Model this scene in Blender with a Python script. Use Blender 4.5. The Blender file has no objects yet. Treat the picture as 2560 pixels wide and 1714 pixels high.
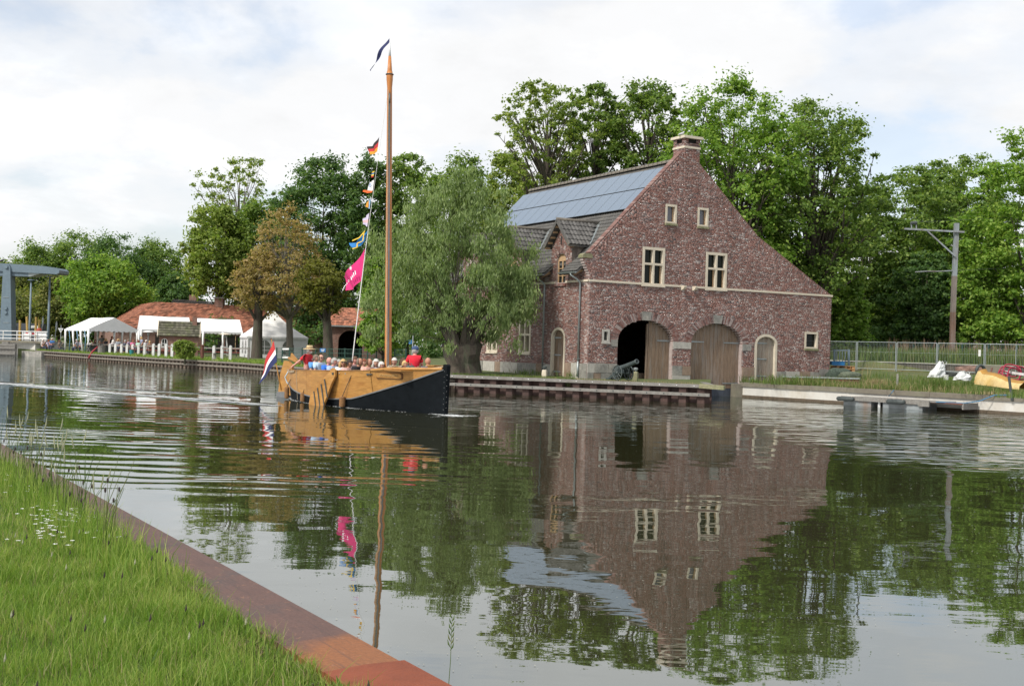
import bpy, math, random
import numpy as np
from mathutils import Vector, Matrix
PI = math.pi
scene = bpy.context.scene
COL = scene.collection
# ---------------------------------------------------------------- camera
FPX, ROLL, PITCH, EYE = 2900.0, 0.0294, 0.0045, 2.0
F_ = np.array([0, math.cos(PITCH), math.sin(PITCH)])
_u0 = np.array([0, -math.sin(PITCH), math.cos(PITCH)])
R_ = math.cos(ROLL) * np.array([1., 0, 0]) + math.sin(ROLL) * _u0
U_ = -math.sin(ROLL) * np.array([1., 0, 0]) + math.cos(ROLL) * _u0
cam = bpy.data.cameras.new('camera')
cam.sensor_width = 36.0
cam.lens = FPX / 2560 * 36.0
cam.clip_end = 3000
cam.clip_start = 0.1
camo = bpy.data.objects.new('camera', cam)
COL.objects.link(camo)
camo.matrix_world = Matrix(((R_[0], U_[0], -F_[0], 0), (R_[1], U_[1], -F_[1], 0), (R_[2], U_[2], -F_[2], EYE), (0, 0, 0, 1)))
scene.camera = camo
# ---------------------------------------------------------------- world and sun
SUNV = Vector((-.72 * .70, -.69 * .70, .72)).normalized()
world = bpy.data.worlds.new('World')
scene.world = world
world.use_nodes = True
nt = world.node_tree
nt.nodes.clear()
def wn(t, **k):
    n = nt.nodes.new(t)
    for a, b in k.items(): setattr(n, a, b)
    return n
sky = wn('ShaderNodeTexSky', sky_type='NISHITA', sun_disc=False)
sky.sun_elevation = math.asin(SUNV.z)
sky.sun_rotation = math.atan2(SUNV.x, SUNV.y)
sky.dust_density = 2.5
bg1 = wn('ShaderNodeBackground'); bg1.inputs[1].default_value = 0.15
nt.links.new(sky.outputs[0], bg1.inputs[0])
tc = wn('ShaderNodeTexCoord')
sep = wn('ShaderNodeSeparateXYZ'); nt.links.new(tc.outputs['Generated'], sep.inputs[0])
def wmath(op, a, b=None, c=None):
    n = wn('ShaderNodeMath', operation=op)
    for i, v in enumerate((a, b, c)):
        if v is None: continue
        if isinstance(v, (int, float)): n.inputs[i].default_value = v
        else: nt.links.new(v, n.inputs[i])
    return n.outputs[0]
zz = wmath('ADD', wmath('ABSOLUTE', sep.outputs[2]), 0.30)
cx = wmath('DIVIDE', sep.outputs[0], zz); cy = wmath('DIVIDE', sep.outputs[1], zz)
cmb = wn('ShaderNodeCombineXYZ'); nt.links.new(cx, cmb.inputs[0]); nt.links.new(cy, cmb.inputs[1])
def wnoise(scale, detail, rough, off, dist=0.0):
    mp = wn('ShaderNodeMapping'); mp.inputs['Location'].default_value = off
    nt.links.new(cmb.outputs[0], mp.inputs[0])
    n = wn('ShaderNodeTexNoise'); n.inputs['Scale'].default_value = scale
    n.inputs['Detail'].default_value = detail; n.inputs['Roughness'].default_value = rough
    n.inputs['Distortion'].default_value = dist
    nt.links.new(mp.outputs[0], n.inputs[0])
    return n.outputs[0]
def wramp(v, stops):
    r = wn('ShaderNodeValToRGB'); r.color_ramp.interpolation = 'EASE'
    e = r.color_ramp.elements
    while len(e) < len(stops): e.new(0.5)
    for i, (p, c) in enumerate(stops): e[i].position = p; e[i].color = (c, c, c, 1)
    nt.links.new(v, r.inputs[0]); return r.outputs[0]
hi_ = wn('ShaderNodeMapRange', interpolation_type='SMOOTHSTEP'); nt.links.new(wmath('ABSOLUTE', sep.outputs[2]), hi_.inputs[0]); hi_.inputs[1].default_value = .16; hi_.inputs[2].default_value = .5
mask = wramp(wmath('SUBTRACT', wnoise(1.7, 9, .55, (3.1, 1.3, 0), .15), wmath('MULTIPLY', hi_.outputs[0], .055)), [(.38, .50), (.47, .84), (.55, 1.0)])
shade = wramp(wnoise(2.3, 9, .6, (7.7, 4.2, 2), .1), [(.30, .88), (.48, .96), (.60, 1.05)])
cl = wn('ShaderNodeCombineColor')
nt.links.new(wmath('MULTIPLY', shade, .985), cl.inputs[0]); nt.links.new(wmath('MULTIPLY', shade, .99), cl.inputs[1]); nt.links.new(shade, cl.inputs[2])
bg2 = wn('ShaderNodeBackground'); bg2.inputs[1].default_value = .76
nt.links.new(cl.outputs[0], bg2.inputs[0])
mx = wn('ShaderNodeMixShader')
nt.links.new(mask, mx.inputs[0]); nt.links.new(bg1.outputs[0], mx.inputs[1]); nt.links.new(bg2.outputs[0], mx.inputs[2])
wo = wn('ShaderNodeOutputWorld'); nt.links.new(mx.outputs[0], wo.inputs[0])
sl = bpy.data.lights.new('sun', 'SUN'); sl.energy = 2.9; sl.angle = math.radians(6); sl.color = (1, .95, .86)
so = bpy.data.objects.new('sun', sl); COL.objects.link(so)
so.rotation_euler = (-SUNV).to_track_quat('-Z', 'Y').to_euler()
so.location = (-30, -20, 40)
vs = scene.view_settings
vs.view_transform = 'Standard'; vs.look = 'None'; vs.gamma = 1; vs.exposure = 0.44; vs.use_curve_mapping = False
scene.cycles.max_bounces = 6; scene.cycles.diffuse_bounces = 2; scene.cycles.glossy_bounces = 3
scene.cycles.transmission_bounces = 3; scene.cycles.transparent_max_bounces = 6

# ---------------------------------------------------------------- helpers
def ray(px, py): return F_ + R_ * ((px - 1280) / FPX) - U_ * ((py - 857) / FPX)
def at(px, py, Y):
    d = ray(px, py); return Vector((np.array([0, 0, EYE]) + d * (Y / d[1])).tolist())
def atz(px, py, z):
    d = ray(px, py); return Vector((np.array([0, 0, EYE]) + d * ((z - EYE) / d[2])).tolist())
class MB:
    """collects boxes, tubes, prisms; build() links them as one mesh object"""
    def __init__(s): s.v = []; s.f = []; s.m = []
    def add(s, vs, fs, mi=0):
        n = len(s.v); s.v += [tuple(p) for p in vs]; s.f += [tuple(i + n for i in q) for q in fs]; s.m += [mi] * len(fs); return s
    def box(s, x0, x1, y0, y1, z0, z1, mi=0, M=None):
        p = [Vector((x, y, z)) for z in (z0, z1) for y in (y0, y1) for x in (x0, x1)]
        if M: p = [M @ q for q in p]
        return s.add(p, [(0, 2, 3, 1), (4, 5, 7, 6), (0, 1, 5, 4), (2, 6, 7, 3), (0, 4, 6, 2), (1, 3, 7, 5)], mi)
    def beam(s, a, b, w, h, up=(0, 0, 1), mi=0):
        a = Vector(a); b = Vector(b); d = (b - a).normalized(); u = Vector(up)
        r = d.cross(u)
        if r.length < 1e-4: r = d.cross(Vector((1, 0, 0)))
        r.normalize(); u = r.cross(d)
        p = [c + r * (i * w / 2) + u * (j * h / 2) for c in (a, b) for i, j in ((-1, -1), (1, -1), (1, 1), (-1, 1))]
        return s.add(p, [(3, 2, 1, 0), (4, 5, 6, 7), (0, 1, 5, 4), (1, 2, 6, 5), (2, 3, 7, 6), (3, 0, 4, 7)], mi)
    def tube(s, path, rad, n=8, mi=0, cap=True, sq=None):
        path = [Vector(p) for p in path]
        if not hasattr(rad, '__len__'): rad = [rad] * len(path)
        rings = []; ref = None
        for i, p in enumerate(path):
            d = (path[min(i + 1, len(path) - 1)] - path[max(i - 1, 0)]).normalized()
            if ref is None:
                ref = Vector((0, 0, 1)) if abs(d.z) < .9 else Vector((1, 0, 0))
            a = d.cross(ref).normalized(); b = a.cross(d).normalized(); ref = b if abs(d.dot(b)) < .99 else ref
            rr = rad[i]; ra, rb = (rr, rr) if not hasattr(rr, '__len__') else rr
            rings.append([p + a * (math.cos(2 * PI * k / n) * ra) + b * (math.sin(2 * PI * k / n) * rb) for k in range(n)])
        vs = [q for r in rings for q in r]
        fs = [(i * n + k, i * n + (k + 1) % n, (i + 1) * n + (k + 1) % n, (i + 1) * n + k) for i in range(len(path) - 1) for k in range(n)]
        if cap: fs += [tuple(range(n))[::-1], tuple((len(path) - 1) * n + k for k in range(n))]
        return s.add(vs, fs, mi)
    def lathe(s, prof, n=16, mi=0, M=None):
        vs = [Vector((r * math.cos(2 * PI * k / n), r * math.sin(2 * PI * k / n), z)) for r, z in prof for k in range(n)]
        if M: vs = [M @ p for p in vs]
        fs = [(i * n + k, i * n + (k + 1) % n, (i + 1) * n + (k + 1) % n, (i + 1) * n + k) for i in range(len(prof) - 1) for k in range(n)]
        fs += [tuple(range(n))[::-1], tuple((len(prof) - 1) * n + k for k in range(n))]
        return s.add(vs, fs, mi)
    def prism(s, poly, fn, d0, d1, mi=0):
        """poly (u,v) extruded from depth d0 to d1 through fn(u,v,d)"""
        n = len(poly)
        vs = [fn(u, v, d0) for u, v in poly] + [fn(u, v, d1) for u, v in poly]
        fs = [tuple(range(n))[::-1], tuple(range(n, 2 * n))] + [(k, (k + 1) % n, n + (k + 1) % n, n + k) for k in range(n)]
        return s.add(vs, fs, mi)
    def ball(s, c, r, n=10, m=6, mi=0, M=None):
        if not hasattr(r, '__len__'): r = (r, r, r)
        vs = []
        for i in range(m + 1):
            t = PI * i / m
            for k in range(n):
                q = Vector((r[0] * math.sin(t) * math.cos(2 * PI * k / n), r[1] * math.sin(t) * math.sin(2 * PI * k / n), r[2] * math.cos(t)))
                vs.append((M @ q if M else q) + Vector(c))
        return s.add(vs, [(i * n + k, (i + 1) * n + k, (i + 1) * n + (k + 1) % n, i * n + (k + 1) % n) for i in range(m) for k in range(n)], mi)
    def mesh(s, name):
        me = bpy.data.meshes.new(name); me.from_pydata(s.v, [], s.f); me.update(); return me
    def build(s, name, mats, parent=None, smooth=False, kind=None, label=None):
        return link(name, s.mesh(name), mats, parent, smooth, kind, label, s.m)
def link(name, me, mats, parent=None, smooth=False, kind=None, label=None, mi=None):
    if not isinstance(mats, (list, tuple)): mats = [mats]
    if not me.materials:
        for m in mats: me.materials.append(m)
    if mi and len(mats) > 1: me.polygons.foreach_set('material_index', mi)
    if smooth: me.polygons.foreach_set('use_smooth', [True] * len(me.polygons))
    o = bpy.data.objects.new(name, me); COL.objects.link(o)
    if parent: o.parent = parent
    if kind: o['kind'] = kind
    if label: o['label'] = label
    return o
def npmesh(name, V, Fq):
    """fast mesh from numpy arrays; Fq is (n,k) with k = 3 or 4"""
    me = bpy.data.meshes.new(name); V = np.asarray(V, np.float32); Fq = np.asarray(Fq, np.int32); k = Fq.shape[1]
    me.vertices.add(len(V)); me.vertices.foreach_set('co', V.ravel())
    me.loops.add(Fq.size); me.loops.foreach_set('vertex_index', Fq.ravel())
    me.polygons.add(len(Fq)); me.polygons.foreach_set('loop_start', np.arange(0, Fq.size, k, dtype=np.int32))
    me.polygons.foreach_set('loop_total', np.full(len(Fq), k, np.int32))
    me.update(calc_edges=True); return me
def tag(o, label, cat, group=None):
    o['label'] = label; o['category'] = cat
    if group: o['group'] = group
    return o
def thing(name, label, cat, loc=(0, 0, 0), rz=0.0, group=None):
    o = bpy.data.objects.new(name, None); COL.objects.link(o); o.empty_display_size = .2
    o.location = loc; o.rotation_euler = (0, 0, rz); return tag(o, label, cat, group)
def struct(o): o['kind'] = 'structure'; return o
def copy_part(o, parent, name=None):
    c = o.copy(); COL.objects.link(c); c.parent = parent
    for ch in o.children: copy_part(ch, c)
    return c
def dup(root, loc, rz, label, group=None):
    r = root.copy(); COL.objects.link(r); r.location = loc; r.rotation_euler = (0, 0, rz); r['label'] = label
    if group: r['group'] = group
    for ch in root.children: copy_part(ch, r)
    return r
# ---------------------------------------------------------------- materials
def new_mat(name):
    m = bpy.data.materials.new(name); m.use_nodes = True; t = m.node_tree; t.nodes.clear()
    o = t.nodes.new('ShaderNodeOutputMaterial'); b = t.nodes.new('ShaderNodeBsdfPrincipled'); t.links.new(b.outputs[0], o.inputs[0])
    return m, t, b, o
def N(t, ty, **k):
    n = t.nodes.new(ty)
    for a, v in k.items():
        if a in n.inputs: n.inputs[a].default_value = v
        else: setattr(n, a, v)
    return n
def rgb(c): return (c[0], c[1], c[2], 1)
def ramp(t, src, stops, interp='LINEAR'):
    r = t.nodes.new('ShaderNodeValToRGB'); r.color_ramp.interpolation = interp; e = r.color_ramp.elements
    while len(e) < len(stops): e.new(.5)
    for i, (p, c) in enumerate(stops): e[i].position = p; e[i].color = rgb(c)
    t.links.new(src, r.inputs[0]); return r.outputs[0]
def mixc(t, fac, a, b, mode='MIX'):
    n = t.nodes.new('ShaderNodeMix'); n.data_type = 'RGBA'; n.blend_type = mode
    for sck, v in ((n.inputs[0], fac), (n.inputs[6], a), (n.inputs[7], b)):
        if isinstance(v, (int, float)): sck.default_value = v
        elif isinstance(v, (tuple, list)): sck.default_value = rgb(v)
        else: t.links.new(v, sck)
    return n.outputs[2]
def objco(t, scale=(1, 1, 1)):
    c = t.nodes.new('ShaderNodeTexCoord'); mp = t.nodes.new('ShaderNodeMapping'); mp.inputs['Scale'].default_value = scale
    t.links.new(c.outputs['Object'], mp.inputs[0]); return mp.outputs[0]
def M(name, c, rough=.75, var=.25, scale=3., stretch=(1, 1, 1), bump=.15, metal=0., isl=0.0, stain=None, bscale=None, spec=.4):
    """painted, wooden, stone or cloth surface: base colour with grain, optional stain colour and per-piece variation"""
    m, t, b, o = new_mat(name)
    co = objco(t, stretch)
    n1 = N(t, 'ShaderNodeTexNoise', Scale=scale, Detail=8, Roughness=.65); t.links.new(co, n1.inputs[0])
    lo = tuple(x * (1 - var) for x in c); hi = tuple(min(1, x * (1 + var)) for x in c)
    col = ramp(t, n1.outputs[0], [(.3, lo), (.7, hi)])
    if stain:
        n2 = N(t, 'ShaderNodeTexNoise', Scale=scale * .35, Detail=6, Roughness=.7); t.links.new(co, n2.inputs[0])
        f = ramp(t, n2.outputs[0], [(.48, (0, 0, 0)), (.68, (1, 1, 1))]); col = mixc(t, f, col, stain)
    if isl:
        g = t.nodes.new('ShaderNodeNewGeometry')
        v = ramp(t, g.outputs['Random Per Island'], [(0, (1 - isl,) * 3), (1, (1 + isl,) * 3)]); col = mixc(t, 1.0, col, v, 'MULTIPLY')
    t.links.new(col, b.inputs['Base Color'])
    b.inputs['Roughness'].default_value = rough; b.inputs['Metallic'].default_value = metal; b.inputs['Specular IOR Level'].default_value = spec
    if bump:
        n3 = N(t, 'ShaderNodeTexNoise', Scale=bscale or scale * 4, Detail=5, Roughness=.6); t.links.new(co, n3.inputs[0])
        bp = N(t, 'ShaderNodeBump', Strength=bump, Distance=.02); t.links.new(n3.outputs[0], bp.inputs['Height']); t.links.new(bp.outputs[0], b.inputs['Normal'])
    return m
def brick_mat(name, stops):
    m, t, b, o = new_mat(name)
    g = t.nodes.new('ShaderNodeNewGeometry')
    col = ramp(t, g.outputs['Random Per Island'], stops, 'CONSTANT')
    co = objco(t)
    n1 = N(t, 'ShaderNodeTexNoise', Scale=22., Detail=5, Roughness=.7); t.links.new(co, n1.inputs[0])
    col = mixc(t, ramp(t, n1.outputs[0], [(.58, (0, 0, 0)), (.75, (.55, .55, .55))]), col, (.42, .37, .35))
    n2 = N(t, 'ShaderNodeTexNoise', Scale=.8, Detail=4); t.links.new(co, n2.inputs[0])
    col = mixc(t, 1., col, ramp(t, n2.outputs[0], [(.28, (.80, .78, .77)), (.72, (1.16, 1.14, 1.13))]), 'MULTIPLY')
    n6 = N(t, 'ShaderNodeTexNoise', Scale=1.6, Detail=6, Roughness=.7); t.links.new(objco(t, (2.2, 2.2, .22)), n6.inputs[0]); col = mixc(t, 1., col, ramp(t, n6.outputs[0], [(.34, (.82, .80, .78)), (.5, (1, 1, 1)), (.68, (1.06, 1.06, 1.07))]), 'MULTIPLY')
    t.links.new(col, b.inputs['Base Color']); b.inputs['Roughness'].default_value = .9; b.inputs['Specular IOR Level'].default_value = .2
    n3 = N(t, 'ShaderNodeTexNoise', Scale=40., Detail=4); t.links.new(co, n3.inputs[0])
    bp = N(t, 'ShaderNodeBump', Strength=.4, Distance=.01); t.links.new(n3.outputs[0], bp.inputs['Height']); t.links.new(bp.outputs[0], b.inputs['Normal'])
    return m
def leaf_mat(name, c0, c1, c2, trans=.48, ns=.35):
    m, t, b, o = new_mat(name)
    g = t.nodes.new('ShaderNodeNewGeometry'); co = objco(t)
    n1 = N(t, 'ShaderNodeTexNoise', Scale=ns, Detail=4); t.links.new(co, n1.inputs[0])
    ad = N(t, 'ShaderNodeMath', operation='ADD'); t.links.new(g.outputs['Random Per Island'], ad.inputs[0]); t.links.new(n1.outputs[0], ad.inputs[1])
    ml = N(t, 'ShaderNodeMath', operation='MULTIPLY'); t.links.new(ad.outputs[0], ml.inputs[0]); ml.inputs[1].default_value = .5
    col = ramp(t, ml.outputs[0], [(.22, c0), (.5, c1), (.8, c2)])
    t.links.new(col, b.inputs['Base Color']); b.inputs['Roughness'].default_value = .55; b.inputs['Specular IOR Level'].default_value = .25
    tr = t.nodes.new('ShaderNodeBsdfTranslucent'); t.links.new(mixc(t, 1., col, (1.25, 1.35, .6), 'MULTIPLY'), tr.inputs[0])
    ms = t.nodes.new('ShaderNodeMixShader'); ms.inputs[0].default_value = trans
    t.links.new(b.outputs[0], ms.inputs[1]); t.links.new(tr.outputs[0], ms.inputs[2]); t.links.new(ms.outputs[0], o.inputs[0])
    return m
def glass_mat(name, c, rough=.06, spec=.6):
    m, t, b, o = new_mat(name)
    n1 = N(t, 'ShaderNodeTexNoise', Scale=3., Detail=2); t.links.new(objco(t), n1.inputs[0])
    bp = N(t, 'ShaderNodeBump', Strength=.05, Distance=.02); t.links.new(n1.outputs[0], bp.inputs['Height']); t.links.new(bp.outputs[0], b.inputs['Normal'])
    b.inputs['Base Color'].default_value = rgb(c); b.inputs['Roughness'].default_value = rough; b.inputs['Specular IOR Level'].default_value = spec
    return m
m_brick = brick_mat('brick_old', [(0, (.215, .115, .098)), (.2, (.25, .14, .12)), (.42, (.29, .18, .16)), (.58, (.18, .128, .122)), (.66, (.33, .25, .232)), (.80, (.125, .105, .105)), (.85, (.43, .39, .375)), (.92, (.30, .245, .232))])
m_mortar = M('lime_mortar', (.36, .30, .285), .95, .2, 6)
m_brick2 = brick_mat('brick_brown', [(0, (.13, .065, .05)), (.3, (.17, .09, .07)), (.55, (.10, .05, .045)), (.7, (.20, .13, .11)), (.85, (.07, .05, .05))])
m_cream = M('cream_sandstone', (.56, .50, .40), .8, .1, 4, bump=.1)
m_stone = M('grey_stone', (.20, .195, .178), .9, .3, 5, bump=.35, isl=.28, stain=(.36, .34, .30))
m_mossstone = M('mossy_stone', (.22, .21, .13), .95, .35, 6, bump=.5, stain=(.12, .14, .05))
m_doorwood = M('weathered_oak', (.185, .13, .09), .85, .32, 3., (6, 6, .7), .3, isl=.2, stain=(.22, .19, .165))
m_doorgrey = M('grey_oak', (.27, .235, .195), .9, .25, 3., (6, 6, .7), .3, isl=.15, stain=(.19, .13, .09))
m_iron = M('galvanised_iron', (.30, .33, .34), .5, .15, 5, metal=.6)
m_zinc = M('zinc', (.33, .37, .38), .5, .12, 3, metal=.55)
m_darkiron = M('dark_iron', (.05, .06, .06), .6, .25, 8)
m_tile = M('dark_roof_tile', (.085, .083, .08), .85, .3, 5, isl=.3, bump=.3, stain=(.13, .12, .10))
m_pan = glass_mat('solar_glass', (.10, .145, .205), .24, .95)
m_panedge = M('panel_edge', (.07, .08, .09), .5, .1, 3)
m_glass = glass_mat('window_glass', (.008, .012, .010), .06, .16)
m_winwood = M('window_wood', (.42, .28, .16), .7, .15, 4, (6, 6, 1))
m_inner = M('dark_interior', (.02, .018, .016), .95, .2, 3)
m_ochre = M('varnished_plank', (.36, .182, .047), .45, .24, 2.2, (1, 5, 5), .1, isl=.06, stain=(.28, .125, .028), spec=.3)
m_mast = M('varnished_mast', (.44, .17, .045), .4, .25, 2, (8, 8, .5), .1)
m_black = M('black_hull_paint', (.006, .008, .010), .65, .3, 4, bump=.12, spec=.06)
m_hgrey = M('rail_grey', (.13, .135, .14), .5, .2, 5)
m_rope = M('rope', (.40, .33, .24), .95, .3, 30, bump=.6)
m_coir = M('coir_fender', (.20, .105, .045), 1, .35, 14, bump=.9, bscale=50)
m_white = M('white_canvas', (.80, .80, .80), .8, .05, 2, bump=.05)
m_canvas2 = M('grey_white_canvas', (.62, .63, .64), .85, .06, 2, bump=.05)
m_wpaint = M('white_paint', (.66, .67, .67), .6, .1, 4, stain=(.5, .5, .48))
m_bark = M('bark', (.065, .053, .042), .95, .35, 4, (3, 3, .6), .8, stain=(.07, .08, .05))
m_barkgrey = M('grey_bark', (.16, .14, .12), .95, .3, 3, (3, 3, .6), .8, stain=(.10, .11, .08))
m_rust = M('rust', (.13, .055, .04), .9, .35, 4, bump=.3, stain=(.09, .05, .045))
m_wood = M('grey_timber', (.185, .178, .165), .9, .3, 3, (1, 6, 6), .3, isl=.12, stain=(.15, .135, .12))
m_bankwood = M('bank_timber', (.165, .15, .125), .9, .3, 3, (1, 4, 4), .3, isl=.15, stain=(.11, .09, .075))
m_redtile = M('red_clay_tile', (.345, .14, .085), .85, .28, 6, isl=.5, stain=(.21, .105, .07))
m_mosstile = M('mossy_tile', (.12, .115, .085), .9, .3, 6, isl=.35, stain=(.10, .115, .05))
m_steelblue = M('blue_grey_steel', (.135, .185, .225), .5, .12, 3)
m_green = M('dark_green_steel', (.012, .05, .04), .5, .1, 3)
m_concrete = M('pale_concrete', (.50, .49, .455), .9, .14, 2, stain=(.42, .36, .28))
m_cap = M('kerb_concrete', (.15, .135, .108), .95, .2, 4, isl=.12, stain=(.17, .165, .12))
# ================================================================ SETTING
# ---- water
m_water, t, b, o = new_mat('canal_water')
t.nodes.remove(b)
geo = t.nodes.new('ShaderNodeNewGeometry')
sp = t.nodes.new('ShaderNodeSeparateXYZ'); t.links.new(geo.outputs['Position'], sp.inputs[0])
def tm(op, a, b2=None, c=None, clamp=False):
    n = t.nodes.new('ShaderNodeMath'); n.operation = op; n.use_clamp = clamp
    for i, v in enumerate((a, b2, c)):
        if v is None: continue
        if isinstance(v, (int, float)): n.inputs[i].default_value = v
        else: t.links.new(v, n.inputs[i])
    return n.outputs[0]
def sst(v, a, b2):
    n = t.nodes.new('ShaderNodeMapRange'); n.interpolation_type = 'SMOOTHSTEP'
    t.links.new(v, n.inputs[0]); n.inputs[1].default_value = a; n.inputs[2].default_value = b2; return n.outputs[0]
def wno(scale, st, detail=3, rough=.5, rot=0.):
    mp = t.nodes.new('ShaderNodeMapping'); mp.inputs['Scale'].default_value = st; mp.inputs['Rotation'].default_value = (0, 0, rot)
    t.links.new(geo.outputs['Position'], mp.inputs[0])
    n = N(t, 'ShaderNodeTexNoise', Scale=scale, Detail=detail, Roughness=rough); t.links.new(mp.outputs[0], n.inputs[0]); return n.outputs[0]
X, Y = sp.outputs[0], sp.outputs[1]
patch = wno(.12, (1, 1, 1), 3); patch2 = wno(.22, (.35, 1, 1), 3, .6)
h = tm('MULTIPLY', wno(.66, (.85, 1.2, 1), 1.6, .42), .0125)
h = tm('ADD', h, tm('MULTIPLY', wno(3.2, (.6, 1.3, 1), 2, .5, .3), .0009))
# breeze patch in front of the stored gear on the right, and beyond the bow
mr = tm('MULTIPLY', tm('MULTIPLY', tm('MULTIPLY', sst(tm('ADD', X, tm('MULTIPLY', patch, 4)), 7., 12.), sst(Y, 19., 25.)), sst(patch, .22, .42)), sst(Y, 47., 39.))
far = tm('MULTIPLY', sst(Y, 30., 60.), .11)
mr = tm('MAXIMUM', mr, far)
mr = tm('MAXIMUM', mr, tm('MULTIPLY', tm('MULTIPLY', sst(Y, 24., 34.), sst(X, -1.5, 1.)), .07))
h = tm('ADD', h, tm('MULTIPLY', tm('MULTIPLY', wno(2.6, (.42, 1.5, 1), 2, .5), mr), .012))
h = tm('ADD', h, tm('MULTIPLY', tm('MULTIPLY', wno(.85, (.75, 1.5, 1), 2., .5, .06), mr), .22))
# train of low waves spreading from the boat towards the near bank
wv = t.nodes.new('ShaderNodeTexWave'); wv.wave_type = 'BANDS'; wv.bands_direction = 'Y'
mp = t.nodes.new('ShaderNodeMapping'); mp.inputs['Rotation'].default_value = (0, 0, .12); t.links.new(geo.outputs['Position'], mp.inputs[0]); t.links.new(mp.outputs[0], wv.inputs[0])
wv.inputs['Scale'].default_value = .42; wv.inputs['Distortion'].default_value = 14.; wv.inputs['Detail'].default_value = 3.; wv.inputs['Detail Scale'].default_value = .35
mw = tm('MULTIPLY', tm('MULTIPLY', sst(X, 1.5, -3.), sst(Y, 12.5, 17.)), sst(Y, 35., 27.))
h = tm('ADD', h, tm('MULTIPLY', tm('MULTIPLY', wv.outputs[0], tm('MULTIPLY', mw, sst(patch2, .38, .66))), .009))
# diverging wake left by the boat: P0 along direction
def wake(px, py, dx, dy, amp, wd):
    l = math.hypot(dx, dy); dx /= l; dy /= l
    d = tm('ADD', tm('MULTIPLY', tm('SUBTRACT', X, px), -dy), tm('MULTIPLY', tm('SUBTRACT', Y, py), dx))
    d = tm('ADD', d, tm('MULTIPLY', tm('SUBTRACT', wno(.5, (1, 1, 1), 2), .5), .8))
    s_ = tm('ADD', tm('MULTIPLY', tm('SUBTRACT', X, px), dx), tm('MULTIPLY', tm('SUBTRACT', Y, py), dy))
    e = tm('EXPONENT', tm('MULTIPLY', tm('MULTIPLY', d, d), -1 / (2 * wd * wd)))
    return tm('MULTIPLY', tm('MULTIPLY', e, sst(s_, -.4, .6)), amp)
h = tm('ADD', h, wake(-7.6, 36.2, -12.2, 9.5, .07, .28))
h = tm('ADD', h, wake(-8.9, 41.2, -14., 7., .04, .25))
bp = N(t, 'ShaderNodeBump', Strength=1., Distance=1.); t.links.new(h, bp.inputs['Height'])
gl = t.nodes.new('ShaderNodeBsdfGlossy'); gl.inputs['Roughness'].default_value = .015; gl.inputs[0].default_value = (.88, .91, .92, 1); t.links.new(bp.outputs[0], gl.inputs['Normal'])
df = t.nodes.new('ShaderNodeBsdfDiffuse'); df.inputs[0].default_value = (.032, .033, .015, 1)
lw = t.nodes.new('ShaderNodeFresnel'); lw.inputs[0].default_value = 1.45; t.links.new(bp.outputs[0], lw.inputs['Normal'])
fac = tm('ADD', tm('MULTIPLY', lw.outputs[0], .70), .26, clamp=True)
ms = t.nodes.new('ShaderNodeMixShader'); t.links.new(fac, ms.inputs[0]); t.links.new(df.outputs[0], ms.inputs[1]); t.links.new(gl.outputs[0], ms.inputs[2]); t.links.new(ms.outputs[0], o.inputs[0])
q = MB(); q.add([(-400, -120, 0), (300, -120, 0), (300, 400, 0), (-400, 400, 0)], [(0, 1, 2, 3)])
struct(q.build('water', m_water))
# ---- far land
m_land = M('bank_soil_grass', (.075, .10, .03), .95, .35, .9, bump=.4, stain=(.14, .115, .06), bscale=9)
left_bank = [(-260, 330, .7), (-75, 150, .7), (-49, 111, .7), (-42.6, 104, .55), (-34.56, 94.1, .55), (-25.17, 83.1, .55), (-17.49, 75.0, .55), (-13.64, 69.2, .55), (-2.64, 51.14, .74)]
quay_b, quay_e = Vector((-2.64, 51.14, .75)), Vector((8.06, 46.78, .75))
bound = left_bank + [(8.06, 46.78, .74), (9.0, 55.9, .70), (10.9, 57.0, .66), (15.52, 49.85, .66), (19.82, 44.8, .66), (30., 32.8, .7), (60, 10, .8), (150, -60, 1)]
G = MB(); rings = []
for x, y, z in bound:
    u = Vector((x, y, 0)).normalized(); az = math.degrees(math.atan2(x, y)); rt = max(0., min(1., (az - 11) / 4))
    rg = [(x + u.x * .45, y + u.y * .45, -1.2), (x + u.x * .45, y + u.y * .45, z)]
    for d, dz in ((3, .0), (9, .06 + .1 * rt), (17, .1 + .38 * rt), (29.5, .1 + .44 * rt), (30.2, .12 + 1.08 * rt), (70, .2 + 1.1 * rt), (900, .5)):
        rg.append((x + u.x * d, y + u.y * d, z + dz))
    rings.append(rg)
n = len(rings[0])
G.add([p for r in rings for p in r], [(i * n + k, (i + 1) * n + k, (i + 1) * n + k + 1, i * n + k + 1) for i in range(len(rings) - 1) for k in range(n - 1)])
struct(G.build('ground', m_land))
def land_z(x, y):
    az = math.degrees(math.atan2(x, y)); rt = max(0., min(1., (az - 11) / 4)); D = math.hypot(x, y); best = None
    for i in range(len(bound) - 1):
        a = Vector(bound[i][:2]); c = Vector(bound[i + 1][:2]); den = a.x * (c.y - a.y) - a.y * (c.x - a.x)
        s_ = (x * a.y - y * a.x)
        e = (c - a); dn = x * e.y - y * e.x
        if abs(dn) < 1e-9: continue
        u = (y * a.x - x * a.y) / dn
        if 0 <= u <= 1:
            p = a + e * u
            if p.dot(Vector((x, y))) > 0: best = (p.length, bound[i][2] * (1 - u) + bound[i + 1][2] * u)
    if not best: return .7
    d = D - best[0]; z = best[1]; prev = (0, 0)
    for dd, dz in ((3, .0), (9, .06 + .1 * rt), (17, .1 + .38 * rt), (29.5, .1 + .44 * rt), (30.2, .12 + 1.08 * rt), (70, .2 + 1.1 * rt), (900, .5)):
        if d <= dd: return z + prev[1] + (dz - prev[1]) * max(0, d - prev[0]) / (dd - prev[0])
        prev = (dd, dz)
    return z + .5
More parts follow.
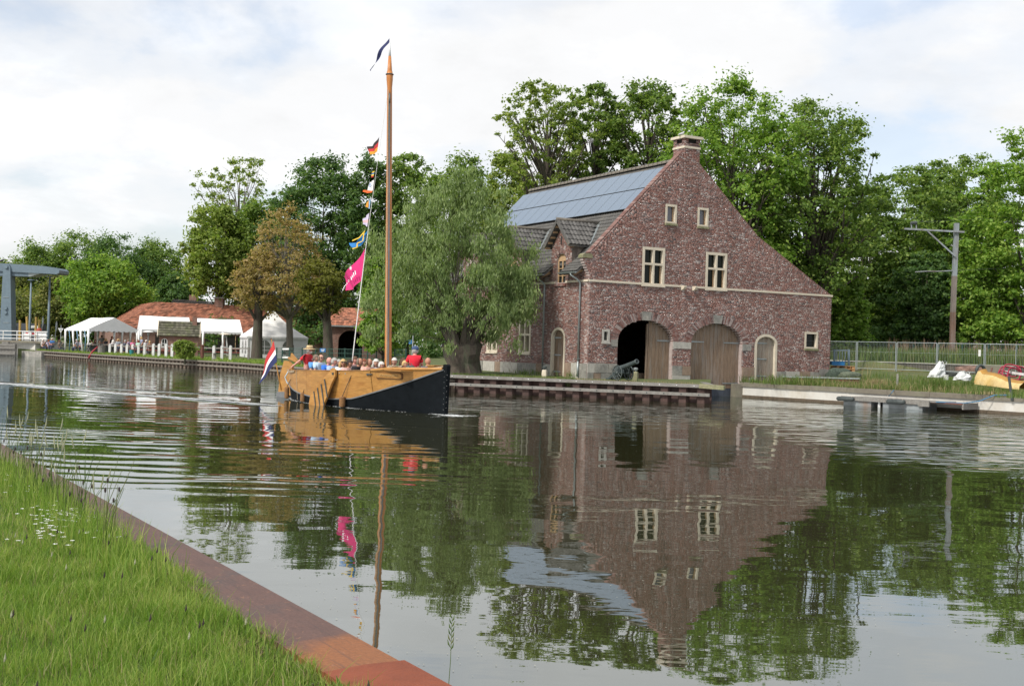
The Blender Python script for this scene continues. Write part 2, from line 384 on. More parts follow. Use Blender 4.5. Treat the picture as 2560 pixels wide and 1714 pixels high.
# ---- near bank
EP = Vector((-.33, 5.29, .5)); ED = Vector((-.53, .848, 0)).normalized(); EN = Vector((-ED.y, ED.x, 0))      # EN points to the grass side
m_lawn = M('lawn_soil', (.055, .085, .018), .95, .4, 3, bump=.5, stain=(.06, .05, .025), bscale=30)
a, c = EP - ED * 40 + EN * .30, EP + ED * 140 + EN * .30
g = MB()
g.add([(a.x, a.y, .455), (c.x, c.y, .455), (c.x - 200, c.y - 100, .47), (-200, -120, .47), (a.x, a.y - 60, .47)], [(0, 1, 2, 3, 4)])
struct(g.build('lawn', m_lawn))
m_cort, t, b, o = new_mat('rusted_steel')
co = objco(t)
n1 = N(t, 'ShaderNodeTexNoise', Scale=2.2, Detail=8, Roughness=.6); t.links.new(co, n1.inputs[0])
n2 = N(t, 'ShaderNodeTexNoise', Scale=45., Detail=4, Roughness=.7); t.links.new(co, n2.inputs[0])
sx = t.nodes.new('ShaderNodeSeparateXYZ'); t.links.new(co, sx.inputs[0])
col = ramp(t, n1.outputs[0], [(.25, (.078, .046, .040)), (.5, (.112, .062, .050)), (.62, (.08, .056, .051)), (.8, (.14, .075, .055))])
mr_ = t.nodes.new('ShaderNodeMapRange'); t.links.new(sx.outputs[0], mr_.inputs[0]); mr_.inputs[1].default_value = 1.05; mr_.inputs[2].default_value = .1
ad = N(t, 'ShaderNodeMath', operation='MULTIPLY_ADD'); t.links.new(n1.outputs[0], ad.inputs[0]); ad.inputs[1].default_value = 1.2; t.links.new(mr_.outputs[0], ad.inputs[2])
col = mixc(t, ramp(t, ad.outputs[0], [(.75, (0, 0, 0)), (1.35, (1, 1, 1))]), col, (.225, .088, .032))
col = mixc(t, 1., col, ramp(t, n2.outputs[0], [(.3, (.78, .76, .75)), (.7, (1.18, 1.15, 1.12))]), 'MULTIPLY')
co4 = objco(t, (.5, 9, 1)); n4 = N(t, 'ShaderNodeTexNoise', Scale=3., Detail=7, Roughness=.75); t.links.new(co4, n4.inputs[0]); col = mixc(t, ramp(t, n4.outputs[0], [(.52, (0, 0, 0)), (.66, (.7, .7, .7))]), col, (.055, .036, .032)); n5 = N(t, 'ShaderNodeTexNoise', Scale=16., Detail=3, Roughness=.8); t.links.new(co, n5.inputs[0]); col = mixc(t, ramp(t, n5.outputs[0], [(.62, (0, 0, 0)), (.70, (.8, .8, .8))]), col, (.26, .13, .075))
t.links.new(col, b.inputs['Base Color']); b.inputs['Roughness'].default_value = .72
bpn = N(t, 'ShaderNodeBump', Strength=.25, Distance=.01); t.links.new(n2.outputs[0], bpn.inputs['Height']); t.links.new(bpn.outputs[0], b.inputs['Normal'])
m_cort2 = M('fresh_rust_steel', (.20, .052, .022), .75, .25, 3, bump=.2, stain=(.14, .045, .026), bscale=50)
cap = thing('steel_capping', 'rusted steel capping strip along the near canal edge beside the lawn', 'bank capping', EP)
cap.rotation_euler = (0, 0, math.atan2(ED.y, ED.x))
def capprof(s0, s1, dz, w):        # local x runs along the bank, local y towards the grass
    mb = MB(); pr = [(0.0, -.75), (0.0, -.012), (.012, 0.0), (w * .5, .004), (w, -.006), (w, -.10)]
    vs = [(x, y - (.004 if dz else 0), z + dz) for x in (s0, s1) for y, z in pr]; k = len(pr)
    mb.add(vs, [(i, i + 1, k + i + 1, k + i) for i in range(k - 1)] + [tuple(range(k))])
    return mb
capprof(.08, 140, 0, .40).build('steel_plate', m_cort, cap)
capprof(-45, .24, .014, .42).build('steel_plate', m_cort2, cap, label='fresh orange rusted plate lapped over the older brown one')
# ---- sheet piled banks
m_pile = M('brown_sheet_pile', (.062, .036, .031), .85, .35, 3, (1, 1, .4), .25, stain=(.04, .03, .028))
m_pile2 = M('dull_sheet_pile', (.15, .115, .09), .9, .35, 3, (1, 1, .4), .25, stain=(.10, .075, .06))
def piles(a, b, per, dep, z0, z1):
    """corrugated profile from a to b in plan, front towards the canal"""
    a = Vector(a); b = Vector(b); L = (b - a).length; d = (b - a) / L; nn = Vector((d.y, -d.x)); k = max(1, round(L / per)); per = L / k; out = []
    for i in range(k):
        mb = MB(); pts = [(0, 0), (.18, 0), (.30, 1), (.68, 1), (.82, 0), (1, 0)]
        pl = [a + d * (per * (i + u)) - nn * (dep * (1 - w)) for u, w in pts]
        vs = [(p.x, p.y, z) for p in pl for z in (z0, z1)]
        mb.add(vs, [(2 * j, 2 * j + 2, 2 * j + 3, 2 * j + 1) for j in range(len(pl) - 1)]); out.append(mb)
    return out
qd = (quay_e - quay_b).normalized(); qn = Vector((qd.y, -qd.x, 0))
quay = thing('quay', 'brown steel sheet pile quay with grey timber cap and rail before the brick house', 'quay', (0, 0, 0))
for mb in piles((quay_b.x - .6, quay_b.y + .25), quay_e.xy, .75, .22, -1.2, .64): mb.build('sheet_pile', m_pile, quay)
back = Vector((8.75, 54.55, .75))
for mb in piles(quay_e.xy, back.xy, .75, .22, -1.2, .64): mb.build('sheet_pile', m_pile, quay)
L = (quay_e - quay_b).length
def qp(s, off, z): p = quay_b + qd * s + qn * off; return Vector((p.x, p.y, z))
for i in range(3):
    s0, s1 = -.6 + i * (L + .6) / 3, -.6 + (i + 1) * (L + .6) / 3 - .012
    MB().beam(qp(s0, -.08, .69), qp(s1, -.08, .69), .36, .13).build('timber_cap', m_wood, quay)
    MB().beam(qp(s0, .08, .345), qp(s1, .08, .345), .12, .125).build('timber_rail', m_wood, quay)
for s in np.arange(.1, L, .72):
    MB().beam(qp(s, .102, .695), qp(s, .112, .695), .035, .035).build('bolt', m_wpaint, quay)
    MB().beam(qp(s + .2, .14, .345), qp(s + .2, .15, .345), .05, .05).build('bolt', m_darkiron, quay)
MB().beam(qp(L - .45, -.05, .70), qp(L + .55, -.05, .66), .34, .17).build('mossy_beam', m_mossstone, quay)
MB().beam((quay_e.x + .1, quay_e.y + .5, .69), (back.x, back.y, .69), .3, .13).build('timber_cap', m_wood, quay)
lb = thing('sheet_pile_bank', 'weathered sheet pile bank below the terrace and its white posts', 'bank wall', (0, 0, 0))
allp = MB(); lbl = [Vector(p[:2]) for p in left_bank[3:]]
for a, c in zip(lbl[:-1], lbl[1:]):
    for mb in piles(a, c, .55, .2, -1.2, .46): allp.add(mb.v, mb.f)
allp.build('sheet_pile', m_pile2, lb, kind='stuff')
for (a, c), zz_ in zip(zip(left_bank[3:-1], left_bank[4:]), (.5, .5, .5, .5, .5)):
    av, cv = Vector(a), Vector(c); d = (cv - av).normalized(); nn = Vector((d.y, -d.x, 0)); av.z = min(av.z, .55); cv.z = min(cv.z, .55)
    up = Vector((0, 0, 1))
    k = max(2, int((cv - av).length / 4))
    for i in range(k):
        p0 = av + (cv - av) * (i / k); p1 = av + (cv - av) * ((i + 1) / k - .002)
        MB().beam(p0 - up * .045 - nn * .05, p1 - up * .045 - nn * .05, .34, .10).build('cap_beam', m_bankwood, lb)
        MB().beam(p0 - up * .31 + nn * .07, p1 - up * .31 + nn * .07, .10, .11).build('timber_rail', m_bankwood, lb)
# ---- pale canal wall on the right
cw = thing('canal_wall', 'pale concrete canal wall with grey capstones right of the brick house', 'wall', (0, 0, 0))
wl = [Vector((10.95, 55.3)), Vector((19.82, 44.8)), Vector((30., 32.8)), Vector((60, 10))]
m_cwall = M('stained_concrete', (.50, .49, .46), .9, .12, 1.6, (1, 1, .5), .1, stain=(.40, .36, .30))
wm = MB()
for a, c in zip(wl[:-1], wl[1:]):
    d = (c - a).normalized(); nn = Vector((d.y, -d.x)); L_ = (c - a).length; k = max(1, round(L_ / 1.95))
    wm.beam((a.x - nn.x * .2, a.y - nn.y * .2, -.35), (c.x - nn.x * .2, c.y - nn.y * .2, -.35), .36, 1.72)
    if L_ < 25:
        for i in range(k):
            p0 = a + d * (L_ * i / k + .006); p1 = a + d * (L_ * (i + 1) / k - .006); zt = .6 + random.Random(i).uniform(-.006, .006)
            MB().beam((p0.x - nn.x * .16, p0.y - nn.y * .16, zt), (p1.x - nn.x * .16, p1.y - nn.y * .16, zt), .42, .2).build('capstone', m_cap, cw)
        for i in range(int(k * 1.35)):
            p0 = a + d * (L_ * (i + .5) / (k * 1.35)); MB().beam((p0.x - nn.x * .02, p0.y - nn.y * .02, .49), (p0.x - nn.x * .02, p0.y - nn.y * .02, .16), .012, .012).build('joint', m_cap, cw) if 0 else None
wm.build('wall_face', m_cwall, cw)
band = MB()
for a, c in zip(wl[:2], wl[1:3]):
    d = (c - a).normalized(); nn = Vector((d.y, -d.x))
    band.beam((a.x - nn.x * .015, a.y - nn.y * .015, .02), (c.x - nn.x * .015, c.y - nn.y * .015, .02), .03, .17)
band.build('waterline_stain', M('wet_algae_stain', (.085, .065, .045), .8, .3, 5, (1, 1, .4)), cw)
MB().beam((10.93, 55.2, -.2), (10.80, 55.75, -.2), .5, 1.62, (0, 0, 1)).build('wall_end', m_cap, cw)
# ---- grass
def blades(name, P, H, W, rng, mat, lean=.45, kind='stuff', parent=None):
    """P (n,3) root points, H heights, W widths: curved two-segment blades"""
    n = len(P); az = rng.uniform(0, 2 * PI, n); fa = rng.uniform(0, 2 * PI, n)
    ln = rng.uniform(.1, 1., n) * lean * H
    dx, dy = np.cos(az) * ln, np.sin(az) * ln; wx, wy = np.cos(fa) * W / 2, np.sin(fa) * W / 2
    V = np.zeros((n, 6, 3))
    for j, (h_, l_, w_) in enumerate(((0, 0, 1), (.55, .3, .8), (1, 1, .12))):
        for k, sgn in enumerate((-1, 1)):
            V[:, j * 2 + k, 0] = P[:, 0] + dx * l_ + sgn * wx * w_
            V[:, j * 2 + k, 1] = P[:, 1] + dy * l_ + sgn * wy * w_
            V[:, j * 2 + k, 2] = P[:, 2] + H * h_ * (1 - .25 * (ln / np.maximum(H, 1e-4)) * h_)
    idx = np.arange(n)[:, None] * 6
    Fq = np.concatenate([idx + np.array([[0, 1, 3, 2]]), idx + np.array([[2, 3, 5, 4]])])
    return link(name, npmesh(name, V.reshape(-1, 3), Fq), mat, parent, kind=kind)
m_grass = leaf_mat('lawn_grass', (.10, .19, .026), (.18, .295, .045), (.40, .43, .15), .42, 2.2)
m_grassd = leaf_mat('bank_grass', (.06, .115, .024), (.105, .17, .035), (.20, .20, .08), .28)
m_straw = leaf_mat('dry_grass', (.22, .17, .09), (.30, .24, .13), (.36, .30, .18), .2)
rng = np.random.default_rng(5)
def near_pts(n, t0, t1, w0, w1, pw=1.):
    """points on the lawn given along the bank (t) and away from its edge (w)"""
    tt = rng.uniform(0, 1, n) ** pw * (t1 - t0) + t0; ww = rng.uniform(w0, w1, n)
    P = np.stack([EP.x + ED.x * tt + EN.x * ww, EP.y + ED.y * tt + EN.y * ww, np.full(n, .455)], 1)
    u = P[:, 0] / P[:, 1]
    ok = (P[:, 1] > 2.2) & (u > -.50) & (u < .05)
    edge = .365 + .035 * np.sin(tt * 1.3 + .5) + .025 * np.sin(tt * 4.1 + 1) + .02 * np.sin(tt * 11) - .008 * np.maximum(tt, 0)
    return P[ok & (ww > edge)]
P = np.concatenate([near_pts(150000, -3.2, 4, .3, 3.6), near_pts(64000, 2, 15, .3, 3.4)])
tuft = np.sin(P[:, 0] * 5.3 + 2 * np.sin(P[:, 1] * 3.1)) * np.sin(P[:, 1] * 4.7)
H = rng.uniform(.04, .115, len(P)) * (1 + .32 * tuft); W = rng.uniform(.0022, .005, len(P)) * np.clip(P[:, 1] / 6, .9, 2.2)
blades('grass', P, H, W, rng, m_grass, .75)
P = near_pts(9000, -3.2, 9, .35, 3.4); blades('dry_grass', P, rng.uniform(.05, .15, len(P)), rng.uniform(.002, .004, len(P)), rng, m_straw, .8)
P = near_pts(6000, -3.2, 10, .36, 3.2); blades('grass', P, rng.uniform(.13, .22, len(P)), rng.uniform(.003, .005, len(P)), rng, m_grass, .6)
P = near_pts(1500, 2.5, 11.5, .36, .8); H = rng.uniform(.16, .34, len(P)); blades('grass', P, H, rng.uniform(.004, .008, len(P)), rng, m_grass, .45)
P = near_pts(1300, 3.6, 8.6, .36, .72); blades('grass', P, rng.uniform(.12, .34, len(P)), rng.uniform(.003, .006, len(P)), rng, m_grass, .5)
P = near_pts(700, -3, 9, .34, .62); blades('broad_weed_leaves', P, rng.uniform(.04, .11, len(P)), rng.uniform(.010, .022, len(P)), rng, m_grassd, .9)
P = near_pts(420, -3, 5, .5, 3.2); blades('broad_weed_leaves', P, rng.uniform(.05, .11, len(P)), rng.uniform(.008, .016, len(P)), rng, m_grassd, .9)
P = near_pts(2600, -3, 8, .33, .62); blades('dry_grass', P, rng.uniform(.02, .06, len(P)), rng.uniform(.004, .007, len(P)), rng, m_straw, .9)
# tall stems with seed heads leaning over the capping, white chickweed flowers, dark plantain heads
m_head = M('plantain_head', (.045, .035, .03), .9, .3, 20); m_seed = M('grass_seed_head', (.30, .31, .20), .9, .2, 20); m_petal = M('white_petal', (.85, .85, .83), .7, .05, 20)
st = MB(); hd = MB(); ph = MB()
for i in range(140):
    p = near_pts(6, 3.4 if i < 90 else 4.6, 10.5 if i < 90 else 7.6, .37, .66)
    if not len(p): continue
    p = Vector(p[0]); hh = rng.uniform(.26, .7); dx, dy = rng.uniform(-.1, .16), rng.uniform(-.07, .07)
    q = p + Vector((dx * .3, dy * .3, hh * .6)); e = p + Vector((dx, dy, hh))
    st.tube([p, q, e], [.0032, .0026, .0016], 4, cap=False)
    if i % 3 == 0: hd.tube([e, e + Vector((dx * .15, dy * .15, .05)), e + Vector((dx * .25, dy * .25, .13))], [.003, .0075, .001], 5)
    elif i % 3 == 1 and hh < .5: ph.ball(e, (.009, .009, .02), 6, 4)
for i in range(60):
    p = near_pts(6, -3, 4, .45, 3.0)
    if not len(p): continue
    p = Vector(p[0]); hh = rng.uniform(.13, .22); e = p + Vector((rng.uniform(-.04, .04), rng.uniform(-.04, .04), hh))
    st.tube([p, e], [.0016, .0011], 4, cap=False)
    (ph if i % 2 else hd).tube([e, e + Vector((.003, 0, .012)), e + Vector((.004, 0, .035))], [.003, .006, .001], 5)
tall = st.build('tall_stems', m_grassd, kind='stuff'); hd.build('seed_heads', m_seed, kind='stuff'); ph.build('plantain_heads', m_head, kind='stuff')
fl = MB()
for cxp, cyp, nn_ in ((165, 1290, 38), (60, 1212, 16), (110, 1275, 22), (130, 1315, 14), (95, 1320, 10), (40, 1180, 8), (170, 1345, 6), (280, 1330, 4), (20, 1340, 3), (200, 1300, 6)):
    for k in range(nn_):
        p = atz(cxp + rng.normal(0, 26), cyp + rng.normal(0, 11), .56 + rng.uniform(-.03, .03))
        for j in range(5):
            an = j * 2 * PI / 5 + k; r = rng.uniform(.010, .017)
            c_, s_ = math.cos(an), math.sin(an)
            fl.add([p, p + Vector((c_ * r - s_ * r * .4, s_ * r + c_ * r * .4, .004)), p + Vector((c_ * r * 1.3, s_ * r * 1.3, .003)), p + Vector((c_ * r + s_ * r * .4, s_ * r - c_ * r * .4, .004))], [(0, 1, 2, 3)])
fl.build('white_flowers', m_petal, kind='stuff')
# bare soil crumbs at the lawn edge
so_ = MB()
for i in range(900):
    p = near_pts(8, -2.5, 3.2, .33, .5)
    if len(p): so_.ball(Vector(p[0]) + Vector((0, 0, .005)), tuple(rng.uniform(.004, .02, 3)), 5, 3)
so_.build('soil_crumbs', M('dark_soil', (.055, .038, .028), .95, .4, 20, bump=.5), kind='stuff')
# one tall flowering grass rising at the front edge
gs = MB(); base = atz(1118, 1760, .2); tip = base + Vector((.012, 0, .44))
gs.tube([base, base.lerp(tip, .5) + Vector((.004, 0, 0)), tip], [.002, .0018, .001], 5, cap=False)
for k in range(12):
    z = .62 + k * .033; p = base.lerp(tip, min(z, 1)); sd = -1 if k % 2 else 1; L_ = .028 * (1.15 - z * .6)
    gs.tube([p, p + Vector((sd * L_ * .5, 0, L_ * .8)), p + Vector((sd * L_ * .75, 0, L_ * 1.9))], [.001, .0042, .0008], 5)
tag(gs.build('flowering_grass', m_grassd), 'single flowering grass stalk standing at the bottom edge before the water', 'grass stalk')
# grasses on the far banks
def far_pts(n, pts, sc):
    out = []
    for i in range(n):
        a, c = pts[rng.integers(len(pts) - 1)], None
        k = rng.integers(len(pts) - 1); a = Vector(pts[k][:2]); c = Vector(pts[k + 1][:2]); p = a.lerp(c, rng.uniform()); u = p.normalized(); p = p + u * (rng.uniform() ** 1.6 * sc + .25)
        out.append((p.x, p.y, land_z(p.x, p.y)))
    return np.array(out)
P = far_pts(15000, [(10.9, 55.4), (15.52, 49.85), (19.82, 44.8), (24, 40)], 15); tuft = np.sin(P[:, 0] * 1.9) * np.sin(P[:, 1] * 1.3 + P[:, 0])
blades('grass', P, rng.uniform(.08, .32, len(P)) * (1.1 + .8 * tuft), rng.uniform(.012, .03, len(P)), rng, m_grassd, .5)
P = far_pts(1500, [(12, 54.2), (15.52, 49.85), (19.82, 44.8)], 5); blades('dry_grass', P, rng.uniform(.1, .45, len(P)), rng.uniform(.01, .022, len(P)), rng, m_straw, .6)
P = far_pts(12000, [b_[:2] for b_ in left_bank[3:]], 9); blades('grass', P, rng.uniform(.06, .2, len(P)), rng.uniform(.02, .045, len(P)), rng, m_grass, .5)
P = far_pts(2600, [(-2.6, 51.2), (2.7, 49.0)], 1.9); blades('grass', P, rng.uniform(.04, .14, len(P)), rng.uniform(.01, .02, len(P)), rng, m_grassd, .6)
P = far_pts(900, [(-2.6, 51.2), (8, 46.9)], .8); blades('dry_grass', P, rng.uniform(.03, .1, len(P)), rng.uniform(.01, .02, len(P)), rng, m_straw, .6)
# meadow, reeds and cow parsley behind the site fence
def box_pts(n, A, Bv, d0, d1):
    t_ = rng.uniform(0, 1, n); d = rng.uniform(d0, d1, n); A = np.array(A); Bv = np.array(Bv)
    p = A[None] + (Bv - A)[None] * t_[:, None]; u = p / np.linalg.norm(p, axis=1)[:, None]; p = p + u * d[:, None]
    return np.array([(x, y, land_z(x, y)) for x, y in p])
P = box_pts(16000, (22, 83), (33, 72), 1, 14); blades('meadow_grass', P, rng.uniform(.4, 1.15, len(P)), rng.uniform(.03, .07, len(P)), rng, m_grassd, .4)
P = box_pts(420, (25.5, 79), (33, 72), 3, 7); blades('reeds', P, rng.uniform(.9, 1.75, len(P)), rng.uniform(.04, .08, len(P)), rng, leaf_mat('reed_plumes', (.20, .13, .09), (.25, .17, .12), (.20, .19, .10), .2), .25)
# ================================================================ BRICK HOUSE (local x along the gable, y into the house, z up)
TH = math.radians(29.3)
HC = Vector((3.364, 51.5, 0))
house = thing('brick_house', 'large mottled red brick canal house with solar panels, arched boat doors and a tall chimney', 'house', HC, TH)
hrng = random.Random(11)
hG = Vector((math.cos(TH), math.sin(TH), 0)); hS = Vector((-math.sin(TH), math.cos(TH), 0))
def hw(x, y, z): return HC + hG * x + hS * y + Vector((0, 0, z))
gab = lambda u, v, d: (u, -d, v)
sid = lambda u, v, d: (-d, u, v)
m_bv = [M('arch_brick_%s' % nme, c, .9, .3, 12, bump=.4, bscale=40, stain=(.30, .25, .23)) for nme, c in (('red', (.17, .075, .06)), ('rose', (.22, .12, .105)), ('pale', (.30, .245, .23)), ('dark', (.105, .06, .055)), ('plum', (.19, .11, .10)))]
def crossings(poly, v):
    xs = []
    for (x0, y0), (x1, y1) in zip(poly, poly[1:] + poly[:1]):
        if (y0 <= v) != (y1 <= v): xs.append(x0 + (v - y0) / (y1 - y0) * (x1 - x0))
    xs.sort(); return list(zip(xs[::2], xs[1::2]))
def subtract(iv, cut):
    for a, b in cut:
        out = []
        for x0, x1 in iv:
            if b <= x0 or a >= x1: out.append((x0, x1)); continue
            if a > x0: out.append((x0, a))
            if b < x1: out.append((b, x1))
        iv = out
    return iv
def rot(poly, a): c, s = math.cos(a), math.sin(a); return [(c * u + s * v, -s * u + c * v) for u, v in poly]
def lay(poly, holes, ch=.050, ang=0., lmin=.09, lmax=.21, off=0.):
    """bricks (u0,u1,v0,v1) course by course inside poly, outside holes, in axes turned by ang"""
    pl = rot(poly, ang); hs = [rot(h, ang) for h in holes]; out = []; strips = []
    v = min(p[1] for p in pl) + off; vm = max(p[1] for p in pl)
    hb = [(min(p[1] for p in h), max(p[1] for p in h)) for h in hs]
    while v < vm:
        c = v + ch / 2; iv = crossings(pl, c)
        for h, (lo, hi) in zip(hs, hb):
            if lo < c < hi: iv = subtract(iv, crossings(h, c))
        for a, b in iv:
            strips.append((a, b, v, v + ch)); x = a
            first = True
            while x < b - .02:
                l = hrng.uniform(lmin, lmax) * (.6 if first and hrng.random() < .5 else 1); first = False
                e = x + l
                if b - e < .06: e = b
                out.append((x, min(e, b) - .009, v + .005, v + ch - .005)); x = e
        v += ch
    return out, strips
def brick_mesh(name, rects, ang, fn, parent, back=-.05, mat=None):
    R = np.array(rects); n = len(R); r = np.random.default_rng(n)
    fr = r.uniform(-.002, .007, n); c, s = math.cos(ang), math.sin(ang); V = np.zeros((n, 8, 3)); k = 0
    for d in (np.full(n, back), fr):
        for (iu, iv) in ((0, 2), (1, 2), (1, 3), (0, 3)):
            u, v = R[:, iu], R[:, iv]; x, y, z = fn(c * u - s * v, s * u + c * v, d)
            V[:, k, 0], V[:, k, 1], V[:, k, 2] = x, y, z; k += 1
    idx = np.arange(n)[:, None] * 8
    Fq = np.concatenate([idx + np.array([q]) for q in ((4, 5, 6, 7), (0, 1, 5, 4), (1, 2, 6, 5), (2, 3, 7, 6), (3, 0, 4, 7))])
    return link(name, npmesh(name, V.reshape(-1, 3), Fq), mat or m_brick, parent, kind='stuff')
def backing(poly, holes, fn, d0=-.012, d1=-.30, ch=.11):
    mb = MB(); _, st = lay(poly, holes, ch, lmin=50, lmax=60)
    for a, b, v0, v1 in st: mb.prism([(a, v0), (b, v0), (b, v1), (a, v1)], fn, d0, d1)
    return mb
def ell(cx, cz, a, b, n=24, base=None, t0=0, t1=PI):
    p = [(cx + a * math.cos(t0 + (t1 - t0) * i / n), cz + b * math.sin(t0 + (t1 - t0) * i / n)) for i in range(n + 1)]
    if base is not None: p = [(cx + a, base)] + p + [(cx - a, base)]
    return p
rect = lambda a, b, c, d: [(a, c), (b, c), (b, d), (a, d)]
A1, A2 = (3.15, 2.52, 1.54, .94), (7.31, 2.52, 1.55, .94)      # arches: centre, spring, half width, rise
GP = [(0, -.4), (14.6, -.4), (14.6, 5.05), (9.62, 7.72), (5.95, 10.85), (4.85, 11.25), (0, 6.32), (-.36, 6.1), (-.36, 6.02), (0, 5.42)]
gopen = [ell(*A1, base=-.5), ell(*A2, base=-.5), ell(10.345, 2.55, .60, .42, base=-.5),
         rect(.74, 1.15, 2.4, 2.97), rect(12.84, 13.73, 2.42, 3.25), rect(2.83, 4.09, 5.07, 6.81), rect(6.49, 7.76, 5.07, 6.81),
         rect(4.05, 4.70, 7.95, 8.86), rect(5.92, 6.56, 7.95, 8.86)]
ghole = [ell(A1[0], A1[1], A1[2] + .37, A1[3] + .37, base=A1[1]), ell(A2[0], A2[1], A2[2] + .37, A2[3] + .37, base=A2[1]), ell(10.345, 2.55, .73, .54, base=.6),
         rect(2.80, 4.12, 6.8, 6.99), rect(6.46, 7.79, 6.8, 6.99), rect(4.0, 4.75, 8.85, 9.03), rect(5.87, 6.61, 8.85, 9.03),
         rect(-.1, 14.7, 5.06, 5.16), rect(-.1, 1.61, -.5, 1.44), rect(4.69, 5.76, -.5, 1.41), rect(8.86, 9.64, -.5, 1.42), rect(11.05, 13.9, -.5, 1.27), rect(13.9, 14.7, -.5, 1.40),
         rect(1.23, 1.61, 2.2, 2.53), rect(4.69, 5.76, 2.2, 2.53), rect(8.86, 9.43, 2.2, 2.53), rect(5.05, 5.25, 4.9, 5.16), rect(5.7, 5.92, 4.9, 5.16)]
# tumbled brick triangles along both slopes
tri = []
def slope_tris(a, b, n, depth, inward):
    a = Vector(a); b = Vector(b); d = (b - a) / n; L = d.length; dn = d.normalized(); nn = Vector((dn.y, -dn.x)) * inward
    for i in range(n):
        p0 = a + d * i; p1 = a + d * (i + 1); ap = p0 + d * .5 + nn * depth
        tri.append(([tuple(p0), tuple(p1), tuple(ap)], math.atan2(-dn.x * inward, dn.y * inward) if 0 else math.atan2(nn.y, nn.x)))
slope_tris((.12, 6.42), (4.75, 11.15), 6, .62, 1)
slope_tris((6.0, 10.8), (9.55, 7.78), 5, .60, 1)
slope_tris((9.7, 7.67), (14.4, 5.16), 5, .55, 1)
rects, _ = lay(GP, gopen + ghole + [tr[0] for tr in tri] + [rect(5.05, 5.95, 9.2, 12)])
brick_mesh('gable_brickwork', rects, 0, gab, house)
tr_r = []
for k, (pl, an) in enumerate(tri):
    r_, _ = lay(pl, [], ang=an, lmin=.16, lmax=.22)
    if r_: brick_mesh('tumbled_brickwork', r_, an, gab, house)
backing(GP, gopen, gab).build('gable_wall', m_mortar, house)
# side wall with three dormer fronts
DC = (2.45, 7.02, 11.59)
SP = [(0.0, -.4), (14.1, -.4), (14.1, 5.6)]
for c in DC[::-1]: SP += [(c + .88, 5.6), (c + .88, 6.72), (c, 7.78), (c - .88, 6.72), (c - .88, 5.6)]
SP += [(0.0, 5.6)]
sopen = [ell(2.52, 2.55, .51, .40, base=-.5)] + [rect(a, a + 1.15, 1.78, 3.4) for a in (5.04, 8.36, 11.6)] + [ell(c, 6.18, .40, .27, base=5.05) for c in DC]
shole = [ell(2.52, 2.55, .63, .52, base=.6), rect(-.1, 14.2, 5.06, 5.16), rect(-.1, 1.9, -.5, 1.43), rect(3.13, 14.2, -.5, 1.31)] + [ell(c, 6.18, .58, .45, base=6.18) for c in DC]
rects, _ = lay(SP, sopen + shole, off=.02); brick_mesh('side_brickwork', rects, 0, sid, house)
SPb = [(.3, p[1]) if p[0] == 0.0 else p for p in SP]
backing(SPb, sopen, sid).build('side_wall', m_mortar, house)
def brick_part(poly, fn, d0=-.26, d1=.012):
    return MB().prism(poly, fn, d0, d1 + hrng.uniform(-.004, .006)).build('brick', hrng.choice(m_bv), house)
def ring(cx, cz, a, b, th, pitch, fn, t0=0., t1=PI, skip=0., d0=-.26, d1=.012):
    ts = [t0]; 
    while ts[-1] < t1 - .01:
        t_ = ts[-1]; ds = math.hypot((a + th / 2) * math.sin(t_), (b + th / 2) * math.cos(t_)); ts.append(t_ + pitch / ds)
    k = (t1 - t0) / (ts[-1] - t0); ts = [t0 + (q - t0) * k for q in ts]
    for q0, q1 in zip(ts[:-1], ts[1:]):
        m_ = (q0 + q1) / 2
        if abs(cx + (a + th / 2) * math.cos(m_) - cx) < skip and abs(m_ - PI / 2) < .5: continue
        g_ = .006 / (a + b); q0 += g_; q1 -= g_; thh = th + hrng.uniform(-.012, .006)
        brick_part([(cx + a * math.cos(q0), cz + b * math.sin(q0)), (cx + (a + thh) * math.cos(q0), cz + (b + thh) * math.sin(q0)), (cx + (a + thh) * math.cos(q1), cz + (b + thh) * math.sin(q1)), (cx + a * math.cos(q1), cz + b * math.sin(q1))], fn, d0, d1)
for A in (A1, A2):
    ring(A[0], A[1], A[2], A[3], .37, .074, gab, skip=.31)
    MB().prism([(A[0] - .20, A[1] + A[3] - .01), (A[0] + .20, A[1] + A[3] - .01), (A[0] + .29, A[1] + A[3] + .385), (A[0] - .29, A[1] + A[3] + .385)], gab, -.27, .03).build('keystone', m_stone, house)
ring(10.345, 2.55, .715, .52, .2, .07, gab, .0, PI, d0=-.05)
ring(2.52, 2.55, .62, .51, .18, .07, sid, .0, PI, d0=-.05)
for c in DC[:2]: ring(c, 6.18, .41, .28, .17, .065, sid, .15, PI - .15, d0=-.1)
for u0, u1, v0 in ((2.80, 4.12, 6.815), (6.46, 7.79, 6.815), (4.0, 4.75, 8.865), (5.87, 6.61, 8.865)):
    k = round((u1 - u0) / .066); w = (u1 - u0) / k
    for i in range(k): brick_part(rect(u0 + i * w + .004, u0 + (i + 1) * w - .004, v0, v0 + .17), gab, -.06)
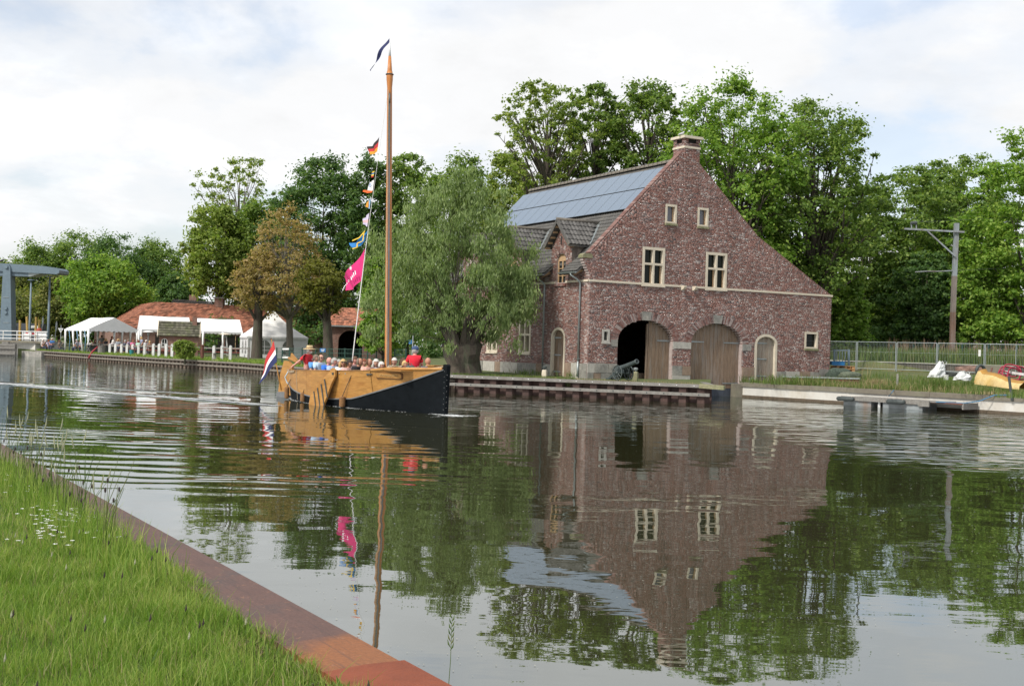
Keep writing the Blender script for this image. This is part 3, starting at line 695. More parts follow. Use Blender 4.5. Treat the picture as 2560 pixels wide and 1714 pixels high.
# stones: plinth, bands, keystones
def stones(fn, u0, u1, v0, v1, wids, d=.022, two=False, nm='plinth_stone'):
    u = u0; i = 0
    while u < u1 - .05:
        w = min(wids[i % len(wids)], u1 - u); i += 1
        if u1 - u - w < .15: w = u1 - u
        vv = v1 + hrng.uniform(-.012, .012)
        MB().prism(rect(u + .008, u + w - .008, v0, vv - .006), fn, -.2, d + hrng.uniform(-.008, .012)).build(nm, hrng.choice([m_stone, m_stone, m_stone2, m_stone3]), house); u += w
m_stone2 = M('warm_stone', (.25, .185, .14), .9, .25, 5, bump=.35, stain=(.22, .15, .10))
m_stone3 = M('pale_stone', (.38, .365, .33), .9, .22, 5, bump=.35)
stones(gab, 0.0, 1.6, 1.02, 1.44, (.40, .72, .42, .5)); stones(gab, 0.0, 1.6, .6, 1.01, (.33, .4, .55, .6))
stones(gab, 4.70, 5.76, .98, 1.41, (.58, .5)); stones(gab, 4.70, 5.76, -.4, .97, (1.1,)); stones(gab, 8.87, 9.63, .95, 1.42, (.76,)); stones(gab, 8.87, 9.63, -.4, .94, (.45, .4))
stones(gab, 11.06, 13.9, .5, 1.265, (.6, .9, .7)); stones(gab, 13.9, 14.6, .5, 1.395, (.7,))
stones(gab, 1.24, 1.6, 2.21, 2.53, (.4,), nm='impost_stone'); stones(gab, 4.70, 5.75, 2.21, 2.53, (1.2,), nm='impost_stone'); stones(gab, 8.87, 9.42, 2.21, 2.53, (.6,), nm='impost_stone')
stones(sid, .02, 1.89, .6, 1.43, (.62, .7, .6)); stones(sid, 3.14, 14.1, .6, 1.31, (.75, .55, 1.1, .7, .8, .95, .6))
def band(fn, u0, u1): MB().prism(rect(u0, u1, 5.063, 5.157), fn, -.1, .035).build('string_course', m_cream, house)
for u0, u1 in ((-.035, 2.82), (4.10, 5.06), (5.90, 6.48), (7.77, 14.64)): band(gab, u0, u1)
for u0, u1 in ((-.033, 2.0), (2.9, 6.6), (7.45, 11.15), (12.0, 14.1)): band(sid, u0 if u0 > 0 else .0, u1)
for u in (5.14, 5.80): MB().prism([(0, 0), (.26, 0), (.26, -.06), (.2, -.15), (.1, -.2), (0, -.2)], lambda p, v, d, u=u: (u + d, -p, 5.14 + v), -.075, .075).build('corbel', m_cream, house)
MB().prism([(-.42, 6.1), (.1, 6.1), (.1, 6.24), (-.02, 6.3), (-.30, 6.3), (-.42, 6.22)], gab, -.34, .04).build('shoulder_stone', m_mossstone, house)
# coping bricks on edge along the slopes
cb = []
def coping(a, b):
    a = Vector(a); b = Vector(b); L = (b - a).length; d = (b - a) / L; an = math.atan2(d.y, d.x)
    r = rot([tuple(a)], an)[0]; k = int(L / .066)
    return [(r[0] + i * L / k + .003, r[0] + (i + 1) * L / k - .003, r[1], r[1] + .05) for i in range(k)], an
for a, b in (((-.02, 6.32), (4.95, 11.38)), ((5.9, 10.89), (9.62, 7.72)), ((9.62, 7.72), (14.66, 5.03))):
    r_, an = coping(a, b); brick_mesh('coping_brickwork', r_, an, gab, house, back=-.33, mat=brick_mat('coping_brick', [(0, (.17, .095, .085)), (.4, (.23, .14, .125)), (.75, (.30, .22, .20))]))
# windows ---------------------------------------------------------------
def cross_window(fn, u0, u1, v0, v1, w=.12, tr=None, mul=True, name='window', dep=.15, sill=.07, mat=None, proud=.022, wood=True, glass=None):
    mt = mat or m_cream; mb = MB()
    mb.prism(rect(u0, u0 + w, v0, v1), fn, -dep - .05, proud).prism(rect(u1 - w, u1, v0, v1), fn, -dep - .05, proud)
    mb.prism(rect(u0 + w, u1 - w, v1 - w, v1), fn, -dep - .05, proud - .002).prism(rect(u0 + w, u1 - w, v0, v0 + w * .75), fn, -dep - .05, proud - .002)
    um = (u0 + u1) / 2; cols = [(u0 + w, u1 - w)]; rows = [(v0 + w * .75, v1 - w)]
    if mul: mb.prism(rect(um - w * .42, um + w * .42, v0 + w * .75, v1 - w), fn, -dep - .03, proud - .004); cols = [(u0 + w, um - w * .42), (um + w * .42, u1 - w)]
    if tr: mb.prism(rect(u0 + w, u1 - w, tr - w * .4, tr + w * .4), fn, -dep - .03, proud - .006); rows = [(v0 + w * .75, tr - w * .4), (tr + w * .4, v1 - w)]
    ob = mb.build(name, mt, house)
    for a, b_ in cols:
        for c, d in rows:
            MB().prism(rect(a, b_, c, d), fn, -dep - .02, -dep).build('pane', glass or m_glass, ob)
            if wood and c < v0 + .3: MB().prism(rect(b_ - .05, b_, c, d), fn, -dep + .002, -dep + .035).build('sash', m_winwood, ob)
    if sill: MB().prism(rect(u0 - .02, u1 + .02, v0 - sill, v0 - .002), fn, -.1, proud + .05).build('sill', mt if sill < .1 else m_mossstone, ob)
    return ob
m_glass2 = glass_mat('sky_reflecting_glass', (.09, .09, .11), .08, .7)
cross_window(gab, 2.83, 4.09, 5.07, 6.81, .125, 6.04); cross_window(gab, 6.49, 7.76, 5.07, 6.81, .125, 6.04)
cross_window(gab, 4.05, 4.70, 7.98, 8.86, .105, None, False, sill=.101, glass=m_glass2); cross_window(gab, 5.92, 6.56, 7.98, 8.86, .105, None, False, sill=.101, glass=m_glass2)
cross_window(gab, .74, 1.15, 2.4, 2.97, .105, None, False, mat=m_stone3, sill=.08, wood=False)
wq = cross_window(gab, 12.84, 13.73, 2.42, 3.25, .105, None, False, sill=.101, wood=False)
MB().prism(rect(12.95, 13.62, 2.80, 2.815), gab, -.147, -.13).build('glazing_bar', m_darkiron, wq)
for a in (5.04, 8.36, 11.6): cross_window(sid, a, a + 1.15, 1.78, 3.4, .13, 2.68, dep=.20, wood=False, sill=.08)
for c in DC:
    mb = MB(); e = ell(c, 6.18, .40, .27, 14)
    mb.prism([(c - .40, 6.10), (c + .40, 6.10)] + e, sid, -.16, -.10, 0)
    for u0, u1 in ((c - .40, c - .33), (c - .035, c + .035), (c + .33, c + .40)): mb.prism(rect(u0, u1, 5.06, 6.10), sid, -.16, -.085)
    for v in (5.06, 5.40, 5.74): mb.prism(rect(c - .33, c + .33, v, v + .035), sid, -.15, -.09)
    wo_ = mb.build('dormer_window', m_winwood, house)
    for u0, u1 in ((c - .33, c - .035), (c + .035, c + .33)):
        for v in (5.095, 5.435, 5.775): MB().prism(rect(u0, u1, v, v + .33 if v > 5.7 else v + .305), sid, -.14, -.125).build('pane', m_glass, wo_)
    sb = MB()
    for i in range(14): sb.prism(rect(c - .50 + i * .07, c - .50 + i * .07 + .062, 4.93, 5.05), sid, -.05, .07 + hrng.uniform(-.01, .01))
    sb.build('brick_sill', m_bv[0], house)
# doors -----------------------------------------------------------------
def ell_top(A, u): 
    q = max(0, 1 - ((u - A[0]) / A[2]) ** 2); return A[1] + A[3] * math.sqrt(q)
def leaf(A, u0, u1, base, nplank, mat, fn, d=-.27, hinges=(), hside=0, name='door_leaf', inset=.02):
    w = (u1 - u0) / nplank; Ai = (A[0], A[1], A[2] - inset, A[3] - inset)
    bk = MB(); pts = [(u0, base)] + [(u1, base)] + [(u1 - (u1 - u0) * i / 8, ell_top(Ai, u1 - (u1 - u0) * i / 8) - .01) for i in range(9)]
    root = bk.prism(pts, fn, d - .05, d - .022).build(name, mat, house)
    for i in range(nplank):
        a, b_ = u0 + i * w + .005, u0 + (i + 1) * w - .005; m_ = (a + b_) / 2
        MB().prism([(a, base), (b_, base), (b_, ell_top(Ai, b_)), (m_, ell_top(Ai, m_)), (a, ell_top(Ai, a))], fn, d - .02, d + hrng.uniform(.0, .012)).build('plank', mat, root)
    for v in hinges:
        a, b_ = (u0, u0 + (u1 - u0) * .62) if hside < 0 else (u1 - (u1 - u0) * .62, u1)
        tp = [(a, v - .022), (b_, v - .04), (b_, v + .04), (a, v + .022)] if hside > 0 else [(a, v - .04), (b_, v - .022), (b_, v + .022), (a, v + .04)]
        MB().prism(tp, fn, d + .013, d + .03).build('strap_hinge', m_iron, root)
    return root
leaf(A1, 3.50, 4.69, .72, 6, m_doorwood, gab, hinges=(2.55,), hside=1)
leaf(A2, 5.76, 7.305, .38, 7, m_doorwood, gab, hinges=(2.56,), hside=-1); leaf(A2, 7.315, 8.86, .38, 7, m_doorwood, gab, hinges=(2.56, .62), hside=1)
MB().prism(rect(5.78, 8.84, -.3, .36), gab, -.30, -.26).build('water_gate', M('blue_grey_board', (.055, .065, .085), .8, .3, 4, (4, 1, 1)), house)
MB().prism(rect(3.40, 3.47, .7, 3.3), gab, -.36, -.28).build('door_post', m_doorwood, house)
MB().prism(rect(1.615, 1.73, .7, 2.95), gab, -.42, -.3).build('door_post', m_doorwood, house)
# open left leaf folded into the dark room
for i in range(5): MB().box(1.78, 1.82, .35 + i * .25, .59 + i * .25, .75, 3.0).build('inner_plank', m_doorwood, house)
MB().box(1.3, 14.2, .31, 13.9, .55, .74).build('floor_slab', m_inner, house)
MB().box(3.0, 4.6, .9, 1.0, .74, 1.02).build('threshold_board', m_doorwood, house)
def arched_frame(fn, cu, spring, a, b, base, w, mat, d=.02):
    out = ell(cu, spring, a + w, b + w, 18, base); inn = ell(cu, spring, a, b, 18, base); mb = MB(); n = len(out)
    vs = [fn(u, v, d) for u, v in out] + [fn(u, v, d) for u, v in inn] + [fn(u, v, -.25) for u, v in inn] + [fn(u, v, -.25) for u, v in out]
    mb.add(vs, [(i, i + 1, n + i + 1, n + i) for i in range(n - 1)] + [(n + i, n + i + 1, 2 * n + i + 1, 2 * n + i) for i in range(n - 1)] + [(3 * n + i, 3 * n + i + 1, i + 1, i) for i in range(n - 1)])
    return mb.build('door_frame', mat, house)
arched_frame(gab, 10.345, 2.55, .58, .37, .70, .13, m_cream); arched_frame(sid, 2.52, 2.55, .50, .36, .78, .115, m_cream)
r1 = leaf((10.345, 2.55, .58, .37), 9.77, 10.92, .72, 5, m_doorgrey, gab, d=-.12, hinges=(2.60, 1.83, 1.0), hside=-1, inset=0)
r2 = leaf((2.52, 2.55, .50, .36), 2.025, 3.015, .79, 4, m_doorwood, sid, d=-.12, hinges=(2.55, 1.75, .98), hside=1, inset=0)
MB().box(9.5, 11.2, -.35, -.03, .55, .70).build('door_step', m_cap, house)
# body of the house behind the two visible walls
bd = MB(); bd.box(14.32, 14.6, .3, 14.1, -.4, 5.0).prism([(0, -.4), (14.6, -.4), (14.6, 5.0), (9.62, 7.6), (4.95, 10.9), (.3, 6.2)], lambda u, v, d: (u, 14.1 + d, v), 0, -.28)
bd.build('rear_walls', m_bv[0], house)
# roof ------------------------------------------------------------------
Z0, SL = 5.95, 1.02; RL = math.sqrt(1 + SL * SL)
rz_ = lambda x: Z0 + (SL * x if x >= 0 else .80 * x)
rx0 = .12; rf = MB(); rf.add([(rx0, .3, rz_(rx0) - .05), (4.95, .3, rz_(4.95) - .05), (4.95, 14.1, rz_(4.95) - .05), (rx0, 14.1, rz_(rx0) - .05), (rx0, .3, rz_(rx0) - .17), (4.95, .3, rz_(4.95) - .17), (4.95, 14.1, rz_(4.95) - .17), (rx0, 14.1, rz_(rx0) - .17)], [(0, 1, 2, 3), (7, 6, 5, 4), (0, 4, 5, 1), (1, 5, 6, 2), (2, 6, 7, 3), (3, 7, 4, 0)])
rf.prism([(4.95, 11.0), (9.62, 7.55), (14.75, 4.92), (14.75, 4.80), (9.62, 7.42), (4.95, 10.86)], lambda u, v, d: (u, d, v), .3, 14.1)
rf.build('roof', m_tile, house)
def pantiles(x0, x1, s0, s1, name='roof_tiles', parent=None, row=.27, tw=.205, amp=.032):
    nr = max(1, round((x1 - x0) * RL / row)); nc = max(1, round((s1 - s0) / tw)); sub = 5; V = []; Fq = []; nrm = Vector((-SL, 0, 1)).normalized()
    cols = nc * sub + 1; prof = [0, .75, 1, .55, .05]
    for r in range(nr):
        xa = x0 + (x1 - x0) * r / nr; xb = x0 + (x1 - x0) * (r + 1) / nr
        for x, lift in ((xa, .045), (xa, .012), (xb, .012)) if 1 else ():
            for c in range(cols):
                hh = lift + amp * prof[c % sub]; V.append((x + nrm.x * hh, s0 + (s1 - s0) * c / (cols - 1), rz_(x) + nrm.z * hh - .04))
    V = np.array(V); base = 0
    for r in range(nr):
        b0 = r * 3 * cols; i = np.arange(cols - 1)
        Fq.append(np.stack([b0 + i, b0 + i + 1, b0 + 2 * cols + i + 1, b0 + 2 * cols + i], 1)); Fq.append(np.stack([b0 + cols + i, b0 + cols + i + 1, b0 + i + 1, b0 + i], 1))
    return link(name, npmesh(name, V, np.concatenate(Fq)), m_tile2, parent or house, kind='stuff')
m_tile2 = M('grey_pantile', (.09, .088, .085), .85, .35, 4, bump=.3, stain=(.125, .12, .11))
pantiles(.40, 2.5, .33, 14.1)
EX = -.50; segs = [(.36, DC[0] - .72), (DC[0] + .70, DC[1] - .72), (DC[1] + .70, DC[2] - .72), (DC[2] + .70, 14.1)]
for a, b in segs:
    pantiles(EX, 0.0, a, b); pantiles(0.0, .40, max(a, .33), b)
    MB().add([(EX, a, rz_(EX) - .06), (0, a, rz_(0) - .06), (0, b, rz_(0) - .06), (EX, b, rz_(EX) - .06), (EX, a, rz_(EX) - .16), (0, a, rz_(0) - .16), (0, b, rz_(0) - .16), (EX, b, rz_(EX) - .16)], [(0, 1, 2, 3), (7, 6, 5, 4), (0, 4, 5, 1), (1, 5, 6, 2), (2, 6, 7, 3), (3, 7, 4, 0)]).build('eaves_board', m_tile, house)
    gz = rz_(EX) - .05; pf = [(EX - .04 + .065 * math.cos(t), gz - .01 + .065 * math.sin(t)) for t in np.linspace(PI, 2 * PI, 8)]
    mb = MB(); k = len(pf); vs = [(x, y, z) for y in (a - .02, b + .02) for x, z in pf]; mb.add(vs, [(i, i + 1, k + i + 1, k + i) for i in range(k - 1)] + [tuple(range(k)), tuple(range(k, 2 * k))[::-1]]); mb.build('gutter', m_zinc, house)
    for s in np.arange(a + .25, b, .62): MB().beam((EX + .05, s, gz - .10), (-.02, s, gz + .10), .08, .1).build('rafter_end', m_winwood, house)
for s in (.64, 3.74):
    MB().tube([(EX - .04, s + .12, 5.44), (EX - .02, s + .11, 5.36), (-.2, s + .03, 5.16), (-.085, s, 5.02), (-.085, s, .85)], .042, 10).build('downpipe', m_zinc, house, True)
    MB().box(-.12, -.01, s - .06, s + .06, 3.0, 3.03).box(-.12, -.01, s - .06, s + .06, 1.6, 1.63).build('pipe_bracket', m_zinc, house)
MB().tube([(-.085, .64, 1.5), (-.085, .64, .8)], .05, 8).build('pipe_foot', m_zinc, house, True)
# solar panels: 14 columns in two rows
pn = MB(); pw = .965; pl_ = 1.03 * RL
pn.box(0, pl_, 0, pw, 0, .035, 1).box(.012, pl_ - .012, .012, pw - .012, .0355, .037, 0)
pm = pn.mesh('solar_panel')
for m_ in (m_pan, m_panedge): pm.materials.append(m_)
pm.polygons.foreach_set('material_index', pn.m)
for r, x0 in enumerate((2.46, 3.53)):
    for c in range(14):
        o_ = bpy.data.objects.new('solar_panel', pm); COL.objects.link(o_); o_.parent = house
        o_.location = (x0 - .07, .40 + c * .974, rz_(x0) + .075); o_.rotation_euler = (0, -math.atan(SL), 0)
MB().box(0, 13.4, 0, .025, 0, .02).build('mounting_rail', m_iron, house).matrix_local = Matrix.Translation((3.51, .4, rz_(3.51) + .1)) @ Matrix.Rotation(PI / 2, 4, 'Z')
# ridge tiles
rt = MB(); pf = [(.13 * math.cos(t), .12 * math.sin(t)) for t in np.linspace(-.2, PI + .2, 9)]; k = len(pf)
rt.add([(x * sc, y, z * sc) for y, sc in ((0, 1.14), (.36, .95)) for x, z in pf], [(i, i + 1, k + i + 1, k + i) for i in range(k - 1)] + [tuple(range(k))]); rm = rt.mesh('ridge_tile'); rm.materials.append(M('grey_ridge_tile', (.15, .135, .115), .9, .3, 5, bump=.4, stain=(.20, .19, .15)))
for i in range(39):
    o_ = bpy.data.objects.new('ridge_tile', rm); COL.objects.link(o_); o_.parent = house; o_.location = (4.95, .40 + i * .351, 10.985 + hrng.uniform(-.006, .006))
# dormers
tl = MB(); prof = [(0, 0), (.04, .024), (.08, .034), (.12, .022), (.16, .002), (.205, .001)]
k = len(prof); tl.add([(u, v, h + lf) for v, lf in ((0, .0), (.34, .03)) for u, h in prof] + [(u, .34, h + .005) for u, h in prof], [(i, i + 1, k + i + 1, k + i) for i in range(k - 1)] + [(k + i, k + i + 1, 2 * k + i + 1, 2 * k + i) for i in range(k - 1)])
tms = []
for sh in (1., .8, 1.25):
    me = tl.mesh('dormer_tile'); me.materials.append(M('dormer_tile_grey', (.09 * sh, .087 * sh, .083 * sh), .85, .25, 5, bump=.3)); tms.append(me)
for c in DC:
    dm = MB(); zr = 7.98; hwid = 1.10; ze = 6.80; xr = (zr - Z0) / SL; xe = (ze - Z0) / SL
    for sg in (-1, 1):
        dm.add([(-.28, c, zr - .02), (xr, c, zr - .02), (xe, c + sg * hwid, ze - .02), (-.28, c + sg * hwid, ze - .02), (-.28, c, zr - .10), (xr, c, zr - .10), (xe, c + sg * hwid, ze - .10), (-.28, c + sg * hwid, ze - .10)], [(0, 1, 2, 3), (7, 6, 5, 4), (0, 3, 7, 4), (1, 5, 6, 2), (2, 6, 7, 3)])
    do = dm.build('dormer', m_tile, house)
    for sg in (-1, 1):
        sl_len = math.hypot(hwid, zr - ze); dn = Vector((0, sg * hwid, ze - zr)).normalized(); xax = Vector((1, 0, 0)) * (1 if sg < 0 else 1); nr = xax.cross(dn); 
        if nr.z < 0: nr = -nr
        rows = 5; rl = sl_len / rows
        for r in range(rows):
            zmid = zr + dn.z * rl * (r + .5); xend = (zmid - Z0) / SL + .02; nt_ = int((xend + .30) / .205)
            for j in range(nt_):
                o_ = bpy.data.objects.new('dormer_tile', hrng.choice(tms)); COL.objects.link(o_); o_.parent = do
                p = Vector((-.30 + j * .205, c, zr)) + dn * (rl * r) + nr * .012
                o_.matrix_local = Matrix(((1, dn.x, nr.x, p.x), (0, dn.y, nr.y, p.y), (0, dn.z, nr.z, p.z), (0, 0, 0, 1)))
        MB().beam((xr + .02, c + sg * .06, zr + .03), (xe - .02, c + sg * (hwid - .02), ze + .035), .20, .02, (-1, 0, 1)).build('lead_flashing', m_zinc, do)
        MB().prism([(0.02, 5.97), (.02, 6.9), (.85, 6.9)], lambda u, v, d, c=c, sg=sg: (u, c + sg * (.80 + d), v), 0, .08).build('dormer_cheek', M('limed_render', (.25, .21, .18), .9, .25, 4, bump=.3), do)
        MB().beam((-.29, c, zr - .04), (-.29, c + sg * hwid, ze - .04), .045, .15).build('barge_board', m_tile, do)
        for q in np.linspace(.15, .95, 5): MB().beam((-.26, c + sg * hwid * q, zr + (ze - zr) * q - .13), (.0, c + sg * hwid * q, zr + (ze - zr) * q - .13), .07, .09).build('rafter_end', m_winwood, do)
    MB().tube([(-.31, c, zr + .03), (xr + .05, c, zr + .03)], [.085, .085], 8).build('dormer_ridge', M('dormer_ridge_grey', (.14, .125, .105), .9, .3, 5, bump=.3), do, True)
    MB().box(-.045, -.012, c - .018, c + .018, 6.85, 7.25).build('wall_tie', m_darkiron, do)
# chimney
CH0, CH1, CY1 = 5.05, 5.95, .86
ch = MB().box(CH0 + .02, CH1 - .02, .02, CY1 - .02, 9.0, 11.78).build('chimney', m_mortar, house)
for fn, w in (((lambda u, v, d: (CH0 + u, -d - .02 + .02, v)), CH1 - CH0), ((lambda u, v, d: (CH0 - d, u, v)), CY1), ((lambda u, v, d: (CH1 + d, u, v)), CY1), ((lambda u, v, d: (CH0 + u, CY1 + d, v)), CH1 - CH0)):
    pl = rect(0.0, w, 9.2, 11.50); cut = [rect(-1, 3, 11.56, 11.66)] 
    r_, _ = lay(rect(0.0, w, 9.2, 11.56), [], off=hrng.uniform(0, .01)); q_, _ = lay(rect(0.0, w, 11.66, 11.83), []); q2, _ = lay(rect(0.0, w, 11.83, 12.02), [rect(.22, w - .2, 11.8, 12.05)])
    brick_mesh('chimney_brickwork', r_ + q_ + q2, 0, fn, ch, back=-.06)
MB().box(CH0 - .03, CH1 + .03, -.03, CY1 + .03, 11.56, 11.655).build('chimney_band', m_cream, ch)
MB().box(CH0 - .10, CH1 + .10, -.10, CY1 + .10, 12.02, 12.14).build('chimney_cap', m_cream, ch)
MB().box(CH0 + .1, CH1 - .1, .1, CY1 - .1, 11.7, 12.02).build('flue', m_inner, ch)
# ================================================================ SAILING BARGE (local x towards the bow, y to port)
BO = Vector((-8.6, 42.2, 0)); BX = Vector((.626, -.78, 0)).normalized(); BY = Vector((-BX.y, BX.x, 0)); BR = math.atan2(BX.y, BX.x)
boat = thing('sailing_barge', 'ochre and black wooden sailing barge under way with its mast up and passengers aboard', 'boat', BO, BR)
def bw(a, y, z): return BO + BX * a + BY * y + Vector((0, 0, z))
def bpix(px, py, y=0.):
    d = ray(px, py); d = Vector(d.tolist()); o_ = Vector((0, 0, EYE)); k = (BO + BY * y - o_).dot(BY) / d.dot(BY); p = o_ + d * k
    return (p - BO).dot(BX), p.z
SA = [1.55, 1.9, 2.7, 3.5, 4.6, 6.0, 7.4, 8.35, 9.1, 9.5, 10.0, 10.45, 10.66]
SW = [.08, .32, .62, .85, 1.05, 1.14, 1.10, .86, .60, .45, .24, .08, .03]
SG = [.28, .46, .72, .94, 1.13, 1.24, 1.24, 1.12, .88, .70, .44, .17, .05]
SZ = [1.0, 1.0, 1.02, 1.045, 1.08, 1.12, 1.155, 1.20, 1.275, 1.285, 1.30, 1.32, 1.33]
SB = [.58, .48, .36, .29, .235, .22, .30, .53, .745, .87, 1.05, 1.23, 1.31]
ip = lambda tab, a: float(np.interp(a, SA, tab))
def zgun(a): return ip(SZ, a) + (.03 if a > 8.36 else 0)
def hbr(a, z):
    w, g, zg = ip(SW, a), ip(SG, a), zgun(a)
    if z <= 0: return w * (1 - .55 * (min(1, -z / .5)) ** 1.6)
    return w + (g - w) * (z / zg) ** .8
AS = np.concatenate([np.linspace(1.55, 8.34, 28), np.linspace(8.36, 10.66, 14)])
hull = MB(); cols_ = []
for a in AS:
    zs = [-.5, -.42, -.25, 0] + [ip(SB, a) * q for q in (.33, .66, 1)]
    cols_.append([(a, -hbr(a, z) if z > -.5 else 0, z) for z in zs])
k = 7
for sg in (1, -1):
    hull.add([(x, y * sg, z) for c in cols_ for x, y, z in c], [((i * k + j), (i + 1) * k + j, (i + 1) * k + j + 1, i * k + j + 1) for i in range(len(AS) - 1) for j in range(k - 1)])
c0 = cols_[0]; hull.add([(x, y, z) for x, y, z in c0] + [(x, -y, z) for x, y, z in c0[::-1]], [tuple(range(14))])
hull.build('hull', m_black, boat, True)
for sg in (-1, 1):
    MB().tube([(a, sg * (hbr(a, ip(SB, a)) + .012), ip(SB, a)) for a in AS], [(.018, .026)] * len(AS), 6).build('rubbing_strake', m_hgrey, boat, True)
    for a0, a1 in ((1.55, 4.35), (4.36, 8.34), (8.36, 10.63)):
        for j in range(4):
            q0, q1 = j / 4 + .0015, (j + 1) / 4 - .0015; ss = np.linspace(a0 + .002, a1 - .002, 12); vs = []
            for a in ss:
                zb, zg = ip(SB, a), zgun(a)
                for q, off in ((q0, .0), (q1, .0), (q1, -.055), (q0, -.055)):
                    z = zb + (zg - zb) * q; vs.append((a, sg * (hbr(a, z) + off + .004 + (.003 if j % 2 else 0)), z))
            n_ = len(ss); mb = MB(); mb.add(vs, [(4 * i + c, 4 * i + (c + 1) % 4, 4 * (i + 1) + (c + 1) % 4, 4 * (i + 1) + c) for i in range(n_ - 1) for c in range(4)] + [(3, 2, 1, 0), tuple(4 * (n_ - 1) + c for c in range(4))])
            mb.build('hull_plank', m_ochre, boat)
    ss = np.linspace(8.38, 10.62, 12); MB().tube([(a, sg * (hbr(a, zgun(a)) + .01), zgun(a) - .03) for a in ss], [(.035, .05)] * 12, 4).build('top_rail', m_ochre, boat)
    ss = np.linspace(1.6, 8.3, 16); MB().tube([(a, sg * (hbr(a, zgun(a)) - .02), zgun(a) + .008) for a in ss], [(.05, .014)] * 16, 4).build('gunwale', m_ochre, boat)
    MB().tube([(a, sg * (hbr(a, 1.0) - .3), .55) for a in np.linspace(2.6, 9.2, 10)], [(.16, .02)] * 10, 4).build('bench', m_ochre, boat)
fl_ = MB(); ss = np.linspace(1.7, 10.4, 20); fl_.add([(a, sg * hbr(a, .15) * .96, .14) for a in ss for sg in (-1, 1)], [(2 * i, 2 * i + 2, 2 * i + 3, 2 * i + 1) for i in range(19)]); fl_.build('floor_boards', m_mast, boat)
fd = MB(); ss = np.linspace(9.75, 10.6, 8); fd.add([(a, sg * hbr(a, 1.2) * .96, 1.23) for a in ss for sg in (-1, 1)], [(2 * i, 2 * i + 2, 2 * i + 3, 2 * i + 1) for i in range(7)]); fd.build('foredeck', m_ochre, boat)
sm = MB(); sm.prism([(10.60, -.5), (10.76, -.5), (10.80, .6), (10.84, 1.42), (10.80, 1.47), (10.66, 1.47), (10.58, 1.33), (10.62, .6)], lambda u, v, d: (u, d, v), -.065, .065)
sm.build('stem_post', m_black, boat)
rv = MB()
for z in np.arange(.15, 1.4, .16): rv.ball((10.72, -.068, z), .006, 6, 4); rv.ball((10.83, -.05, z + .06), .006, 6, 4)
rv.build('rivets', m_wpaint, boat)
MB().box(9.35, 9.95, -.30, .30, 1.24, 1.32).build('fore_hatch', m_ochre, boat)
lk = MB().box(10.0, 10.32, -.17, .17, 1.24, 1.40).build('bow_locker', m_ochre, boat); MB().box(9.97, 10.35, -.20, .20, 1.402, 1.43).build('locker_lid', m_ochre, lk)
ro = MB()
for j in range(5): ro.tube([(8.75 + .2 * math.cos(t) + .02 * j, -.55 + .2 * math.sin(t), 1.27 + .02 * j + .02 * math.sin(3 * t + j)) for t in np.linspace(0, 2 * PI, 14)], .016, 5)
tag(ro.build('rope_coil', m_rope), 'coil of pale rope lying on the barge side deck beside the mast', 'rope'); ro_ = bpy.data.objects['rope_coil']; ro_.matrix_world = Matrix.Translation(BO) @ Matrix.Rotation(BR, 4, 'Z')
MB().box(8.3, 9.8, -.98, -.30, 1.225, 1.255).build('side_deck', m_ochre, boat)
MB().tube([(9.4, -.52, 1.33), (9.8, -.36, 1.335), (10.2, -.22, 1.34), (10.45, -.12, 1.37), (10.66, -.08, 1.40)], .018, 6).build('bow_rope', m_rope, boat, True)
# name board with carved letters
def hullpt(a, z, out=0.): return Vector((a, -(hbr(a, z) + out), z))
nb = MB(); pts = [(8.62, 1.00), (9.42, 1.00), (9.45, 1.03), (9.45, 1.12), (9.42, 1.15), (8.62, 1.15), (8.59, 1.12), (8.59, 1.03)]
nb.prism(pts, lambda u, v, d: tuple(hullpt(u, v, d)), .0, .06); nbo = nb.build('name_board', m_ochre, boat); MB().prism([(8.60, .975), (9.44, .975), (9.475, 1.01), (9.475, 1.15), (9.44, 1.165), (8.60, 1.165), (8.57, 1.14), (8.57, 1.01)], lambda u, v, d: tuple(hullpt(u, v, d)), .0, .045).build('board_shadow_rim', M('board_shadow_brown', (.12, .05, .014), .6, .2, 4), nbo)  # added larger dark plate paints the shadow lines around the name board
def text_mesh(s, size, name, mat, parent, mtx, depth=.004, sx=1.):
    cu = bpy.data.curves.new(name, 'FONT'); cu.body = s; cu.size = size; cu.extrude = depth; cu.align_x = 'CENTER'; cu.align_y = 'CENTER'; cu.resolution_u = 2
    ob = bpy.data.objects.new(name, cu); COL.objects.link(ob); dg = bpy.context.evaluated_depsgraph_get(); me = bpy.data.meshes.new_from_object(ob.evaluated_get(dg)); bpy.data.objects.remove(ob)
    me.transform(Matrix.Diagonal((sx, 1, 1, 1))); me.materials.clear(); me.materials.append(mat); o2 = bpy.data.objects.new(name, me); COL.objects.link(o2); o2.parent = parent; o2.matrix_local = mtx; return o2
pa, pb = hullpt(8.66, 1.075, .064), hullpt(9.40, 1.075, .064); ux = (pb - pa).normalized(); nz = ux.cross(Vector((0, 0, 1))).normalized()
text_mesh('STAVERSBORGE', .105, 'carved_letters', M('gilded_letter', (.42, .27, .11), .6, .15, 9), nbo, Matrix(((ux.x, 0, nz.x, (pa.x + pb.x) / 2), (ux.y, 0, nz.y, (pa.y + pb.y) / 2), (0, 1, 0, 1.075), (0, 0, 0, 1))), .006, .92)
for a in (6.75, 7.1, 8.2): MB().ball(hullpt(a, 1.06, .012), .022, 8, 5).build('ring_bolt', m_iron, boat, True)
MB().tube([hullpt(8.18, 1.08, .02), hullpt(8.28, 1.085, .045), hullpt(8.42, 1.09, .02)], [.02, .026, .02], 6).build('cleat', m_darkiron, boat, True)
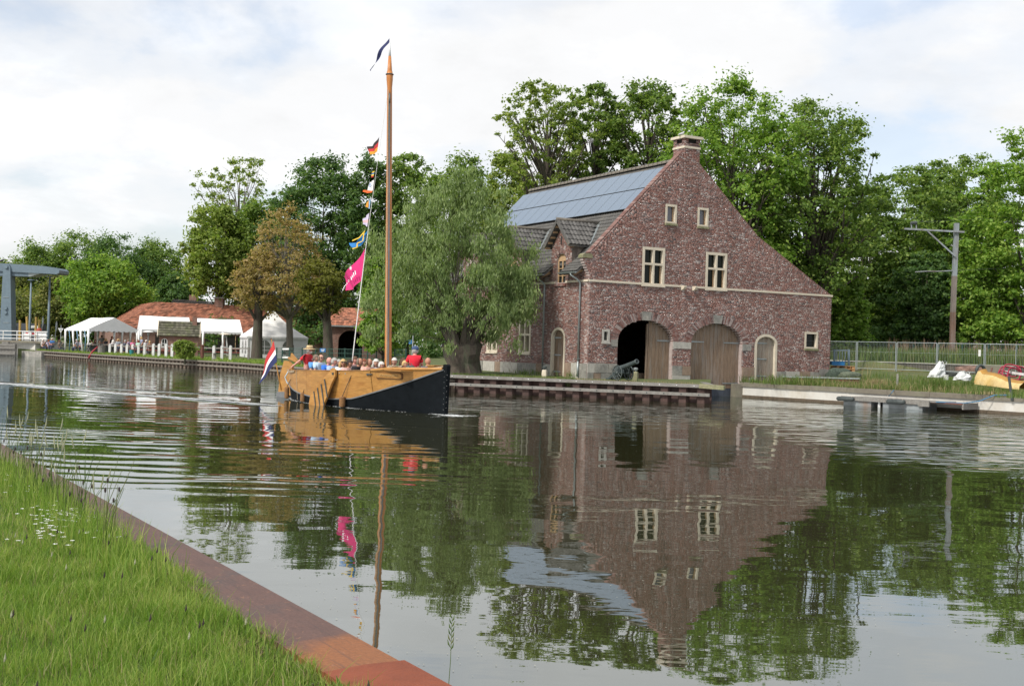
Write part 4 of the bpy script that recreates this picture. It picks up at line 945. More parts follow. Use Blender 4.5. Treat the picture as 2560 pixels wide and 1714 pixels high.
# leeboard
def z1b(x, y): return 640 + x / 8.254, 850 + y / 8.254
LY = -1.33
lbp = [bpix(*z1b(x, y), LY) for x, y in ((1600, 570), (1560, 600), (1540, 650), (1430, 790), (1210, 1050), (1165, 1150), (1140, 1300), (1130, 1420), (1400, 1480), (1440, 1330), (1500, 1180), (1600, 900), (1650, 740), (1650, 620))]
leeb = MB().prism(lbp, lambda u, v, d: (u, LY + d - .05 * (v < .9), v), -.035, .035).build('leeboard', m_ochre, boat)
for p0, p1 in (((1432, 805), (1492, 1180)), ((1362, 905), (1428, 1360)), ((1288, 985), (1342, 1380)), ((1214, 1055), (1255, 1380))):
    a_, c_ = bpix(*z1b(*p0), LY - .05), bpix(*z1b(*p1), LY - .05); MB().beam((a_[0], LY - .09, a_[1]), (c_[0], LY - .09, c_[1]), .045, .014, (0, 1, 0)).build('iron_strap', m_darkiron, leeb)
pv = bpix(*z1b(1592, 690), LY - .04); MB().tube([(pv[0], LY - .03, pv[1]), (pv[0], LY - .075, pv[1])], .035, 8).build('pivot_bolt', m_darkiron, leeb)
# rudder and tiller
rp = [bpix(*z1b(x, y), 0) for x, y in ((600, 425), (690, 430), (760, 520), (760, 1140), (478, 1140), (482, 1060), (520, 700))]
MB().prism(rp, lambda u, v, d: (u, d, v), -.045, .045).build('rudder', m_ochre, boat)
rb = [bpix(*z1b(x, y), 0) for x, y in ((452, 1062), (700, 1062), (700, 1200), (448, 1200))]; MB().prism(rb, lambda u, v, d: (u, d, v), -.055, .055).build('rudder_foot', m_hgrey, boat)
t0, t1 = bpix(*z1b(680, 372), 0), bpix(*z1b(905, 478), 0); MB().tube([(t0[0], 0, t0[1]), (t1[0], 0, t1[1])], [.055, .045], 8).build('tiller', m_ochre, boat, True)
MB().prism([bpix(*z1b(x, y), 0) for x, y in ((738, 268), (862, 415), (700, 420), (725, 350))], lambda u, v, d: (u, d, v), -.03, .03).build('tiller_head', m_ochre, boat)
MB().tube([(1.62, -.3, .95), (1.5, -.36, .75), (1.55, -.3, .55), (1.62, -.2, .5)], [(.03, .02)] * 4, 6).build('stern_trim', M('pale_blue_paint', (.45, .55, .62), .5, .1, 3), boat, True)
MB().tube([hullpt(1.7, 1.03, .03), hullpt(2.4, .985, .05), hullpt(3.1, 1.02, .04)], .014, 5).tube([hullpt(1.7, .98, .03), hullpt(2.4, .94, .05), hullpt(3.1, .99, .04)], .014, 5).build('mooring_line', m_rope, boat, True)
MB().tube([hullpt(3.35, 1.04, .03), hullpt(3.35, .05, .03)], .008, 5).build('side_rope', m_rope, boat)
# mast
def mp(z): return Vector((7.6 - .045 * (z - 1.0), 0, z))
mast = MB().tube([mp(z) for z in (.15, 1, 4, 8, 10.1, 10.35, 10.5, 10.62)], [.108, .108, .100, .085, .078, .10, .105, .085], 12).build('mast', m_mast, boat, True)
MB().tube([mp(z) for z in (10.55, 10.65, 11.1)], [.09, .075, .045], 10).build('mast_topmast', m_mast, mast, True)
MB().tube([mp(z) for z in (11.08, 11.62)], [.042, .008], 8).build('mast_tip', m_wpaint, mast, True)
dcam = Vector((.84, -.55, 0)); MB().beam(mp(1.25) + dcam * .106, mp(9.9) + dcam * .086, .055, .03, dcam).build('mast_track', m_hgrey, mast)
MB().tube([mp(10.52) + Vector((math.cos(t) * .115, math.sin(t) * .115, 0)) for t in np.linspace(0, 2 * PI, 13)], .018, 6).build('iron_band', m_darkiron, mast)
MB().tube([mp(10.0) + Vector((.08, -.09, 0)), mp(5) + Vector((.07, -.12, 0)), Vector((7.75, -.16, 1.3))], .012, 5).build('halyard', m_rope, mast)
MB().tube([mp(9.9) + dcam * .1, mp(9.75) + dcam * .1, mp(9.6) + dcam * .1], [.02, .035, .02], 6).build('block', m_hgrey, mast, True)
hb = (5.35, 1.0); ht = mp(10.35)
def line_at(z): k = (z - hb[1]) / (ht.z - hb[1]); return Vector((hb[0] + (ht.x - hb[0]) * k + .10 * math.sin(PI * k) * -1, 0, z))
MB().tube([line_at(z) for z in np.linspace(1.0, 10.35, 14)], [.020, .019, .018, .017, .016, .014, .012, .010, .008, .007, .006, .006, .006, .006], 6).build('flag_line', m_white, boat, True)
# flags (each hangs from the line or a staff: a thing of its own)
def cloth(name, label, px4, bands, y=0., amp=.05, waves=1.6, mats=None, nu=14, seed=0, bulge=0.):
    """px4: hoist top, hoist bottom, fly bottom, fly top in the boat's centre plane; bands (v0,v1,material)"""
    q = [bpix(*p, y) for p in px4]; org = bw(q[0][0], y, q[0][1]); rt_ = thing(name, label, 'flag', org)
    for v0, v1, mt in bands:
        nv = max(2, int((v1 - v0) * 10)); vs = []
        for i in range(nu + 1):
            u = i / nu
            for j in range(nv + 1):
                v = v0 + (v1 - v0) * j / nv
                a = (1 - u) * ((1 - v) * q[0][0] + v * q[1][0]) + u * ((1 - v) * q[3][0] + v * q[2][0])
                z = (1 - u) * ((1 - v) * q[0][1] + v * q[1][1]) + u * ((1 - v) * q[3][1] + v * q[2][1])
                z += bulge * math.sin(PI * u) * (1 - v * .5) + amp * .35 * u * math.sin(waves * 5 * u + 2.5 * v + seed)
                vs.append(bw(a, y + amp * (.25 + u) * math.sin(waves * 2 * PI * u + 2.2 * v + seed), z) - org)
        m_ = MB(); m_.add(vs, [(i * (nv + 1) + j, (i + 1) * (nv + 1) + j, (i + 1) * (nv + 1) + j + 1, i * (nv + 1) + j + 1) for i in range(nu) for j in range(nv)])
        m_.build('flag_stripe' if len(bands) > 1 else 'flag_cloth', mt, rt_, True)
    return rt_, q, org
def dye(n, c): return M('cloth_' + n, c, .85, .12, 6, bump=.15, bscale=60)
c_red, c_wht, c_blu, c_nvy = dye('red', (.42, .03, .035)), dye('white', (.78, .78, .80)), dye('blue', (.02, .16, .42)), dye('navy', (.022, .028, .10))
c_blk, c_gold, c_or, c_mag, c_lb, c_lav, c_yel = dye('black', (.03, .02, .02)), dye('gold', (.62, .28, .03)), dye('orange', (.72, .13, .03)), dye('magenta', (.55, .025, .16)), dye('light_blue', (.28, .45, .68)), dye('lavender', (.50, .46, .60)), dye('yellow', (.70, .48, .06))
cloth('pennant', 'long dark blue pennant streaming from the tip of the mast', ((973.5, 96), (972.5, 107), (930, 178), (927, 176)), [(0, 1, c_nvy)], amp=.05, waves=1.5, nu=22, bulge=.14)
cloth('striped_flag', 'black red and gold flag high on the flag line', ((947.5, 342), (943, 379), (925, 386), (920, 368)), [(0, .33, c_blk), (.33, .68, c_red), (.68, 1, c_gold)], amp=.04, seed=1, bulge=-.08)
cloth('small_flag', 'tiny red yellow and blue striped flag below the gold striped one', ((936, 427), (933.5, 443), (926.5, 444), (931, 430)), [(0, .25, c_yel), (.25, .5, c_blu), (.5, .75, c_yel), (.75, 1, c_red)], amp=.015, seed=2, nu=6)
fr, q_, og = cloth('white_flag', 'white flag with a blue ring and an orange lower edge', ((935, 449), (931, 477), (919, 476), (926, 456)), [(0, 1, c_wht)], amp=.02, seed=0, nu=8)
rg = MB(); p = bpix(928.5, 464, 0); cc = bw(p[0], -.05, p[1]) - og; rg.tube([cc + BX * (.045 * math.cos(t)) + Vector((0, 0, .055 * math.sin(t))) for t in np.linspace(0, 2 * PI, 13)], .009, 5); rg.build('blue_ring', c_blu, fr)
def piece(rt_, og_, name, pts, mt, y=-.01):
    n_ = len(pts); vs = []
    for yy in (y, y - .006): vs += [bw(bpix(*p, 0)[0], yy, bpix(*p, 0)[1]) - og_ for p in pts]
    MB().add(vs, [tuple(range(n_)), tuple(range(n_, 2 * n_))[::-1]] + [(i, (i + 1) % n_, n_ + (i + 1) % n_, n_ + i) for i in range(n_)]).build(name, mt, rt_)
piece(fr, og, 'orange_edge', [(932, 477), (930.5, 481), (920, 483), (907.5, 479), (910, 475), (919, 476)], c_or)
fr, q_, og = cloth('two_tone_flag', 'small flag half light blue and half gold on the flag line', ((926.5, 497), (923.5, 522), (919, 519.5), (923.5, 502)), [(0, 1, c_lb)], amp=.015, nu=6)
piece(fr, og, 'gold_half', [(923, 501.5), (921.5, 519.5), (914.8, 516.5), (917.5, 507)], c_gold)
fr, q_, og = cloth('lavender_flag', 'pale lavender flag with a faded pink band above the blue one', ((922.5, 532), (918, 567), (907.5, 559), (909, 548)), [(0, .45, c_lav), (.45, .72, dye('faded_pink', (.60, .40, .42))), (.72, 1, c_lav)], amp=.03, seed=1)
fr, q_, og = cloth('bordered_flag', 'bright blue flag with a yellow border blowing to the left', ((917, 577), (914, 602), (886, 619), (873, 609)), [(0, 1, c_blu)], amp=.06, waves=1.2, bulge=-.10, seed=2)
for pts in ([(917.6, 576), (914, 602), (911.5, 602.5), (914.5, 580)], [(913, 602), (898.5, 607), (899, 610), (911, 604.5)], [(899.5, 608), (900, 618), (897, 618), (897, 609)], [(899.5, 617), (886, 621), (886.5, 623.5), (899, 619.5)], [(916, 578), (903.5, 593), (886, 601), (886.5, 603.5), (904.5, 595.5), (916, 582)]): piece(fr, og, 'yellow_border', pts, c_yel, -.08)
fr, q_, og = cloth('magenta_flag', 'large magenta flag with white lettering and a white star, lowest on the flag line', ((911, 621), (902, 702), (866, 728), (853, 690)), [(0, 1, c_mag)], amp=.10, waves=1.1, bulge=-.12, seed=.6, nu=20)
stp = []
for i in range(16):
    an = i * PI / 8; r_ = 6.0 if i % 2 == 0 else 2.4; stp.append((888 + r_ * math.cos(an) * .62, 671 + r_ * math.sin(an)))
piece(fr, og, 'white_star', stp, c_wht, -.17)
for i, (x, y_, s_) in enumerate(((889, 697, 5), (892, 692, 4), (895, 687, 6), (899, 683, 6))): piece(fr, og, 'white_letter', [(x - 1, y_ - s_ * .8), (x + .7, y_ - s_), (x + 2.6, y_ + s_ * .55), (x + .9, y_ + s_ * .8)], c_wht, -.17)
rg = MB(); p = bpix(883, 703, 0); cc = bw(p[0], -.17, p[1]) - og; rg.tube([cc + BX * (.035 * math.cos(t)) + Vector((0, 0, .035 * math.sin(t))) for t in np.linspace(0, 2 * PI, 13)], .006, 5); rg.build('white_letter', c_wht, fr)
for x, y_ in ((879, 709), (876, 713), (873, 716), (871, 720), (869, 724)): piece(fr, og, 'white_letter', [(x - .8, y_ - 1.6), (x + 1.2, y_ - 1.2), (x + .8, y_ + 1.6), (x - 1.2, y_ + 1.2)], c_wht, -.17)
# stern flag on its staff
s0, s1 = bpix(706.6, 973.6, 0), bpix(682, 847, 0); stf = thing('flag_staff', 'slanted wooden flag staff leaning out over the rudder', 'flag staff', bw(s0[0], -.06, s0[1]))
e_ = bw(s1[0], -.06, s1[1]) - bw(s0[0], -.06, s0[1]); MB().tube([(0, 0, 0), e_], [.026, .018], 8).build('staff', m_ochre, stf, True); MB().ball(e_, .03, 8, 6).build('finial', m_rust, stf, True)
cloth('tricolour_flag', 'red white and blue flag drooping from the staff at the stern', ((683.5, 851), (692.5, 903), (647.5, 961), (655.5, 927)), [(0, .42, c_red), (.42, .66, c_wht), (.66, 1, c_nvy)], y=-.09, amp=.05, waves=1.0, bulge=.02, seed=1.2, nu=18)
# fenders
def fender(px, py0, py1, wpx, topx, topy, y, label):
    a0, z0 = bpix(px, py0, y); _, z1 = bpix(px, py1, y); r = wpx / 2 * 38 / FPX; z1 = max(z1, .02)
    f = thing('rope_fender', label, 'fender', bw(a0, y, 0), BR, 'coir fenders along the barge side')
    pr = [(r * .55, z1)] + [(r * (1 + .05 * (i % 2)), z1 + .03 + (z0 - z1 - .06) * i / 16) for i in range(17)] + [(r * .5, z0)]
    MB().lathe(pr, 12).build('fender_body', m_coir, f, True)
    ta, tz = bpix(topx, topy, y * .97); MB().tube([(0, 0, z0), ((ta - a0) * .5, .02, (z0 + tz) / 2), (ta - a0, .05, tz)], .013, 5).build('fender_rope', M('tarred_rope', (.10, .075, .05), .9, .3, 20), f)
fender(717.5, 966, 996, 12, 731, 938, -.62, 'brown coir fender nearest the rudder, hanging on its rope')
fender(757.5, 981, 1008, 13, 775, 938, -1.0, 'brown coir fender hanging between the stern and the leeboard')
fender(856, 990, 1019, 14, 877.5, 938, -1.27, 'brown coir fender hanging just forward of the leeboard')
# foam and wake flecks
fo = MB(); fr_ = np.random.default_rng(3)
def fleck(x, y, l, w, ang): c, s = math.cos(ang), math.sin(ang); fo.add([(x + c * l, y + s * l, .012), (x - s * w, y + c * w, .014), (x - c * l, y - s * l, .012), (x + s * w, y - c * w, .013)], [(0, 1, 2, 3)])
for i in range(1500):
    k = fr_.uniform() ** 1.2; p = Vector((-7.4 - 13.6 * k, 36.0 + 10.6 * k)); j = fr_.normal(0, .07 + .05 * k) + .12 * math.sin(9 * k); fleck(p.x + j, p.y + j, fr_.uniform(.1, .5), fr_.uniform(.012, .04), fr_.normal(2.48, .12))
for i in range(260):
    k = fr_.uniform(); p = Vector((-8.9 - 9 * k, 41.2 + 4.3 * k)); fleck(p.x, p.y + fr_.normal(0, .12), fr_.uniform(.08, .35), fr_.uniform(.006, .02), fr_.normal(2.7, .15))
for i in range(170):
    a = 10.7 + fr_.uniform(-.4, .9); y = fr_.normal(0, .12 + abs(a - 10.7) * .25); p = bw(a, y, 0); fleck(p.x, p.y, fr_.uniform(.03, .16), fr_.uniform(.006, .02), fr_.normal(0, .5))
for i in range(150):
    a = fr_.uniform(1.2, 9.5); p = bw(a, -ip(SW, a) - fr_.uniform(.0, .12), 0); fleck(p.x, p.y, fr_.uniform(.03, .15), fr_.uniform(.006, .016), BR + fr_.normal(0, .2))
fo.build('wake_foam', M('foam', (.74, .77, .78), .8, .1, 5), kind='stuff')
dr = MB()
for i in range(2400):
    if i % 12 == 0: ccx, ccy = fr_.uniform(0, 2560), 990 + 700 * fr_.uniform() ** 1.7
    px, py = ccx + fr_.normal(0, 130), min(1712, max(985, ccy + fr_.normal(0, 22)))
    p = atz(px, py, .006)
    l = fr_.uniform(.001, .0042) * (1 + p.y / 5); an = fr_.uniform(0, PI); w = l * fr_.uniform(.25, .8)
    if fr_.uniform() < .03: l *= 5; w = l * .06
    c, s = math.cos(an), math.sin(an); dr.add([(p.x + c * l, p.y + s * l, .006), (p.x - s * w, p.y + c * w, .006), (p.x - c * l, p.y - s * l, .006), (p.x + s * w, p.y - c * w, .006)], [(0, 1, 2, 3)])
dr.build('floating_pollen', M('pollen_fluff', (.34, .33, .27), .9, .3, 9), kind='stuff')
# ================================================================ PEOPLE
def skin_mesh(nodes, edges, sub=1):
    """one continuous limb surface grown along joints: nodes (x,y,z,r) with r a number or pair"""
    me = bpy.data.meshes.new('tmp'); me.from_pydata([n_[:3] for n_ in nodes], edges, []); ob = bpy.data.objects.new('tmp', me); COL.objects.link(ob)
    ob.modifiers.new('s', 'SKIN'); sv = me.skin_vertices[0].data
    for i, n_ in enumerate(nodes):
        r = n_[3]; sv[i].radius = r if hasattr(r, '__len__') else (r, r)
    sv[0].use_root = True
    if sub: ss_ = ob.modifiers.new('d', 'SUBSURF'); ss_.levels = sub; ss_.render_levels = sub
    dg = bpy.context.evaluated_depsgraph_get(); m2 = bpy.data.meshes.new_from_object(ob.evaluated_get(dg)); bpy.data.objects.remove(ob)
    V = [tuple(v.co) for v in m2.vertices]; Fc = [tuple(p.vertices) for p in m2.polygons]; bpy.data.meshes.remove(m2); return V, Fc
_tp = {}
def body_parts(sit, arms):
    key = (sit, arms)
    if key in _tp: return _tp[key]
    h = .52 if sit else .95; lean = .03
    tor = [(0, 0, h, (.15, .12)), (-.02, 0, h + .22, (.14, .11)), (0, 0, h + .42, (.17, .115)), (.01, 0, h + .51, (.10, .08)), (.02, 0, h + .55, .06), (.035, 0, h + .61, .055)]
    A = {'lap': ((.05, .23, h + .24), (.26, .15, h + .17), (.33, .12, h + .15)), 'down': ((-.02, .25, h + .22), (.06, .26, h - .02), (.08, .26, h - .12)),
         'aft': ((-.20, .27, h + .27), (-.40, .34, h + .10), (-.47, .36, h + .03)), 'up': ((.16, .22, h + .28), (.30, .16, h + .42), (.32, .14, h + .50))}
    aL, aR = A[arms[0]], A[arms[1]]
    if sit: legs = ((.12, .10, h - .02, .085), (.44, .11, h - .03, .065), (.41, .11, .10, .042), (.55, .11, .04, .04))
    else: legs = ((0, .10, h - .08, .09), (.02, .10, h * .52, .062), (0, .10, .10, .042), (.13, .10, .04, .04))
    nodes = list(tor); edges = [(i, i + 1) for i in range(5)]
    for sg, a in ((1, aL), (-1, aR)):
        n_ = len(nodes); nodes += [(0, .17 * sg, h + .47, .062)] + [(a[0][0], a[0][1] * sg, a[0][2], .043), (a[1][0], a[1][1] * sg, a[1][2], .030), (a[2][0], a[2][1] * sg, a[2][2], (.036, .02))]
        edges += [(2, n_), (n_, n_ + 1), (n_ + 1, n_ + 2), (n_ + 2, n_ + 3)]
        n_ = len(nodes); nodes += [(x, y * sg, z, r) for x, y, z, r in legs]; edges += [(0, n_), (n_, n_ + 1), (n_ + 1, n_ + 2), (n_ + 2, n_ + 3)]
    V, Fc = skin_mesh(nodes, edges); body = MB(); body.add(V, Fc)
    hz = h + .675; hx = .05
    body.ball((hx, 0, hz), (.104, .086, .114), 14, 9); body.ball((hx + .02, 0, hz - .06), (.07, .06, .06), 10, 6)     # skull, jaw
    body.add([(hx + .09, -.012, hz + .01), (hx + .09, .012, hz + .01), (hx + .122, 0, hz - .03), (hx + .09, .018, hz - .035), (hx + .09, -.018, hz - .035)], [(0, 1, 2), (1, 3, 2), (3, 4, 2), (4, 0, 2)])
    for sg in (-1, 1): body.ball((hx - .005, .08 * sg, hz - .005), (.02, .011, .032), 7, 5)
    for sg, a in ((1, aL), (-1, aR)):                                                                                 # fingers and thumb
        w = Vector((a[1][0], a[1][1] * sg, a[1][2])); p = Vector((a[2][0], a[2][1] * sg, a[2][2])); d = (p - w).normalized(); sd = d.cross(Vector((0, 0, 1))); sd = sd.normalized() if sd.length > .01 else Vector((0, 1, 0))
        for f in range(4): b0 = p + sd * (.016 * (f - 1.5)); L_ = (.055, .065, .06, .048)[f]; body.tube([b0, b0 + d * L_ * .6, b0 + d * L_ + Vector((0, 0, -.02))], [.0095, .009, .007], 5)
        body.tube([p - d * .02 + sd * .03, p + sd * .05 + d * .01, p + sd * .052 + d * .04], [.011, .010, .008], 5)
    Vt, Ft = skin_mesh([(n_[0], n_[1], n_[2], tuple(r + .016 for r in (n_[3] if hasattr(n_[3], '__len__') else (n_[3],) * 2))) for n_ in tor[:4]] + [(0, .17, h + .47, .08), (aL[0][0] * .8, aL[0][1] * .97, h + .47 + (aL[0][2] - h - .47) * .75, .066), (0, -.17, h + .47, .08), (aR[0][0] * .8, -aR[0][1] * .97, h + .47 + (aR[0][2] - h - .47) * .75, .066)], [(0, 1), (1, 2), (2, 3), (2, 4), (4, 5), (2, 6), (6, 7)])
    shirt = MB(); shirt.add(Vt, Ft)
    ln_ = [(x, y, z, r + .016) for x, y, z, r in legs[:3]]; Vt, Ft = skin_mesh([(0, 0, h, (.16, .135))] + ln_ + [(x, -y, z, r) for x, y, z, r in ln_], [(0, 1), (1, 2), (2, 3), (0, 4), (4, 5), (5, 6)]); tr_ = MB(); tr_.add(Vt, Ft)
    eyes = MB()
    for sg in (-1, 1): eyes.ball((hx + .087, .03 * sg, hz + .018), (.012, .014, .01), 6, 4)
    eyes.box(hx + .09, hx + .098, -.022, .022, hz - .062, hz - .055)
    _tp[key] = (body.mesh('body'), shirt.mesh('shirt'), tr_.mesh('trousers'), eyes.mesh('face_features'), Vector((hx, 0, hz)))
    for me in _tp[key][:4]: me.polygons.foreach_set('use_smooth', [True] * len(me.polygons))
    return _tp[key]
def hair_mesh(kind):
    key = 'hair_' + kind
    if key in _tp: return _tp[key]
    mb = MB(); n_, m_ = 16, 10; R3 = (.120, .102, .130)
    vs = []; keep = []
    r_ = random.Random(4)
    for i in range(m_ + 1):
        for k_ in range(n_):
            t_ = PI * i / m_ ; an = 2 * PI * k_ / n_; q = Vector((R3[0] * math.sin(t_) * math.cos(an), R3[1] * math.sin(t_) * math.sin(an), R3[2] * math.cos(t_))); q *= 1 + r_.uniform(-.025, .035); vs.append(q)
    def on(t_, an):
        front = math.cos(an)
        if kind == 'short': return t_ < PI * (.40 if front > .55 else .60 if front > -.3 else .78)
        if kind == 'thin': return (t_ > PI * .2 and front < .35 and t_ < PI * .74)
        if kind == 'fringe': return t_ > PI * .32 and front < .25 and t_ < PI * .72
        return t_ < PI * (.36 if front > .5 else .86)
    fs = []
    for i in range(m_):
        for k_ in range(n_):
            if on(PI * (i + .5) / m_, 2 * PI * (k_ + .5) / n_): fs.append((i * n_ + k_, (i + 1) * n_ + k_, (i + 1) * n_ + (k_ + 1) % n_, i * n_ + (k_ + 1) % n_))
    mb.add(vs, fs)
    if kind == 'long':
        for sg in (-1, 1): mb.tube([(.02, .085 * sg, .05), (0, .10 * sg, -.06), (-.01, .10 * sg, -.15), (.0, .085 * sg, -.21)], [.03, .045, .045, .02], 8)
        mb.tube([(-.06, 0, .05), (-.085, 0, -.06), (-.085, 0, -.16), (-.07, 0, -.22)], [(.08, .05), (.1, .05), (.09, .045), (.06, .03)], 8)
    me = mb.mesh('hair'); me.polygons.foreach_set('use_smooth', [True] * len(me.polygons)); _tp[key] = me; return me
m_skin = [M('skin_fair', (.52, .29, .21), .6, .1, 12, bump=.05), M('skin_tanned', (.42, .21, .14), .6, .1, 12, bump=.05), M('skin_rosy', (.56, .27, .22), .6, .1, 12, bump=.05)]
HAIR = {'grey': (.34, .33, .31), 'white': (.60, .58, .54), 'blond': (.48, .33, .15), 'brown': (.10, .055, .03), 'dark': (.03, .022, .018), 'red': (.20, .06, .03), 'greybrown': (.17, .13, .10)}
m_hair = {k_: M('hair_' + k_, c, .8, .3, 30, bump=.5) for k_, c in HAIR.items()}
m_eye = M('eye_dark', (.05, .03, .03), .4, .1, 5)
_cl = {}
def clothm(c):
    c = tuple(c)
    if c not in _cl: _cl[c] = M('clothing_%d' % len(_cl), c, .85, .12, 8, bump=.2)
    return _cl[c]
def person(label, loc, rz, sit=True, arms=('lap', 'lap'), shirt=(.5, .5, .5), trousers=(.05, .06, .10), hair='short', hcol='grey', sk=0, extra=None, group=None, sc=1., headturn=0.):
    b_, s_, t_, e_, hc = body_parts(sit, arms); r = thing('person', label, 'person', loc, rz, group); r.scale = (sc, sc, sc)
    def child(name, me, mat, par=r):
        if not me.materials: me.materials.append(None)
        o_ = bpy.data.objects.new(name, me); COL.objects.link(o_); o_.parent = par; o_.material_slots[0].link = 'OBJECT'; o_.material_slots[0].material = mat; return o_
    child('body', b_, m_skin[sk]); child('shirt', s_, clothm(shirt)); child('trousers', t_, clothm(trousers)); child('face_features', e_, m_eye)
    if hair: h_ = child('hair', hair_mesh(hair), m_hair[hcol]); h_.location = hc
    if extra == 'straw':
        mb = MB().lathe([(.235, .02), (.24, .035), (.115, .065), (.11, .13), (.095, .165), (.04, .15), (.0, .15)], 18, M=Matrix.Translation(hc)); mb.build('straw_hat', M('straw', (.52, .40, .22), .9, .2, 30, bump=.5), r, True)
        MB().lathe([(.117, .068), (.117, .095), (.11, .095), (.11, .068)], 18, M=Matrix.Translation(hc)).build('hat_band', M('hat_band_brown', (.20, .10, .05), .9, .1, 9), r)
        bd_ = MB().ball(hc + Vector((.045, 0, -.075)), (.062, .062, .055), 10, 6).build('beard', m_hair['white'], r, True)
        MB().box(.135, .142, .02, .09, 1.29, 1.315).build('name_badge', m_wpaint, r)
    if extra == 'cap':
        mb = MB().lathe([(.112, .02), (.115, .05), (.10, .105), (.06, .14), (.0, .145)], 16, M=Matrix.Translation(hc)); mb.build('cap', M('denim_blue_cap', (.045, .075, .16), .9, .2, 12), r, True)
        MB().prism([(.09, -.075), (.15, -.065), (.185, 0), (.15, .065), (.09, .075)], lambda u, v, d: (hc.x + u, v, hc.z + .03 + d - (u - .09) * .2), 0, .01).build('cap_visor', M('denim_blue_visor', (.045, .075, .16), .9, .2, 12), r)
    if extra == 'shades':
        MB().box(hc.x + .088, hc.x + .10, -.066, -.008, hc.z + .0, hc.z + .036).box(hc.x + .088, hc.x + .10, .008, .066, hc.z + .0, hc.z + .036).box(hc.x + .09, hc.x + .098, -.01, .01, hc.z + .02, hc.z + .028).box(hc.x + .0, hc.x + .095, .076, .082, hc.z + .02, hc.z + .028).box(hc.x + .0, hc.x + .095, -.082, -.076, hc.z + .02, hc.z + .028).build('sunglasses', m_darkiron, r)
    return r
def aboard(px, py, y, label, yaw=0., sit=True, **k):
    a, z = bpix(px, py, y); hc = 1.195 if sit else 1.625; r = person(label, bw(a, y, z - hc + (.06 if sit else 0)), BR + yaw, sit, group=None, **k); return r
aboard(771, 874.5, -.05, 'bearded skipper in a straw hat and red shirt standing at the tiller', .5, False, arms=('down', 'aft'), shirt=(.50, .02, .03), trousers=(.05, .09, .18), hair='fringe', hcol='white', extra='straw', sk=2)
aboard(1037, 876, .25, 'man in a red shirt and blue cap standing at the bow with his back turned', 2.35, False, arms=('down', 'lap'), shirt=(.58, .015, .035), trousers=(.05, .06, .1), hair='fringe', hcol='grey', extra='cap', sk=2)
P_ = [(777, 902, .35, 'seated passenger with red hair bending forward behind the skipper', .1, dict(shirt=(.15, .22, .36), hair='short', hcol='red', sk=1)),
      (787, 899, .0, 'man with cropped grey brown hair in a white and blue shirt', .3, dict(shirt=(.10, .30, .62), hair='short', hcol='greybrown')),
      (800, 899, -.35, 'tall balding man with sunglasses in a pale blue shirt', .1, dict(shirt=(.42, .55, .70), hair='fringe', hcol='greybrown', extra='shades')),
      (820.5, 906, -.5, 'bald man in a bright blue shirt bending his head', .2, dict(shirt=(.03, .15, .58), hair=None, sk=2)),
      (832.5, 908, -.68, 'grey haired man in a pale blue collar beside the leeboard', .35, dict(shirt=(.36, .46, .62), hair='short', hcol='grey', sk=2)),
      (845, 911, .1, 'passenger half hidden behind the blond woman, grey blond hair', 0, dict(shirt=(.5, .45, .4), hair='long', hcol='grey')),
      (857, 911, -.72, 'woman with long blond hair and sunglasses looking towards the bank', -.35, dict(shirt=(.70, .72, .76), hair='long', hcol='blond', extra='shades', sk=1)),
      (871, 912.5, -.6, 'dark haired passenger with a pale pink top', .2, dict(shirt=(.55, .36, .33), hair='short', hcol='dark', sk=1)),
      (886, 904, .5, 'passenger with brown hair showing behind the man in black', -.1, dict(shirt=(.3, .2, .2), hair='short', hcol='brown', sk=2)),
      (896.5, 908.5, -.45, 'man with a shaved head in a black shirt', .15, dict(shirt=(.012, .012, .014), hair='thin', hcol='greybrown', sk=1)),
      (908, 910, .55, 'passenger with reddish hair between the man in black and the man in pink', 0, dict(shirt=(.2, .08, .08), hair='short', hcol='red')),
      (920.5, 910, -.55, 'man with thin dark hair in a salmon pink shirt', .1, dict(shirt=(.62, .36, .30), hair='thin', hcol='brown', sk=1)),
      (939, 911, .1, 'woman with bushy white hair seated aft of the mast', -.3, dict(shirt=(.4, .4, .42), hair='long', hcol='white')),
      (951, 918, -.2, 'small white haired passenger sunk low beside the mast', .1, dict(shirt=(.5, .5, .5), hair='short', hcol='white')),
      (985, 908, .55, 'grey blond passenger just forward of the mast', -.4, dict(shirt=(.25, .3, .4), hair='short', hcol='white')),
      (1005, 909, .5, 'passenger with curly dark brown hair forward of the mast', .2, dict(shirt=(.2, .2, .3), hair='long', hcol='brown')),
      (1010, 915, .05, 'low seated blond passenger beside the black bag', .1, dict(shirt=(.5, .3, .3), hair='short', hcol='blond')),
      (1070, 908, .25, 'bald man with sunglasses seated next to the bow locker', 2.6, dict(shirt=(.1, .1, .12), hair=None, extra='shades', sk=1))]
for px, py, y, lab, yaw, kw in P_: aboard(px, py, y, lab, yaw, **kw)
a, z = bpix(1026, 914, -.4); bg_ = thing('bag', 'black shoulder bag lying on the side deck in front of the man in the cap', 'bag', bw(a, -.4, 1.255), BR)
MB().tube([(-.16, 0, .07), (-.1, 0, .08), (.1, 0, .08), (.16, 0, .07)], [(.05, .05), (.1, .075), (.1, .075), (.05, .05)], 10).build('bag_body', m_darkiron, bg_, True); MB().tube([(-.12, 0, .1), (-.06, 0, .2), (.06, 0, .2), (.12, 0, .1)], .012, 6).build('bag_handle', m_darkiron, bg_)
